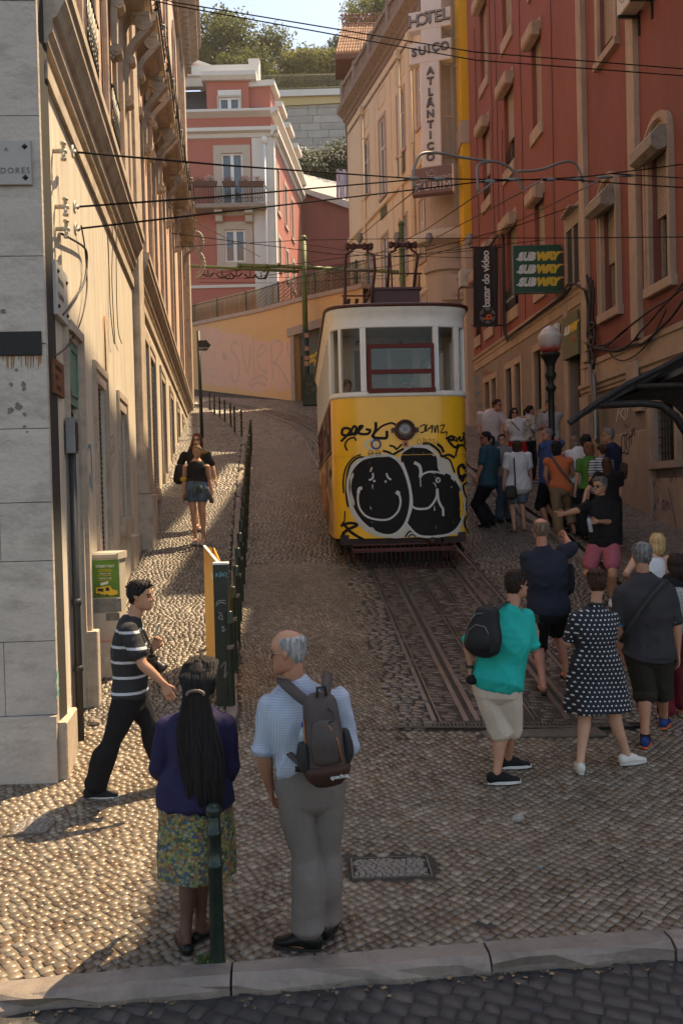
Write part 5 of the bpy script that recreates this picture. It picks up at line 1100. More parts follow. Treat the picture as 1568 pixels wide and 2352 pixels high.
b.add([A1+Vector((0,.1,-.12)),A2+Vector((0,.1,-.12)),A3+Vector((0,.1,-.12)),A4+Vector((0,.1,-.12))],[(0,1,2,3)])
b.build('roof',m_tile,H_)
slab([(770,135),(930,127),(930,116),(768,123)],d-1.4,2.5).build('eave',mat('dark_eave',(.14,.06,.04),.8),H_)
b=MB()
for k in range(18):
 q=A4.lerp(A3,k/17)+Vector((0,0,.0)); b.tube([q,q+Vector((0,0,.55))],.035,5); b.ball(q+Vector((0,0,.6)),.08,6)
 for s in (-1,1): b.tube([q+Vector((0,0,.25)),q+Vector((s*.14,0,.38)),q+Vector((s*.10,0,.5))],.025,4)
b.tube([A4,A3],.10,6); b.build('ridge_spikes',mat('rust_red_cresting',(.22,.08,.05),.8,var=.3),H_)
T=thing('hanging_laundry',P(782,420,70),'pale lilac laundry hanging on a line between the red wing and the hotel edge','laundry')
b=MB(); rr=random.Random(2)
for k in range(4):
 x=772+k*7; n_=7; pts=[]
 for j in range(6):
  for i in range(4): pts.append(P(x+i*2.2+rr.uniform(-.4,.4)*j*.3,388+k%2*4+j*14-(j>3)*6*(i%2),70+.15*math.sin(i*2+j+k)))
 b.add(pts,[(j*4+i,j*4+i+1,(j+1)*4+i+1,(j+1)*4+i) for j in range(5) for i in range(3)],True)
b.build('cloth',mat('lilac_cloth',(.42,.36,.42),.9,isl=.3),T)
b=MB(); b.tube([P(760,386,70),P(806,390,70)],.02,4); b.build('line',m_cable,T)
def leafmat(name,cols):
 if name in _M: return _M[name]
 mt,b=newmat(name); g=b.a('ShaderNodeNewGeometry'); r=g.outputs['Random Per Island']
 c=b.ramp(r,[(i/(len(cols)-1),q) for i,q in enumerate(cols)]); b.k(c,b.b.inputs['Base Color']); b.b.inputs['Roughness'].default_value=.6; b.b.inputs['Specular IOR Level'].default_value=.25
 b.b.inputs['Transmission Weight'].default_value=0
 tr=b.a('ShaderNodeBsdfTranslucent'); b.k(c,tr.inputs['Color']); mx=b.a('ShaderNodeMixShader'); mx.inputs[0].default_value=.45
 b.k(b.b.outputs[0],mx.inputs[1]); b.k(tr.outputs[0],mx.inputs[2]); out=[n for n in b.n if n.type=='OUTPUT_MATERIAL'][0]; b.k(mx.outputs[0],out.inputs['Surface']); _M[name]=mt; return mt
m_leaf1=leafmat('olive_leaves',[(.055,.07,.02),(.10,.12,.035),(.16,.17,.05),(.08,.10,.03),(.13,.13,.045)])
m_leaf2=leafmat('yellowish_leaves',[(.10,.11,.03),(.17,.18,.05),(.22,.21,.07),(.12,.14,.035)])
m_bark=mat('tree_bark',(.12,.09,.065),.9,var=.3,scale=8,bump=.6)
def leafcloud(name,clumps,n,s,mt,parent,seed=1):
 rng=np.random.RandomState(seed); cl=np.array([(c[0],c[1],c[2],r) for c,r in clumps]); wgt=cl[:,3]**2; wgt/=wgt.sum()
 k=rng.choice(len(cl),n,p=wgt); v=rng.normal(size=(n,3)); v/=np.linalg.norm(v,axis=1)[:,None]; rad=cl[k,3]*rng.rand(n)**.4*(1+.18*rng.normal(size=n))
 c=cl[k,:3]+v*rad[:,None]*np.array([1,1,.8]); a=rng.normal(size=(n,3)); a/=np.linalg.norm(a,axis=1)[:,None]; d=np.cross(a,rng.normal(size=(n,3))); d/=np.linalg.norm(d,axis=1)[:,None]
 sz=s*(.6+.8*rng.rand(n))[:,None]; a=a*sz; d=d*sz*.5
 V_=np.stack([c-a,c-d+a*.2,c+a,c+d+a*.2],1).reshape(-1,3)-np.array(ORG[parent.name]); me=bpy.data.meshes.new(name)
 me.vertices.add(len(V_)); me.vertices.foreach_set('co',V_.ravel()); me.loops.add(n*4); me.loops.foreach_set('vertex_index',np.arange(n*4,dtype=np.int32)); me.polygons.add(n); me.polygons.foreach_set('loop_start',np.arange(0,n*4,4,dtype=np.int32)); me.polygons.foreach_set('loop_total',np.full(n,4,dtype=np.int32)); me.update(calc_edges=True); me.materials.append(mt)
 return link(name,me,parent)
def tree(base,top,crown,rad,label,n,mt,seed,s=.22):
 """base/top points; crown ellipsoid radii rad"""
 rr=random.Random(seed); T=thing('tree',base,label,'tree','trees on the terrace above the stone wall'); b=MB(); base=Vector(base); cr=Vector(crown)
 fork=base.lerp(cr,.55); b.tube([base,base.lerp(fork,.5)+Vector((rr.uniform(-.3,.3),0,0)),fork],[.38,.3,.24],8)
 cl=[]
 for k in range(24):
  th=rr.uniform(0,2*PI); ph=math.acos(rr.uniform(-.75,.95)); e=cr+Vector((rad[0]*math.sin(ph)*math.cos(th),rad[1]*math.sin(ph)*math.sin(th),rad[2]*math.cos(ph)))*rr.uniform(.5,.95)
  mid=fork.lerp(e,.5)+Vector((rr.uniform(-.4,.4),rr.uniform(-.4,.4),.3)); b.tube([fork,mid,e],[.16,.09,.03],6); cl.append((e,rr.uniform(.42,.70)*min(rad)))
  if rr.random()<.7: cl.append((mid,rr.uniform(.25,.4)*min(rad)))
 b.build('trunk',m_bark,T); leafcloud('crown',cl,n,s,mt,T,seed); return T
def tre(x,y,d,rx,rz,lab,n,mt,seed,s=.2):
 c=P(x,y,d); k=d/2000; tree((c.x,c.y,c.z-rz*k-5),None,c,(rx*k,rx*k*.8,rz*k),lab,n,mt,seed,s)
tre(500,110,104,75,85,'large olive green tree left of the others, over the rose house roof',15000,m_leaf1,1)
tre(565,165,100,62,55,'low bushy tree directly behind the rose house chimney',5000,m_leaf1,2)
tre(622,160,106,75,80,'broad tree in the middle of the terrace, left of the sky gap',13000,m_leaf1,3)
tre(688,175,103,62,58,'pale yellow green tree in the middle of the terrace railing',10000,m_leaf2,4)
tre(758,180,105,60,75,'tree right of the pale one, half behind the hotel side',10000,m_leaf1,5)
tre(845,45,112,60,60,'light tree rising above the spiked tile roof',5000,m_leaf2,6)
tre(895,20,110,40,45,'yellowish tree crown touching the hotel balustrade at the top edge',3500,m_leaf2,7)
tre(790,130,108,30,60,'slim dark tree immediately left of the tiled roof',3500,m_leaf1,8)
T=thing('hedge',P(740,370,82),'dense dark green flowering hedge below the block-stone wall','hedge')
cl=[(P(x,y+20+rr.uniform(-4,4)-(x>760)*18,82+rr.uniform(-1,1)),rr.uniform(.9,1.3)) for x in range(665,830,10) for y in (325+20,345+20,375+10,400)]
leafcloud('foliage',cl,16000,.13,leafmat('hedge_leaves',[(.02,.035,.012),(.04,.06,.02),(.06,.08,.03),(.03,.05,.015)]),T,9)
cl=[(P(x,y+14+rr.uniform(-4,4)-(x>760)*18,80.5),rr.uniform(.7,1.1)) for x in range(665,830,12) for y in (340,362)]
leafcloud('blossom',cl,900,.12,mat('hedge_blossom',(.5,.48,.36),.7,bump=0),T,10)
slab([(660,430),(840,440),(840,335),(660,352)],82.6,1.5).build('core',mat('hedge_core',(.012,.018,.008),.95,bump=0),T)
b=MB(); vs=[];xs2=np.linspace(-160,160,33);ys2=[93,120,160,220,320,420];zz2=[32,34,37,39,40,40]
for y_,z_ in zip(ys2,zz2): vs+=[(x,y_,z_+1.5*math.sin(x*.05)) for x in xs2]
b.add(vs,[(j*33+i,j*33+i+1,(j+1)*33+i+1,(j+1)*33+i) for j in range(5) for i in range(32)],True); b.build('hill',mat('hill_grass',(.08,.09,.04),.95,var=.3),kind='structure')
# ================================================================ STREET FURNITURE
m_bol=mat('dark_green_bollard',(.016,.028,.020),.32,met=.2,var=.3,scale=8,bump=.15,bs=30,stain=(22,.35,(.07,.06,.05)))
def bollard(loc,label,h=.95,r=.038,grp='green bollards along the left kerb'):
 T=thing('bollard',loc,label,'bollard',grp); b=MB(); b.lathe(loc,[(r*1.05,-.05),(r,.0),(r,h*.86),(r*1.05,h*.865),(r*1.05,h*.88),(r,h*.885),(r,h-.015),(r*.8,h)],14); b.build('post',m_bol,T)
 b=MB(); b.lathe(Vector(loc)+Vector((0,0,h*.60)),[(r*1.02,0),(r*1.03,.004),(r*1.03,.04),(r*1.02,.044)],14); b.build('band',m_iron,T); return T
B0=None
bl=[(532,1622),(539,1546),(546,1482),(550,1427),(554,1381),(558,1342),(560.5,1303),(563,1268),(565,1237),(566.5,1210),(567.5,1184),(568.5,1160),(570,1137),(571,1116),(572,1097),(573,1080),(574,1064),(575.5,1047),(577,1034)]
far=[(555,1003),(539,993),(530,981.5),(516.5,972),(505,963.5),(493,956),(482,946)]
for i,(x,y) in enumerate(bl+far):
 g=Gs(x,y,1); od='nearest second third fourth fifth sixth seventh eighth ninth tenth eleventh twelfth thirteenth fourteenth fifteenth sixteenth seventeenth eighteenth nineteenth first second third fourth fifth sixth last'.split()[i]
 lab='%s dark green post of the straight row starting behind the yellow panel'%od if i<len(bl) else '%s dark green post along the curved kerb at the far end of the sidewalk'%od
 if B0 is None: B0=bollard(g,lab)
 else: dup(B0,loc=g,label=lab)
g=Gs(500,2212); T=thing('bollard',g,'short dark green bollard with ball top and two rings, in the foreground before the woman','bollard'); r=.037
b=MB(); b.lathe(g,[(r*1.15,-.02),(r*1.1,.0),(r*1.02,.10),(r,.12),(r,.50),(r*1.16,.505),(r*1.16,.525),(r,.53),(r*.97,.67),(r*1.14,.675),(r*1.14,.695),(r*.95,.70),(r*.92,.76),(r*.8,.775)],20); b.build('post',m_bol,T)
b=MB(); b.ball(g+Vector((0,0,.80)),.043,18); b.build('ball_top',m_bol,T)
T=thing('weeds',g+Vector((-.05,-.02,0)),'small tuft of green weeds at the foot of the ball top bollard','weeds'); T['kind']='stuff'
b=MB(); rr=random.Random(1)
for _ in range(60): q=g+Vector((rr.uniform(-.11,-.02),rr.uniform(-.05,.04),0)); t=Vector((rr.uniform(-.03,.03),rr.uniform(-.03,.03),rr.uniform(.03,.075))); b.add([q+Vector((-.003,0,0)),q+Vector((.003,0,0)),q+t],[(0,1,2)])
b.build('blades',leafmat('weed_green',[(.05,.10,.02),(.09,.15,.04)]),T)
m_mon=mat('carris_yellow',(.70,.38,.015),.4,var=.05,bump=.05,stain=(4,.2,(.4,.22,.02))); m_bt=mat('black_print',(.015,.015,.015),.6,bump=0)
g=G(516,1618); T=thing('information_column',g,'dark green square column with scratched tags and pale top, near end of the bollard row','column')
zt=P(508,1296,g.y).z; b=MB(); b.box(g.x-.072,g.x+.072,g.y-.06,g.y+.06,g.z-.1,zt); b.build('shaft',mat('column_dark_green',(.012,.020,.016),.35,var=.3,scale=10,bump=.1,stain=(16,.3,(.05,.055,.05))),T)
b=MB(); b.box(g.x-.075,g.x+.075,g.y-.063,g.y+.063,zt+.001,zt+.02); b.build('cap',m_whitep,T)
FC=Fr((g.x-.072,g.y-.06),(g.x+.072,g.y-.06),1)
def strokes(par,l,w,mt,n,fr=FC,c='P',nm='scratched_tag'): tag_strokes(nm,fr,[pix(fr,c,s) for s in l],w,mt,'',None,n=n,parent=par)
strokes(T,[[(165,1260),(165,1290),(178,1265),(166,1270)],[(185,1275),(195,1290),(200,1255),(190,1260)],[(205,1260),(210,1285),(218,1262)],[(225,1258),(225,1285)],[(232,1258),(250,1262),(238,1280),(250,1290)]],.006,mat('pale_blue_marker',(.12,.30,.38),.6,bump=0),.003)
strokes(T,[[(165,1520),(180,1480),(235,1475)],[(175,1510),(200,1490),(240,1500)],[(185,1570),(205,1580),(215,1625),(185,1610),(200,1590)],[(205,1690),(225,1680),(215,1720),(245,1700)],[(200,2000),(240,1960),(230,2080),(260,2020)]],.008,mat('grey_scratches',(.22,.23,.23),.7,bump=0),.003)
T=thing('monument_panel',Vector((g.x-.09,g.y+.1,g.z)),'bright yellow upright panel reading Monumento Nacional carris, left of the dark column','sign panel')
Q0=Vector((g.x-.03,g.y+.09,0)); Q1=P(467,1255,g.y+1.15); z1=Q1.z; zb=g.z-.1; FY=Fr((Q1.x,Q1.y),(Q0.x,Q0.y),1)
L_=(Vector((Q0.x,Q0.y,0))-Vector((Q1.x,Q1.y,0))).length
b=MB(); pr=[(0,zb),(L_,zb),(L_,zt-.02),(L_*.72,zt+.02),(0,z1)]; b.ext([FY.p(u,0,z) for u,z in pr],FY.n*-.02); b.build('face',m_mon,T)
b=MB(); b.ext([FY.p(u,.0,z) for u,z in ((-.01,zb),(0,z1))]+[FY.p(0,-.10,z1-.02),FY.p(-.01,-.10,zb)],FY.u*.012); b.ext([FY.p(.02,-.11,zb),FY.p(.55,-.11,zb),FY.p(.55,-.11,z1-.18),FY.p(.02,-.11,z1-.02)],FY.n*-.012); b.build('folded_edge',m_mon,T)
b=MB();
for (a,c) in zip(pr[2:-1],pr[3:]): b.boxv([FY.p(a[0],.004,a[1]),FY.p(c[0],.004,c[1]),FY.p(c[0],-.024,c[1]),FY.p(a[0],-.024,a[1]),FY.p(a[0],.004,a[1]+.012),FY.p(c[0],.004,c[1]+.012),FY.p(c[0],-.024,c[1]+.012),FY.p(a[0],-.024,a[1]+.012)])
b.fb(FY,.05,.5,-.135,-.105,z1-.19,z1-.175); b.build('white_edge',m_whitep,T)
u0=L_*.60; zz=lambda y:P(486,y,FY.p(u0,0,0).y).z
text_part('lettering','Monumento  Nacional',.105,FY.p(u0+.2,.004,zz(1640)),(0,0,1),-FY.u,m_bt,T,ext=.001,spacing=1.12); text_part('lettering','carris',.13,FY.p(u0+.2,.004,zz(1370)),(0,0,1),-FY.u,m_bt,T,ext=.001,spacing=1.1)
b=MB(); b.fb(FY,u0-.06,u0+.16,.003,.006,zz(1330)-.0,zz(1316)); b.build('emblem',m_whitep,T)
g0=P(206,1562,9.3); g1=P(277,1562,9.3); zb=zf(g0.x,9.3)-.05; ztp=P(240,1270,9.3).z; FK=Fr((g0.x,9.3),(g1.x,9.3),1); wd=g1.x-g0.x
T=thing('utility_cabinet',Vector((g0.x+wd/2,9.5,zb)),'pale utility cabinet covered in torn posters, standing against the left wall','cabinet')
m_cab=mat('dirty_cream_cabinet',(.42,.375,.31),.7,var=.15,scale=6,bump=.25,stain=(6,.5,(.22,.19,.15)))
b=MB(); b.fb(FK,0.01,wd-.01,-.38,0,zb,ztp-.08,.01); b.build('box',m_cab,T); b=MB(); b.fb(FK,-.01,wd+.01,-.4,.02,ztp-.075,ztp,.02); b.build('lid',m_cab,T)
def post(x0,y0,x1,y1,col,n,nm='poster',v=.1,sc=6):
 a=FK.uz(*KA(x0,y1)) ; c=FK.uz(*KA(x1,y0)); b=MB(); q=[FK.p(u,n,z) for u,z in ((a[0],a[1]),(c[0],a[1]+.004),(c[0]-.003,c[1]),(a[0]+.003,c[1]-.003))]; b.add(q,[(0,1,2,3)]); return b.build(nm,mat('paper_'+nm+str(y0),col,.8,var=v,scale=sc,bump=.1),T),a,c
KA=lambda x,y:K('A',x,y)
post(328,165,545,480,(.52,.50,.45),.006); p1,a,c=post(333,172,540,476,(.10,.21,.03),.009,'poster',.45,1.5)
H_=c[1]-a[1]; ux=FK.u; cx=(a[0]+c[0])/2
for tx,fz,sz,mt_ in (('STREET FEST',.80,.036,m_wht),('MARTIM MONIZ',.725,.0155,m_yel),('MERCADO DE FUSÃO',.69,.0155,m_yel),('SÁBADO 5 MAI',.62,.0185,m_wht),('DJ KI & CAMBOJA SELECTA',.575,.013,m_yel),('DOMINGO 6 MAI',.50,.0185,m_wht),('DJ KETZAL & DJ E-ME',.455,.014,m_yel)):
 text_part('lettering',tx,sz,FK.p(cx,.012,a[1]+H_*fz),ux,(0,0,1),mt_,p1,ext=.0005,bold=sz*.02,align='CENTER')
b=MB(); W_=c[0]-a[0]; z0=a[1]+H_*.06; f=lambda u,z:FK.p(a[0]+W_*u,.0125,z0+H_*z)
b.add([f(.15,.06),f(.72,.0),f(.93,.04),f(.93,.13),f(.74,.16),f(.66,.26),f(.15,.21)],[tuple(range(7))]); b.build('printed_van',m_yel,p1)
b=MB(); b.ext([f(.20,.12),f(.42,.10),f(.42,.19),f(.20,.19)],FK.n*.001); b.ext([f(.50,.12),f(.64,.12),f(.62,.22),f(.50,.21)],FK.n*.001); b.lathe(f(.55,.01),[(.012,0),(.012,.002)],10,False,FK.n); b.lathe(f(.24,.05),[(.009,0),(.009,.002)],10,False,FK.n); b.build('printed_windows',m_bt,p1)
b=MB(); b.ext([f(.32,.26),f(.60,.31),f(.60,.38),f(.32,.33)],FK.n*.001); b.build('printed_banner',m_wht,p1)
post(340,478,560,590,(.16,.17,.16),.006,'poster',.5,18); post(350,592,545,915,(.40,.36,.31),.005,'poster',.15,5); p2,a,c=post(345,935,470,980,(.45,.42,.37),.0055); text_part('lettering','Teatro do Bairro',.017,FK.p(a[0]+.01,.0085,a[1]+.03),ux,(0,0,1),m_bt,p2,ext=.0004); text_part('lettering','13 SET . 8 OUT',.016,FK.p(a[0]+.01,.0085,a[1]+.008),ux,(0,0,1),m_bt,p2,ext=.0004)
p2,a,c=post(440,590,548,655,(.14,.14,.13),.0075,'poster',.5,22); p3,a,c=post(370,760,545,830,(.42,.33,.28),.0070)
text_part('lettering','meus pequ',.04,FK.p(a[0]+.01,.0085,a[1]+.01),ux,(0,0,1),m_sred,p3,ext=.0004,shear=.25)
def rock(x,y,r,label):
 g=Gs(x,y+r*.5); T=thing('loose_stone',g,label,'stone'); b=MB(); rr=random.Random(x); R=r/ (F/g.y); b.ball(g+Vector((0,0,R*.55)),R,9,(1.15,.9,.75)); b.v=[tuple(Vector(v)+Vector((rr.uniform(-1,1),rr.uniform(-1,1),rr.uniform(-1,1)))*R*.16) for v in b.v]; b.sm=[False]*len(b.f); b.build('stone',mat('loose_limestone',(.30,.245,.19),.9,var=.25,scale=9,bump=.5),T)
rock(213,1545,13,'large pale loose stone at the foot of the poster cabinet'); rock(206,1576,10,'smaller loose stone just below the pale one by the cabinet'); rock(217,1660,11,'lone brown loose stone on the cobbles left of the striding man')
g=Gs(1271,1196); kd=g.y; T=thing('street_lamp',g,'tall black cast iron lamp post with a frosted swirled globe stained red at its base','street lamp'); L=lambda y:P(1270,y,kd).z-g.z
b=MB(); zz=[L(y) for y in (1196,1150,1100,1000,905,880,872,862,850,838,825,812)]
b.lathe(g,[(.16,0),(.16,.1),(.11,.18),(.10,.6),(.075,.7),(.062,1.0),(.060,L(1000)),(.075,L(998)),(.060,L(995)),(.060,L(902)),(.09,L(895)),(.11,L(890)),(.065,L(884)),(.055,L(876)),(.10,L(866)),(.11,L(860)),(.075,L(852)),(.085,L(840)),(.13,L(826)),(.17,L(820)),(.19,L(815)),(.19,L(811))],18); b.build('post',m_blackiron,T)
mt_,bb=newmat('frosted_globe'); sp=bb.a('ShaderNodeSeparateXYZ'); bb.k(bb.co(kind='Generated'),sp.inputs[0]); n1=bb.noise(bb.co((3,3,3)),2.5,3); rd=bb.ramp(bb.math('ADD',sp.outputs[2],bb.math('MULTIPLY',n1,-.25)),[(.0,(.42,.05,.05)),(.16,(.50,.42,.39)),(.3,(.56,.52,.48))]); bb.k(rd,bb.b.inputs['Base Color']); bb.b.inputs['Roughness'].default_value=.25; bb.b.inputs['Transmission Weight'].default_value=.15; bb.b.inputs['Subsurface Weight'].default_value=.3
b=MB(); R_=[(.14,811),(.185,803),(.205,790),(.225,778),(.23,770),(.215,768),(.19,765),(.185,763),(.165,760),(.16,758),(.13,755),(.10,752),(.05,749),(.02,746)]
b.lathe(g,[(r,L(y)) for r,y in R_],24); b.build('globe',mt_,T)
def board(x0,y0,x1,y1,d,th=.02,lean=0): a=P(x0,y1,d); c=P(x1,y0,d); fr=Fr((a.x,d),(c.x,d-.0001),1); return fr,c.x-a.x,a.z,c.z
fr,w_,z0,z1=board(1091,567,1144,751,28.2); T=thing('hanging_banner',fr.p(0,0,z1),'black vertical cloth banner reading bazar do vídeo with an orange b emblem','banner')
b=MB(); N_=8; vs=[fr.p(w_*i/N_+ (1-j/6)*-.06,.02*math.sin(i*1.3+j),z0+(z1-z0)*j/6) for j in range(7) for i in range(N_+1)]; b.add(vs,[(j*9+i,j*9+i+1,(j+1)*9+i+1,(j+1)*9+i) for j in range(6) for i in range(8)],True); b.build('cloth',mat('banner_black',(.022,.019,.021),.8,bump=.2,bs=30),T)
text_part('lettering','bazar do vídeo',.335,fr.p(w_*.60,.035,z0+.62),(0,0,1),-fr.u,m_wht,T,ext=.001,bold=.008,spacing=.92); text_part('lettering','uma marca da OPTEC: Cinema, som, multimédia',.10,fr.p(w_*.83,.035,z0+.6),(0,0,1),-fr.u,mat('dull_grey_print',(.07,.07,.07),.8,bump=0),T,ext=.001)
b=MB(); cc=fr.p(w_*.5,.032,z0+.36)
for k in range(6):
 t=k*PI/3; b.add([cc+fr.u*.26*math.cos(t+a)*m_+Vector((0,0,.26*math.sin(t+a)*m_)) for a,m_ in ((0,1),(.5,1),(.95,1),(.6,.55))],[(0,1,2,3)])
b.build('shutter_emblem',mat('grey_emblem',(.16,.155,.17),.8,bump=0),T); text_part('lettering','b',.36,fr.p(w_*.66,.038,z0+.22),(0,0,1),-fr.u,mat('orange_print',(.60,.13,.03),.7,bump=0),T,ext=.001,bold=.012)
b=MB();
for z in (z1+.02,z0+.05): b.tube([fr.p(-.12,0,z),fr.p(w_+.35,-.1,z)],.022,6)
b.build('rod',m_blackiron,T)
fr,w_,z0,z1=board(1180.7,562,1286.8,671.6,22.4); T=thing('shop_box_sign',fr.p(0,0,z0),'dark green square box sign with the word SUBWAY three times in white and yellow','shop sign')
b=MB(); b.fb(fr,0,w_,-.16,0,z0,z1,.01); b.build('box',mat('sign_dark_green',(.012,.06,.030),.35,var=.04,bump=0),T); b=MB();
for (a,c,e,f_) in ((-.015,.0,z0,z1),(w_,w_+.015,z0,z1),(-.015,w_+.015,z0-.015,z0),(-.015,w_+.015,z1,z1+.015)): b.fb(fr,a,c,-.17,.006,e,f_)
b.build('frame',mat('sign_frame',(.10,.14,.12),.4,met=.4,bump=0),T)
for k in range(3): wordmark(T,fr.p(.115,.004,z0+(z1-z0)*(.695-.275*k)),fr.u,(0,0,1),.262)
b=MB(); b.tube([fr.p(w_*.4,-.08,z1),fr.p(w_*.4,-.08,z1+.08)],.02,6); b.tube([fr.p(w_,-.08,z1-.1),fr.p(w_+.45,-.08,z1-.1)],.025,6); b.tube([fr.p(w_,-.08,z0+.1),fr.p(w_+.45,-.08,z0+.1)],.025,6); b.build('bracket',m_blackiron,T)
T=thing('window_sign',FR.p(11.2,.02,8.3),'small dark sign reading bazar do vídeo in the lowest window behind the banner','sign'); b=MB(); b.fb(FR,10.6,11.8,.075,.09,8.16,8.75); b.build('board',m_bt,T); text_part('lettering','bazar do vídeo',.17,FR.p(11.75,.092,8.4),-FR.u,(0,0,1),m_wht,T,ext=.001)
d=12.6; T=thing('arched_canopy',P(1450,900,d),'dark metal canopy with curved brackets sloping down from the right facade','canopy')
m_can=mat('sooty_canopy_metal',(.018,.014,.013),.6,met=.3,var=.4,scale=9,bump=.3,stain=(14,.3,(.10,.09,.08))); Cn=lambda x,y,dd=0:P(*K('7',x,y),d+dd)
b=MB()
for dd in (0,-1.9):
 b.tube([Cn(800,1335,dd),Cn(950,1225,dd),Cn(1200,1070,dd),Cn(1430,960,dd),Cn(1800,760,dd)],.045,6,smooth=False)
 b.tube([Cn(1000,1215,dd),Cn(1300,1200,dd),Cn(1420,1215,dd),Cn(1520,1290,dd),Cn(1620,1450,dd)],.05,6); b.tube([Cn(1250,1085,dd),Cn(1800,1075,dd)],.04,6)
b.boxv([Cn(790,1330,0),Cn(800,1345,0),Cn(800,1345,-1.9),Cn(790,1330,-1.9),Cn(1440,945,0),Cn(1445,985,0),Cn(1445,985,-1.9),Cn(1440,945,-1.9)])
b.build('frame',m_can,T)
b=MB(); pr=[(1000,1215),(1200,1130),(1450,1010),(1568,950),(1800,880)]
q=[Cn(x,y,0) for x,y in pr]; r=[Cn(x,y,0)+Vector((0,-1.9,0)) for x,y in pr]; n=len(q); b.add(q+r,[(i,i+1,n+i+1,n+i) for i in range(n-1)]); q=[Cn(985,1215),Cn(1200,1080),Cn(1430,975),Cn(1800,800),Cn(1800,1480),Cn(1640,1330),Cn(1520,1215),Cn(1420,1175),Cn(1150,1178)]; b.ext([v+Vector((0,.06,0)) for v in q],(0,.03,0)); b.build('roof_sheet',m_can,T)
m_gp=mat('pole_green',(.10,.14,.035),.6,var=.3,scale=5,stain=(7,.4,(.14,.07,.03))); m_gd=mat('pole_dark_green',(.012,.028,.020),.5,var=.3)
g=P(705,918,45.2); g.z=float(zg(g.x,g.y)); T=thing('catenary_pole',g,'green tram wire pole with dark lower half in front of the ochre wall','pole'); pt=P(697,545,g.y); pm=P(701,757,g.y)
b=MB(); b.tube([pm,pt],.14,10); b.lathe(pt,[(.17,-.2),(.17,0),(.10,.1)],10); b.build('upper_shaft',m_gp,T); b=MB(); b.tube([g,pm],.165,10); b.build('lower_shaft',m_gd,T); b=MB()
for y,c_ in ((770,0),(800,1),(822,0),(835,1)): q=P(704,y,g.y-.17); b.box(q.x-.11,q.x+.11,q.y-.02,q.y,q.z-.12,q.z+.12)
b.build('sticker',mat('torn_stickers',(.35,.2,.15),.8,var=.6,scale=3),T)
T=thing('wire_arm',P(690,615,g.y),'pair of green horizontal arms carrying the tram wires from the green pole','wire arm'); b=MB()
b.tube([P(430,610,g.y+.5),P(548,616,g.y),P(687,623,g.y)],.085,6); b.tube([P(549,608.5,g.y),P(705,614,g.y),P(760,617,46)],.10,6); b.tube([P(760,617,46),P(912,624,34.2)],.08,6);
for x,y in ((549,608),(612,611),(640,609),(548,616),(606,619),(675,622)): b.lathe(P(x,y,g.y),[(.13,-.08),(.13,.08)],8,True,(1,0,0))
b.tube([P(617,612,g.y),P(615,625,g.y),P(608,640,g.y)],.07,5); b.build('arm',m_gp,T)
T=thing('catenary_pole',P(921,700,34),'green pole rising behind the right collector tower of the tram','pole'); b=MB(); b.tube([G(928,1000)*0+P(930,960,34),P(921,512,34)],.105,10); b.lathe(P(921,512,34),[(.13,-.1),(.13,0),(.06,.08)],10); b.build('shaft',m_gp,T)
g=P(715,927,44.4); g.z=float(zg(g.x,g.y)); T=thing('cast_iron_pillar',g,'ornate dark green cast iron pedestal covered in stickers beside the tram','pedestal'); L=lambda y:P(712,y,g.y).z-g.z
b=MB();
for (hw,ya,yb) in ((.42,927,915),(.34,914.9,908),(.28,907.9,872),(.33,871.9,866),(.22,865.9,860)): b.box(g.x-hw,g.x+hw,g.y-hw,g.y+hw,g.z+L(ya)-(.1 if ya==927 else 0),g.z+L(yb))
b.build('pedestal',m_gd,T); b=MB(); rr=random.Random(3)
for _ in range(34): x=g.x+rr.uniform(-.25,.25); z=g.z+rr.uniform(L(905),L(875)); b.ball((x,g.y-.29,z),rr.uniform(.02,.045),6,(1,.4,1))
b.build('relief',mat('relief_grey_green',(.10,.13,.10),.6,var=.5,scale=20),T)
g=Gs(464,1007,1); T=thing('direction_sign',g,'thin post with a black arrow board reading bazar do vídeo, at the building end','sign post'); b=MB(); b.tube([g,P(455,760,g.y)],.06,8); b.build('post',m_gd,T)
a=P(455,783,g.y-.1); e=P(484,792,g.y-.1); h_=.17
b=MB(); b.ext([a+Vector((0,0,.02)),Vector((a.x,a.y,e.z-h_)),Vector((e.x-.15,a.y,e.z-h_-.02)),e,Vector((e.x-.15,a.y,e.z+h_))],(0,.03,0)); b.build('arrow_board',m_bt,T); text_part('lettering','bazar do vídeo',.085,Vector((a.x+.02,a.y-.004,e.z-.12)),(1,0,0),(0,0,1),m_wht,T,ext=.001)
T=thing('festive_ornament',P(465,600,36),'pale green ring-shaped festive light ornament fixed to the far balcony','ornament'); b=MB()
for y,r in ((555,14),(607,18)):
 c_=P(452,y,36); R=r*36/2000; b.tube([c_+Vector((R*math.cos(t),0,R*1.6*math.sin(t))) for t in np.linspace(-PI/2,PI/2,14)],.05,5); b.tube([c_+Vector((R*.6*math.cos(t),0,R*1.1*math.sin(t))) for t in np.linspace(-PI/2,PI/2,10)],.03,5)
 for t in np.linspace(-PI/2,PI/2,12): b.ball(c_+Vector((R*math.cos(t),-.03,R*1.6*math.sin(t))),.06,5)
b.build('ring',mat('pale_ornament',(.45,.48,.36),.6),T)
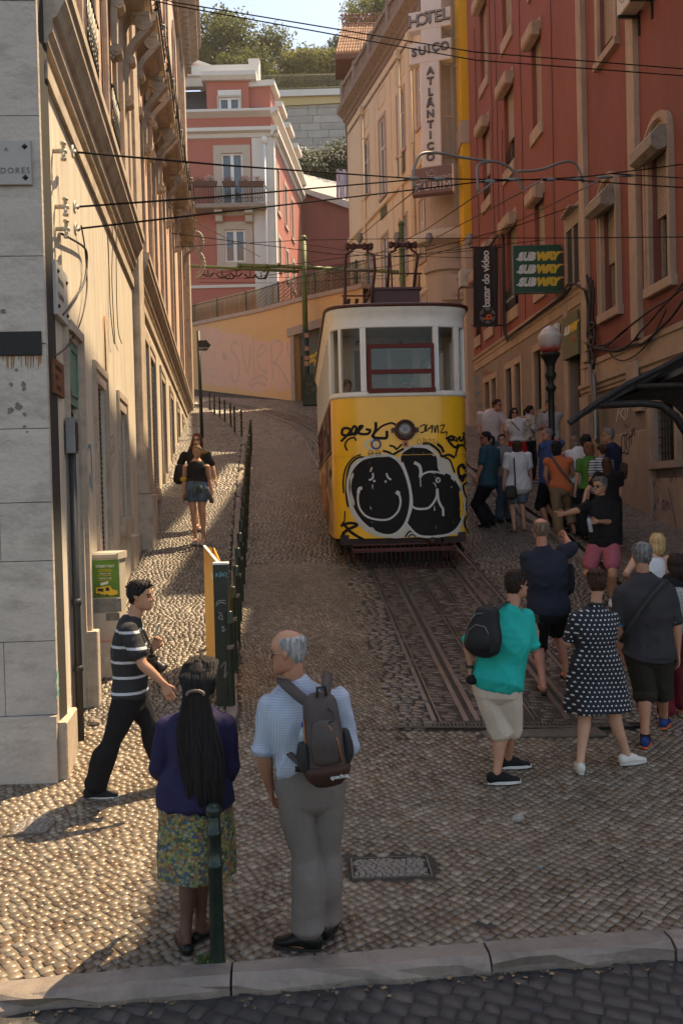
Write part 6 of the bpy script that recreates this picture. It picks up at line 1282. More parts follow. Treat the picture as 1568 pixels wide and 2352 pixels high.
# ================================================================ OVERHEAD WIRES
m_wire=mat('overhead_wire',(.018,.016,.015),.9,bump=0,spec=.05); m_wl=mat('aged_bronze_wire',(.10,.085,.06),.9,bump=0,spec=.1)
def wire(label,pts,r=.012,mt=None,sag=0,name='overhead_cable',par=None,dpt=9):
 q=[P(*p) for p in pts]; out=[]
 for a,c in zip(q[:-1],q[1:]):
  for k in range(dpt): t=k/dpt; out.append(a.lerp(c,t)-Vector((0,0,sag*4*t*(1-t))))
 out.append(q[-1]); b=MB(); b.tube(out,r,6)
 return b.build(name,mt or m_wire,par,None,None if par is not None else label,None if par is not None else 'overhead cable')
def shackle(x,y,lab,ex,ey):
 """iron eye, links and sleeve fixed to the sunlit wall; returns cable start"""
 u,z=FL.uz(x,y); o=FL.p(u,0,z); T=thing('wall_shackle',o,lab,'shackle'); b=MB(); d_=o.y; A=P(x+10,y-1,d_+.05);
 b.tube([o,o+FL.n*.12],.02,6); b.lathe(o+FL.n*.09+Vector((0,0,-.05)),[(.016,-.03),(.026,-.03),(.026,-.01),(.016,-.01),(.016,.11),(.026,.11),(.026,.13),(.016,.13)],8)
 c1=o+FL.n*.17; R=.055
 def link(c,a,R1,R2,up_): b.tube([c+a*R1*math.cos(t)+up_*R2*math.sin(t) for t in np.linspace(0,2*PI,13)],.011,6)
 cd=(P(ex,ey,d_+3)-c1).normalized(); link(c1,cd,.085,.05,Vector((0,0,1))); link(c1+cd*.13,cd,.07,.035,Vector((0,1,0)).cross(cd).normalized()*.2+Vector((0,.9,.3))); b.build('links',m_cream,T)
 b=MB(); s=c1+cd*.19; b.tube([s,s+cd*.03,s+cd*.14,s+cd*.2],[.018,.026,.024,.012],8); b.build('sleeve',m_sil,T); return s+cd*.18
def toP(s):
 v=s-Vector((0,0,CH)); z=v.dot(_fw); return (784+F*v.dot(_rt)/z,1176-F*v.dot(_up)/z,s.y)
a=toP(shackle(121,346,'cream painted shackle on the sunlit wall, topmost of three',197,355)); wire('taut black cable from the topmost wall shackle across the whole street',[a,(516,379,9.5),(945,409,12),(1165,412,13),(1300,412,13.6),(1580,431,14.7)],.010)
a=toP(shackle(126,474,'cream painted shackle on the sunlit wall, middle of three',211,471)); wire('taut black cable from the middle wall shackle rising to the grey bracket joint',[a,(500,451,9.5),(935,413,12),(960,410,12.1)],.010)
a=toP(shackle(128,525,'cream painted shackle on the sunlit wall, lowest of three',217,519)); wire('taut black cable from the lowest wall shackle rising to the right facade',[a,(402,499,9),(951,435,12),(1100,417,12.7),(1300,408,13.6),(1365,403,13.8),(1400,398,14),(1580,375,14.8)],.010)
wire('short black cable from the right bracket joint to the near red building',[(1400,398,14),(1580,409,14.8)],.009)
wire('black cable crossing high over the street, upper of the top pair',[(340,-12,12),(402,4.4,13),(1091,118.6,14.2),(1580,158,14.9)],.009); wire('black cable crossing high over the street, lower of the top pair',[(330,-6,12),(402,12,13),(1091,137,14.2),(1580,174,14.9)],.009)
wire('thin black wire running level from the green pole to the right edge',[(402,567,22),(692,551,24),(976,546.6,22),(1300,546,16),(1580,543.5,14.2)],.009)
TB=thing('span_bracket',P(1150,375,15),'grey curved tube brackets with insulator chains hung in the black span cables','wire bracket'); m_gt=mat('grey_tube',(.24,.225,.215),.55,met=.3,bump=.1)
for l in ([(951,430),(949,395),(962,358),(982,350),(1017,352),(1059,360.5),(1108,367),(1142,372),(1165,381),(1184,400),(1199,434)],[(1097,440),(1095,389),(1104,374),(1125,370)],[(1187,392.6),(1240,389),(1290,372),(1316,372),(1329,389),(1340,419)]):
 b=MB(); p=smoothline(np.array([tuple(P(x,y,12+(x-950)/220)) for x,y in l]),4); b.tube([Vector(v) for v in p],.020,8); b.build('tube',m_gt,TB)
def chain(x0,y0,x1,y1,d_):
 b=MB(); a=P(x0,y0,d_); c=P(x1,y1,d_); b.tube([a,c],.010,5); n=7
 for k in range(n): b.ball(a.lerp(c,(k+.5)/n),.022 if k%2 else .015,6)
 b.build('insulator_chain',m_gt,TB)
for x0,y0,x1,y1,d_ in ((951,440,975,415,14.1),(1097,445,1135,415,15.1),(1199,438,1245,412,15.8),(1340,432,1380,410,16.7)): chain(x0,y0,x1,y1,12+(x0-950)/220)
for x,y,d_ in ((945,410,14),(1003,411,14.3),(1120,416,15.1),(1175,412,15.3),(1260,412,15.9),(1320,411,16.3),(1388,406,16.8),(1440,402,17.1)):
 b=MB(); d_=12+(x-950)/220; a=P(x-19,y,d_); c=P(x+19,y-(1 if x<1350 else 0),d_); b.tube([a,a.lerp(c,.25),a.lerp(c,.75),c],[.012,.028,.028,.012],8); b.build('sleeve',m_sil,TB)
for i,(pts,r) in enumerate(([(951,439,12),(900,480,19),(824,545,24)],.009),([(1097,446,12.7),(976,528,20),(850,590,26)],.009),([(1199,440,13.1),(976,559,21),(820,610,28)],.009),([(1340,432,13.8),(1100,552,20),(976,589,22),(800,640,30)],.009)) if False else enumerate([([(951,439,12),(900,480,19),(824,545,24)],.009),([(1097,446,12.7),(976,528,20),(850,590,26)],.009),([(1199,440,13.1),(976,559,21),(820,610,28)],.009),([(1340,432,13.8),(1100,552,20),(976,589,22),(800,640,30)],.009)]):
 wire(['bronze wire from the leftmost bracket down to the left collector tower','bronze wire from the second bracket down over the tram','bronze wire from the third bracket down over the tram','bronze wire from the rightmost bracket down behind the tram roof'][i],pts,r,m_wl)
for lb,pts in (('pale wire descending from the left balconies to the wire arm',[(387,474,20),(597,589,30)]),('thin wire from the left facade balconies to the stone corner',[(395,535,20),(771,584,30),(1091,592,30)]),('thin wire sloping up to the banner bracket',[(560,640,34),(880,592,30),(1270,548,24),(1340,532,21)]),('thin wire climbing from the ochre wall over the tram',[(455,632,36),(700,603,34),(1000,562,28)]),('thin wire below the green arms, upper one',[(458,640,40),(690,636,44),(900,610,36)]),('thin wire below the green arms, lower one',[(458,648,40),(690,650,44),(880,632,36)]),('thin wire from the pole top rising right',[(697,560,40),(900,590,32),(1085,575,30)]),('slack thin wire from the green pole to the tram roof',[(700,600,44),(790,640,38),(905,640,30)]),('thin wire anchored to the red facade left of its cornice',[(976,575,24),(1180,520,23),(1340,465,21)])):
 wire(lb,pts,.011,m_wl if 'pale' in lb else m_wire)
for i,(x,y,d_) in enumerate(((825,545,23),(912,544,22.5),(985,546,22),(1078,548,21.5))):
 T=thing('insulator',P(x,y,d_),['grey insulator on the level wire above the left collector tower','grey insulator on the level wire before the green pole','grey insulator on the level wire right of the green pole','grey insulator on the level wire before the yellow strip'][i],'insulator','insulators on the level wire'); b=MB(); b.lathe(P(x,y,d_),[(.02,-.16),(.05,-.13),(.09,-.05),(.10,.02),(.07,.06),(.08,.1),(.03,.13)],10); b.build('bell',m_gt,T)
for k,x in enumerate((478,510,527,543,575,600)):
 b=MB(); o=P(x,630+3*(k%3),45); b.tube([o+Vector((-.3,0,.1)),o+Vector((-.15,0,-.08)),o+Vector((.15,0,-.08)),o+Vector((.3,0,.08))],.04,5); b.tube([o,o+Vector((0,0,.25))],.03,5); b.build('wire_hanger',m_wire,bpy.data.objects['wire_arm'])
def wc(name,l,lab,r=.008): T=thing(name,FL.p(*_uz(FL,('4',)+l[0],.05)),lab,'cable'); b=MB(); b.tube([Vector(v) for v in smoothline(np.array([tuple(FL.p(*_uz(FL,('4',)+p,.05))) for p in l]),4)],r,5); b.build('cable',m_cable,T)
wc('wall_cable',[(430,60),(570,140),(605,200),(600,330),(575,425),(480,570),(435,625)],'thick black cable looping from the lowest shackle down to the white wall plaque',.012)
wc('wall_cable',[(565,0),(590,150),(605,350),(600,500),(560,680),(480,830),(395,905),(365,905)],'thin black cable hanging in a long curve down to the rusty plaque'); wc('wall_cable',[(745,0),(760,300),(770,600),(800,830),(780,400),(785,100),(780,0)],'thin cable hanging in a narrow loop beside the stone pilaster',.006); wc('wall_cable',[(812,0),(810,300),(820,700),(848,825)],'single thin cable hanging left of the stone pilaster',.006)
T=thing('orange_rod',FL.p(*_uz(FL,('4',730,800),.02)),'thin rust orange tube upright on the sunlit wall left of the pilaster','rod'); b=MB(); b.tube([FL.p(*_uz(FL,('4',728,635),.02)),FL.p(*_uz(FL,('4',738,1025),.02))],.012,6); b.build('tube',mat('orange_tube',(.34,.14,.03),.7),T)
def lit(name,x,y,lab,mt,pts,h=.012,cat='litter'):
 g=Gs(x,y) if y<2230 else P(x,y,(CH+.10)*F/(y-1145)); T=thing(name,g,lab,cat); b=MB(); rr=random.Random(x)
 n=len(pts); v=[g+Vector((a,c,h+rr.uniform(0,.015))) for a,c in pts]; b.add(v+[q+Vector((0,0,.002)) for q in v],[tuple(range(n)),tuple(range(2*n-1,n-1,-1))]); b.build('sheet',mt,T)
m_pap=mat('paper_scrap',(.5,.48,.44),.8,bump=0); m_blp=mat('blue_scrap',(.05,.30,.42),.6,bump=0); m_lf=mat('dry_leaf',(.22,.09,.03),.8,var=.3)
S_=lambda r,k=5,e=1.0:[(r*math.cos(t)*e,r*.6*math.sin(t)) for t in np.linspace(0,2*PI,k+1)[:-1]]
lit('blue_wrapper',1240,2000,'tiny bright blue wrapper on the plaza right of the manhole cover',m_blp,S_(.018)); lit('blue_tissue',583,1241,'crumpled blue tissue on the roadway beside the bollards',m_blp,S_(.06)); lit('paper_slip',238+115*0,1540*0+1310,'white paper slip on the sidewalk left of the yellow panel',m_pap,S_(.04)) if False else None
lit('leaf',660,2262,'dry brown leaf in the gutter under the kerb joint',m_lf,S_(.03)); lit('leaf',1340,2318,'dry brown leaf on the dark road at lower right',m_lf,S_(.022)); lit('leaf',640,2300,'dry orange leaf cluster on the dark road, bottom centre',m_lf,S_(.03,7)); lit('crushed_carton',1205,2262,'flattened pale grey carton in the gutter at right',m_pap,[(-.09,-.02),(.06,-.03),(.10,.01),(.07,.05),(-.05,.03)]); lit('paper_scrap',735,2268,'small crumpled white and blue wrapper on the road edge, centre',m_pap,S_(.018)); lit('blue_scrap',1035,2268,'dull blue scrap lying under the kerb face',m_blp,S_(.025)); lit('paper_slip',200,1620,'white paper scrap on the cobbles by the door step',m_pap,S_(.04,6)); lit('green_scrap',935,2280,'torn green scrap in the gutter beside brown leaves',mat('green_scrap',(.03,.2,.06),.6,bump=0),S_(.022))
g=Gs(1186,1893); T=thing('plastic_cup',g,'clear plastic cup lying on its side on the plaza cobbles','cup'); b=MB(); b.lathe(g+Vector((-.03,0,.035)),[(.022,0),(.035,.075),(.036,.078),(.033,.075),(.020,.002)],14,True,(1,.2,.12)); b.build('cup',glass('cup_plastic',(.4,.38,.35),.2,.35),T)
gd=MB(); rr=random.Random(12)
for _ in range(150):
 x=rr.uniform(-1.8,2.3); y=float(KF(x))-.17-abs(rr.gauss(0,.05)); q=Vector((x,y,-.044)); r_=rr.uniform(.004,.014); t=rr.uniform(0,6); gd.add([q+Vector((math.cos(t+k*1.57)*r_*(1+.5*(k%2)),math.sin(t+k*1.57)*r_,rr.uniform(0,.01))) for k in range(4)],[(0,1,2,3)])
gd.build('gutter_debris',mat('gutter_debris',(.17,.115,.065),.9,var=.5,scale=30,isl=.5,bump=0),kind='stuff',label='scatter of dry leaf bits and grit along the gutter under the kerb',cat='debris')
# ================================================================ FUNICULAR TRAM
m_ty=mat('tram_yellow',(.82,.43,.010),.32,var=.05,scale=1.2,bump=.04,bs=6,coat=.35,stain=(2.2,.22,(.50,.25,.02)))
m_tw=mat('tram_cream_white',(.72,.69,.64),.4,var=.05,scale=2,bump=.04,bs=8,coat=.2,stain=(3,.25,(.42,.38,.32)))
m_tm=mat('tram_maroon',(.06,.014,.013),.45,var=.2,scale=4,bump=.1)
m_td=mat('greasy_dark_steel',(.035,.02,.017),.6,met=.4,var=.4,scale=9,bump=.4)
m_tgl=glass('tram_glass',(.05,.055,.045),.03,.22)
TD=13.7; tc=P(926,1136,TD); TZ=float(zg(tc.x,TD)); TH=math.radians(2.9)
Ft=Fr((tc.x,tc.y),(tc.x-math.sin(TH),tc.y+math.cos(TH)),1)   # u back along the car, n to the right
t0=Ft.p(0,0,TZ)
TR=thing('funicular_tram',t0,'yellow and white funicular tram with graffiti covered front standing on the steep tracks','tram')
tz=lambda y:CH+(1136.5-y)/2000*TD
Z0,Z1,Z2,Z3,Z4=tz(1235),tz(911),tz(898),tz(752),tz(706)
L_T=8.9
def plan(o=0.0):
 """half outline of the nose, from centre to the right flank"""
 base=[(0,0),(.50,.012),(.60,.03),(.80,.075),(.94,.13),(1.03,.22),(1.075,.34),(1.09,.5)]
 out=[]
 for i,(w,u) in enumerate(base):
  t=i/(len(base)-1)*PI/2; out.append((w+o*math.sin(t),u-o*math.cos(t)))
 return out
def full(o=0.0):
 h=plan(o); left=[(-w,u) for w,u in h[::-1]][:-1]; nose=left+h
 back=[(w,L_T-u) for w,u in h[::-1]]+[(-w,L_T-u) for w,u in h][1:]
 return nose+back
def ring(o,z): return [Ft.p(u,w,z) for w,u in full(o)]
def shell(b,levels,smooth=True,caps=(False,False)):
 R=[ring(o,z) for o,z in levels]; n=len(R[0]); vs=[q for r in R for q in r]
 fs=[(j*n+i,j*n+(i+1)%n,(j+1)*n+(i+1)%n,(j+1)*n+i) for j in range(len(R)-1) for i in range(n)]
 if caps[0]: fs.append(tuple(range(n))[::-1])
 if caps[1]: fs.append(tuple(range((len(R)-1)*n,len(R)*n)))
 return b.add(vs,fs,smooth)
zs_=tz(1045)
b=MB(); shell(b,[(0,Z0),(0,zs_-.006)]); shell(b,[(.004,zs_-.005),(.008,zs_),(.004,zs_+.005)]); shell(b,[(0,zs_+.006),(0,Z1)])
b.build('body',m_ty,TR)
b=MB(); shell(b,[(.0,Z0),(-.05,Z0),(-.05,Z1)],False); b.build('inner_lining',m_tm,TR)
b=MB(); k=full(.003)
for i in range(0,len(k)):
 w,u=k[i]
 if u<.6:
  for s in np.linspace(0,1,4)[:-1]:
   w2,u2=k[(i+1)%len(k)];
   if abs(w2-w)+abs(u2-u)>1: continue
   c=Ft.p(u+(u2-u)*s,w+(w2-w)*s,zs_+.03); b.ball(c,.006,5)
b.build('rivets',m_ty,TR)
b=MB(); shell(b,[(.0,Z1+.001),(.022,Z1+.008),(.022,Z1+.05),(.010,Z2-.015),(.0,Z2),(-.06,Z2),(-.06,Z1+.001)]); b.build('window_sill_band',m_tw,TR)
b=MB(); shell(b,[(-.06,Z3),(.0,Z3),(.006,Z3+.02),(.0,Z3+.03),(.006,Z4-.12),(.03,Z4-.08),(.05,Z4-.02),(.05,Z4)]); b.build('fascia',m_tw,TR)
b=MB(); R_=[(.05,Z4+.001),(.085,Z4+.005),(.09,Z4+.04),(.06,Z4+.055),(-.25,Z4+.09),(-.6,Z4+.12),(-.9,Z4+.13)]; shell(b,R_,True,(True,True)); b.build('roof',m_tm,TR)
def along(px):  # pixel x on the front -> (w,u) on the outline
 w=(px-926)/2000*TD; H=plan(); a=abs(w)
 ws=[q[0] for q in H];
 u=float(np.interp(a,ws,[q[1] for q in H])); return math.copysign(min(a,1.09),w),u
def post(b,x0,x1,out=.012,z0=Z2,z1=Z3,inn=-.05):
 a=along(x0); c=along(x1); d=Vector((c[0]-a[0],c[1]-a[1],0)).normalized(); nn=Vector((d.y,-d.x,0)) # outward (towards -u)
 if nn.y>0: nn=-nn
 q=lambda p,o:(p[0]+nn.x*o,p[1]+nn.y*o)
 pts=[q(a,out),q(c,out),q(c,inn),q(a,inn)]
 b.boxv([Ft.p(u,w,z0) for w,u in pts]+[Ft.p(u,w,z1) for w,u in pts])
b=MB()
for x0,x1 in ((786.4,792),(835,841),(843,848),(1003,1008),(1010,1015),(1053,1058.5),(1060,1064),(767,769.5),(1078.5,1085)): post(b,x0,x1)
for x0,x1 in ((841,843),(1008,1010),(1058.5,1060),(1064,1066)): post(b,x0,x1,.004)
b.build('front_post',m_tw,TR)
def gpane(x0,x1,z0=Z2,z1=Z3,o=-.012):
 n_=4; g=MB(); pts=[along(x0+(x1-x0)*k/n_) for k in range(n_+1)]
 for k in range(n_):
  a,c=pts[k],pts[k+1]; g.quad(Ft.p(a[1]-o,a[0],z0),Ft.p(c[1]-o,c[0],z0),Ft.p(c[1]-o,c[0],z1),Ft.p(a[1]-o,a[0],z1))
 return g.build('window_pane',m_tgl,TR)
for x0,x1 in ((769.5,786),(792,835),(1015,1053),(1066,1078)): gpane(x0,x1)
gpane(848,1003,tz(794),Z3)
sx0,sx1=849,1003; b=MB()
def fbx(b,x0,x1,y0,y1,u0,u1): w0=(x0-926)/2000*TD; w1=(x1-926)/2000*TD; b.boxv([Ft.p(u1,w0,tz(y1)),Ft.p(u1,w1,tz(y1)),Ft.p(u0,w1,tz(y1)),Ft.p(u0,w0,tz(y1)),Ft.p(u1,w0,tz(y0)),Ft.p(u1,w1,tz(y0)),Ft.p(u0,w1,tz(y0)),Ft.p(u0,w0,tz(y0))])
for (x0,x1,y0,y1) in ((851,1004,791,800),(851,1004,849,859),(851,1006,892,902),(851,859,800.1,848.9),(997,1004,800.1,848.9),(851,859,859.1,891.9),(997,1004,859.1,891.9)): fbx(b,x0,x1,y0,y1,-.035,.01)
s=b.build('drop_sash',mat('varnished_maroon_wood',(.11,.016,.012),.5,var=.15,spec=.2),TR)
b=MB()
for (y0,y1) in ((800,849),(859,892)): w0=(859-926)/2000*TD; w1=(997-926)/2000*TD; b.quad(Ft.p(-.01,w0,tz(y1)),Ft.p(-.01,w1,tz(y1)),Ft.p(-.01,w1,tz(y0)),Ft.p(-.01,w0,tz(y0)))
b.build('sash_glass',glass('sash_glass_tint',(.06,.10,.10),.03,.5),s)
b=MB(); g=MB(); NW=15
for sd in (-1,1):
 for k in range(NW+1):
  u=.5+(L_T-1.0)*k/NW; wd=.055 if k%3 else .10
  b.boxv([Ft.p(u-wd/2,sd*1.045,Z2),Ft.p(u+wd/2,sd*1.045,Z2),Ft.p(u+wd/2,sd*1.105,Z2),Ft.p(u-wd/2,sd*1.105,Z2),Ft.p(u-wd/2,sd*1.045,Z3),Ft.p(u+wd/2,sd*1.045,Z3),Ft.p(u+wd/2,sd*1.105,Z3),Ft.p(u-wd/2,sd*1.105,Z3)])
 g.quad(Ft.p(.5,sd*1.07,Z2),Ft.p(L_T-.5,sd*1.07,Z2),Ft.p(L_T-.5,sd*1.07,Z3),Ft.p(.5,sd*1.07,Z3))
b.build('side_pillar',m_tw,TR); g.build('side_glass',m_tgl,TR)
b=MB()
for sd in (-1,1):
 for k in range(22): u=.55+k*.37; b.boxv([Ft.p(u,sd*1.092,zs_+.12),Ft.p(u+.03,sd*1.092,zs_+.12),Ft.p(u+.03,sd*1.105,zs_+.12),Ft.p(u,sd*1.105,zs_+.12),Ft.p(u,sd*1.092,Z1-.02),Ft.p(u+.03,sd*1.092,Z1-.02),Ft.p(u+.03,sd*1.105,Z1-.02),Ft.p(u,sd*1.105,Z1-.02)])
 b.boxv([Ft.p(.5,sd*1.09,zs_+.07),Ft.p(8.4,sd*1.09,zs_+.07),Ft.p(8.4,sd*1.12,zs_+.07),Ft.p(.5,sd*1.12,zs_+.07),Ft.p(.5,sd*1.09,zs_+.11),Ft.p(8.4,sd*1.09,zs_+.11),Ft.p(8.4,sd*1.12,zs_+.11),Ft.p(.5,sd*1.12,zs_+.11)])
b.build('side_moulding',m_tm,TR)
m_in=mat('cream_interior',(.40,.36,.30),.6,var=.1)
b=MB(); b.add([Ft.p(u*1 if u<4 else u,w*.94,2.75) for w,u in full(-.06)],[tuple(range(len(full())))]); b.build('floor',m_td,TR)
b=MB(); b.add([Ft.p(u,w,Z3+.12) for w,u in full(-.06)],[tuple(range(len(full())))]); b.build('ceiling',m_in,TR)
b=MB()
for (w0,w1,z0,z1) in ((-1.05,-.62,2.75,Z3+.1),(.40,.52,2.75,Z3+.1),(.95,1.05,2.75,Z3+.1),(-.62,1.05,2.75,Z2-.05),(-.62,.95,Z3-.12,Z3+.1),(-.04,.02,Z2,Z3-.12)):
 b.boxv([Ft.p(1.5,w0,z0),Ft.p(1.5,w1,z0),Ft.p(1.44,w1,z0),Ft.p(1.44,w0,z0),Ft.p(1.5,w0,z1),Ft.p(1.5,w1,z1),Ft.p(1.44,w1,z1),Ft.p(1.44,w0,z1)])
b.build('cab_partition',m_in,TR)
b=MB()
for sd in (-1,1): b.boxv([Ft.p(1.7,sd*.5,2.76),Ft.p(8,sd*.5,2.76),Ft.p(8,sd*1.0,2.76),Ft.p(1.7,sd*1.0,2.76),Ft.p(1.7,sd*.5,3.2),Ft.p(8,sd*.5,3.2),Ft.p(8,sd*1.0,3.2),Ft.p(1.7,sd*1.0,3.2)])
b.build('bench',mat('dark_wood_bench',(.12,.06,.03),.5),TR)
b=MB(); b.tube([Ft.p(.9,-.55,2.8),Ft.p(.9,-.55,4.2)],.02,6); b.lathe(Ft.p(.5,.15,3.3),[(.16,0),(.16,.6),(.12,.7),(.04,.72)],14); b.tube([Ft.p(.5,.15,4.05),Ft.p(.3,.15,4.1)],.02,6); b.tube([Ft.p(.35,-.1,4.0)]+[Ft.p(.35,-.1+.5*k/8,4.0+.2*math.sin(PI*k/8)) for k in range(1,8)]+[Ft.p(.35,.4,4.0)],.014,6); b.build('controller',m_td,TR)
b=MB(); b.boxv([Ft.p(u,w,z) for z in (4.62,4.94) for u,w in ((.35,.50),(.35,.62),(.25,.62),(.25,.50))]); b.tube([Ft.p(.3,.5,4.95),Ft.p(.3,.46,4.9),Ft.p(.3,.46,4.75)],.012,5); b.ball(Ft.p(.35,-.62,4.88),.05,8); b.ball(Ft.p(.4,.05,4.9),.05,8); b.build('cab_camera_box',m_td,TR)
hw=(933-926)/2000*TD; hz=tz(988); c=Ft.p(0,hw,hz); ax=-Ft.u
b=MB(); r0=.165; b.lathe(c,[(r0*.80,.0),(r0*1.0,.0),(r0*1.0,.05),(r0*.93,.075),(r0*.82,.08),(r0*.78,.05),(r0*.80,.0)],24,True,ax);
for t in (0,PI): d=Ft.n*math.cos(t)*r0*1.12; b.boxv([c+d+Ft.n*a+Ft.u*bb+Vector((0,0,z)) for z in (-.035,.035) for a,bb in ((-.03,0),(.03,0),(.03,-.05),(-.03,-.05))])
h=b.build('headlight',m_tm,TR); b=MB(); b.lathe(c,[(.0,.052),(r0*.4,.05),(r0*.79,.035),(r0*.79,.01)][::-1],24,True,ax); b.build('lens',glass('headlight_lens',(.16,.13,.10),.12),h)
b=MB()
def ub(u0,u1,w0,w1,z0,z1,sl=0):
 b.boxv([Ft.p(u0,w0,z0),Ft.p(u0,w1,z0),Ft.p(u1,w1,z0+sl),Ft.p(u1,w0,z0+sl),Ft.p(u0,w0,z1),Ft.p(u0,w1,z1),Ft.p(u1,w1,z1+0),Ft.p(u1,w0,z1+0)][::-1] if False else [Ft.p(u0,w0,z0),Ft.p(u0,w1,z0),Ft.p(u1,w1,z0+sl),Ft.p(u1,w0,z0+sl),Ft.p(u0,w0,z1),Ft.p(u0,w1,z1),Ft.p(u1,w1,z1),Ft.p(u1,w0,z1)])
ub(.15,8.7,-.95,.95,Z0+.06,Z0+.22); ub(.1,.2,-1.0,1.0,Z0-.10,Z0+.06)
for sd in (-1,1): ub(.3,1.5,sd*.82-.04,sd*.82+.04,Z0-.16,Z0-.04,.0)
b.build('chassis',m_td,TR)
zg_=lambda u:float(zg(Ft.p(u,0,0).x,Ft.p(u,0,0).y))
for k,u in enumerate((1.0,3.0)):
 for sd in (-1,1):
  z=zg_(u)+.26; b=MB(); c=Ft.p(u,sd*.38,z); b.lathe(c,[(.1,-.05),(.27,-.05),(.29,-.03),(.24,0),(.24,.06),(.1,.07)],18,False,Ft.n*-sd); b.build('wheel',m_td,TR)
for sd in (-1,1):
 for k in range(5):
  u=.55+k*.6; z=zg_(u)+.28; b=MB()
  for j in range(6): b.lathe(Ft.p(u,sd*.93,z+j*.045),[(.055,0),(.075,.012),(.075,.022),(.055,.034)],10)
  b.tube([Ft.p(u,sd*.93,z),Ft.p(u,sd*.93,Z0+.1)],.03,6); b.tube([Ft.p(u+.2,sd*.98,z+.3),Ft.p(u+.25,sd*1.0,z+.1),Ft.p(u+.15,sd*1.0,z-.1)],.02,5); b.build('spring_gear',m_td,TR)
b=MB()
for sd in (-1,1): b.tube([Ft.p(.4,sd*1.0,Z0-.05),Ft.p(1.6,sd*1.02,zg_(1.6)+.25),Ft.p(3.2,sd*1.0,zg_(3.2)+.35)],.03,6); b.tube([Ft.p(.3,sd*.98,zg_(.3)+.2),Ft.p(4.2,sd*.98,zg_(4.2)+.3)],.035,6)
b.tube([Ft.p(.1,-.2,Z0-.1),Ft.p(.3,.0,Z0-.35)],.025,6); b.tube([Ft.p(.1,.62,Z0-.02),Ft.p(.0,.62,Z0-.25),Ft.p(.02,.66,Z0-.38)],.02,6); b.lathe(Ft.p(.02,.45,Z0-.07),[(.07,0),(.07,.06),(.02,.08)],10,True,-Ft.u)
b.build('brake_rods',m_td,TR)
b=MB()
for sd in (-1,1): b.add([Ft.p(.5,sd*1.06,Z0),Ft.p(8.6,sd*1.06,Z0),Ft.p(8.6,sd*1.06,Z0+.16),Ft.p(.5,sd*1.06,Z0+.02)],[(0,1,2,3)])
b.build('step_skirt',m_ty,TR)
cw0,cw1=(806-926)/2000*TD*.98,(1046-926)/2000*TD*.98; zt_=tz(1250); zm=tz(1262); zb=max(tz(1309),zg_(-.1)+.03)
b=MB(); m_cage=mat('maroon_iron_rods',(.09,.03,.026),.6,met=.3,var=.3)
for z,u,r in ((zt_,-.02,.014),(zm,-.06,.018),(zb,.02,.014)):
 b.tube([Ft.p(u,cw0,z),Ft.p(u,cw1,z)],r,6)
 for w in (cw0,cw1): b.tube([Ft.p(u,w,z),Ft.p(1.0,w,z+.06)],r,6)
b.boxv([Ft.p(u,w,z) for z in (zm-.03,zm+.03) for u,w in ((-.05,cw0),(-.05,cw1),(-.07,cw1),(-.07,cw0))])
for k in range(23):
 w=cw0+(cw1-cw0)*k/22; b.tube([Ft.p(-.02,w,zt_),Ft.p(-.075,w,(zt_+zb)/2),Ft.p(.02,w,zb)],.0065,4)
for u in (.15,.35,.55,.75):
 for w in (cw0,cw1): b.tube([Ft.p(u,w,zt_),Ft.p(u,w,zb+.03)],.0065,4)
b.build('lifeguard_cage',m_cage,TR)
b=MB(); b.boxv([Ft.p(u,w,z) for z in (zb+.02,zt_) for u,w in ((.45,cw0*.8),(.45,cw1*.8),(.4,cw1*.8),(.4,cw0*.8))]); b.build('dark_guard_plate',mat('soot_black',(.012,.010,.010),.9,bump=0),TR)
def RX(x,y,u):
 """pixel to point in tram frame at distance u behind nose"""
 d=TD+u*math.cos(TH); q=P(x,y,d); return q
b=MB(); q0=RX(852,701,1.5); q1=RX(962,667,1.5); e=(q1.x-q0.x)
w0=(q0-Ft.o).dot(Ft.n); w1=w0+e; ub_z0=Z4+.10; b.boxv([Ft.p(u,w,z) for z in (ub_z0,q1.z) for u,w in ((1.4,w0),(1.4,w1),(2.6,w1),(2.6,w0))])
b.boxv([Ft.p(u,w,z) for z in (q1.z+.001,q1.z+.04) for u,w in ((1.36,w0-.03),(1.36,w1+.03),(2.64,w1+.03),(2.64,w0-.03))])
for k in range(4): b.ball(Ft.p(1.39,w0+e*(.12+.25*k),ub_z0+.2),.022,6)
o=b.build('roof_box',mat('dull_plum_metal',(.075,.022,.028),.5,var=.2,scale=3),TR)
b=MB()
for k,(w,l) in enumerate(((w0-.03,.16),(w0+.25,.14),(w0+.62,.10),(w0+1.0,.16))): b.boxv([Ft.p(1.05,w,Z4+.1),Ft.p(1.05,w+l+.1,Z4+.1),Ft.p(1.35,w+l+.1,Z4+.13),Ft.p(1.35,w,Z4+.13),Ft.p(1.05,w+.02,Z4+.15),Ft.p(1.05,w+l+.12,Z4+.15),Ft.p(1.35,w+l+.1,Z4+.18),Ft.p(1.35,w,Z4+.18)])
for k in range(4): w=w0-.48+k*.14; b.boxv([Ft.p(1.3,w,Z4+.1),Ft.p(1.3,w+.06,Z4+.1),Ft.p(1.4,w+.06,Z4+.1),Ft.p(1.4,w,Z4+.1),Ft.p(1.25,w+.05,Z4+.42),Ft.p(1.25,w+.11,Z4+.42),Ft.p(1.35,w+.11,Z4+.42),Ft.p(1.35,w+.05,Z4+.42)])
b.build('roof_pads',m_td,TR)
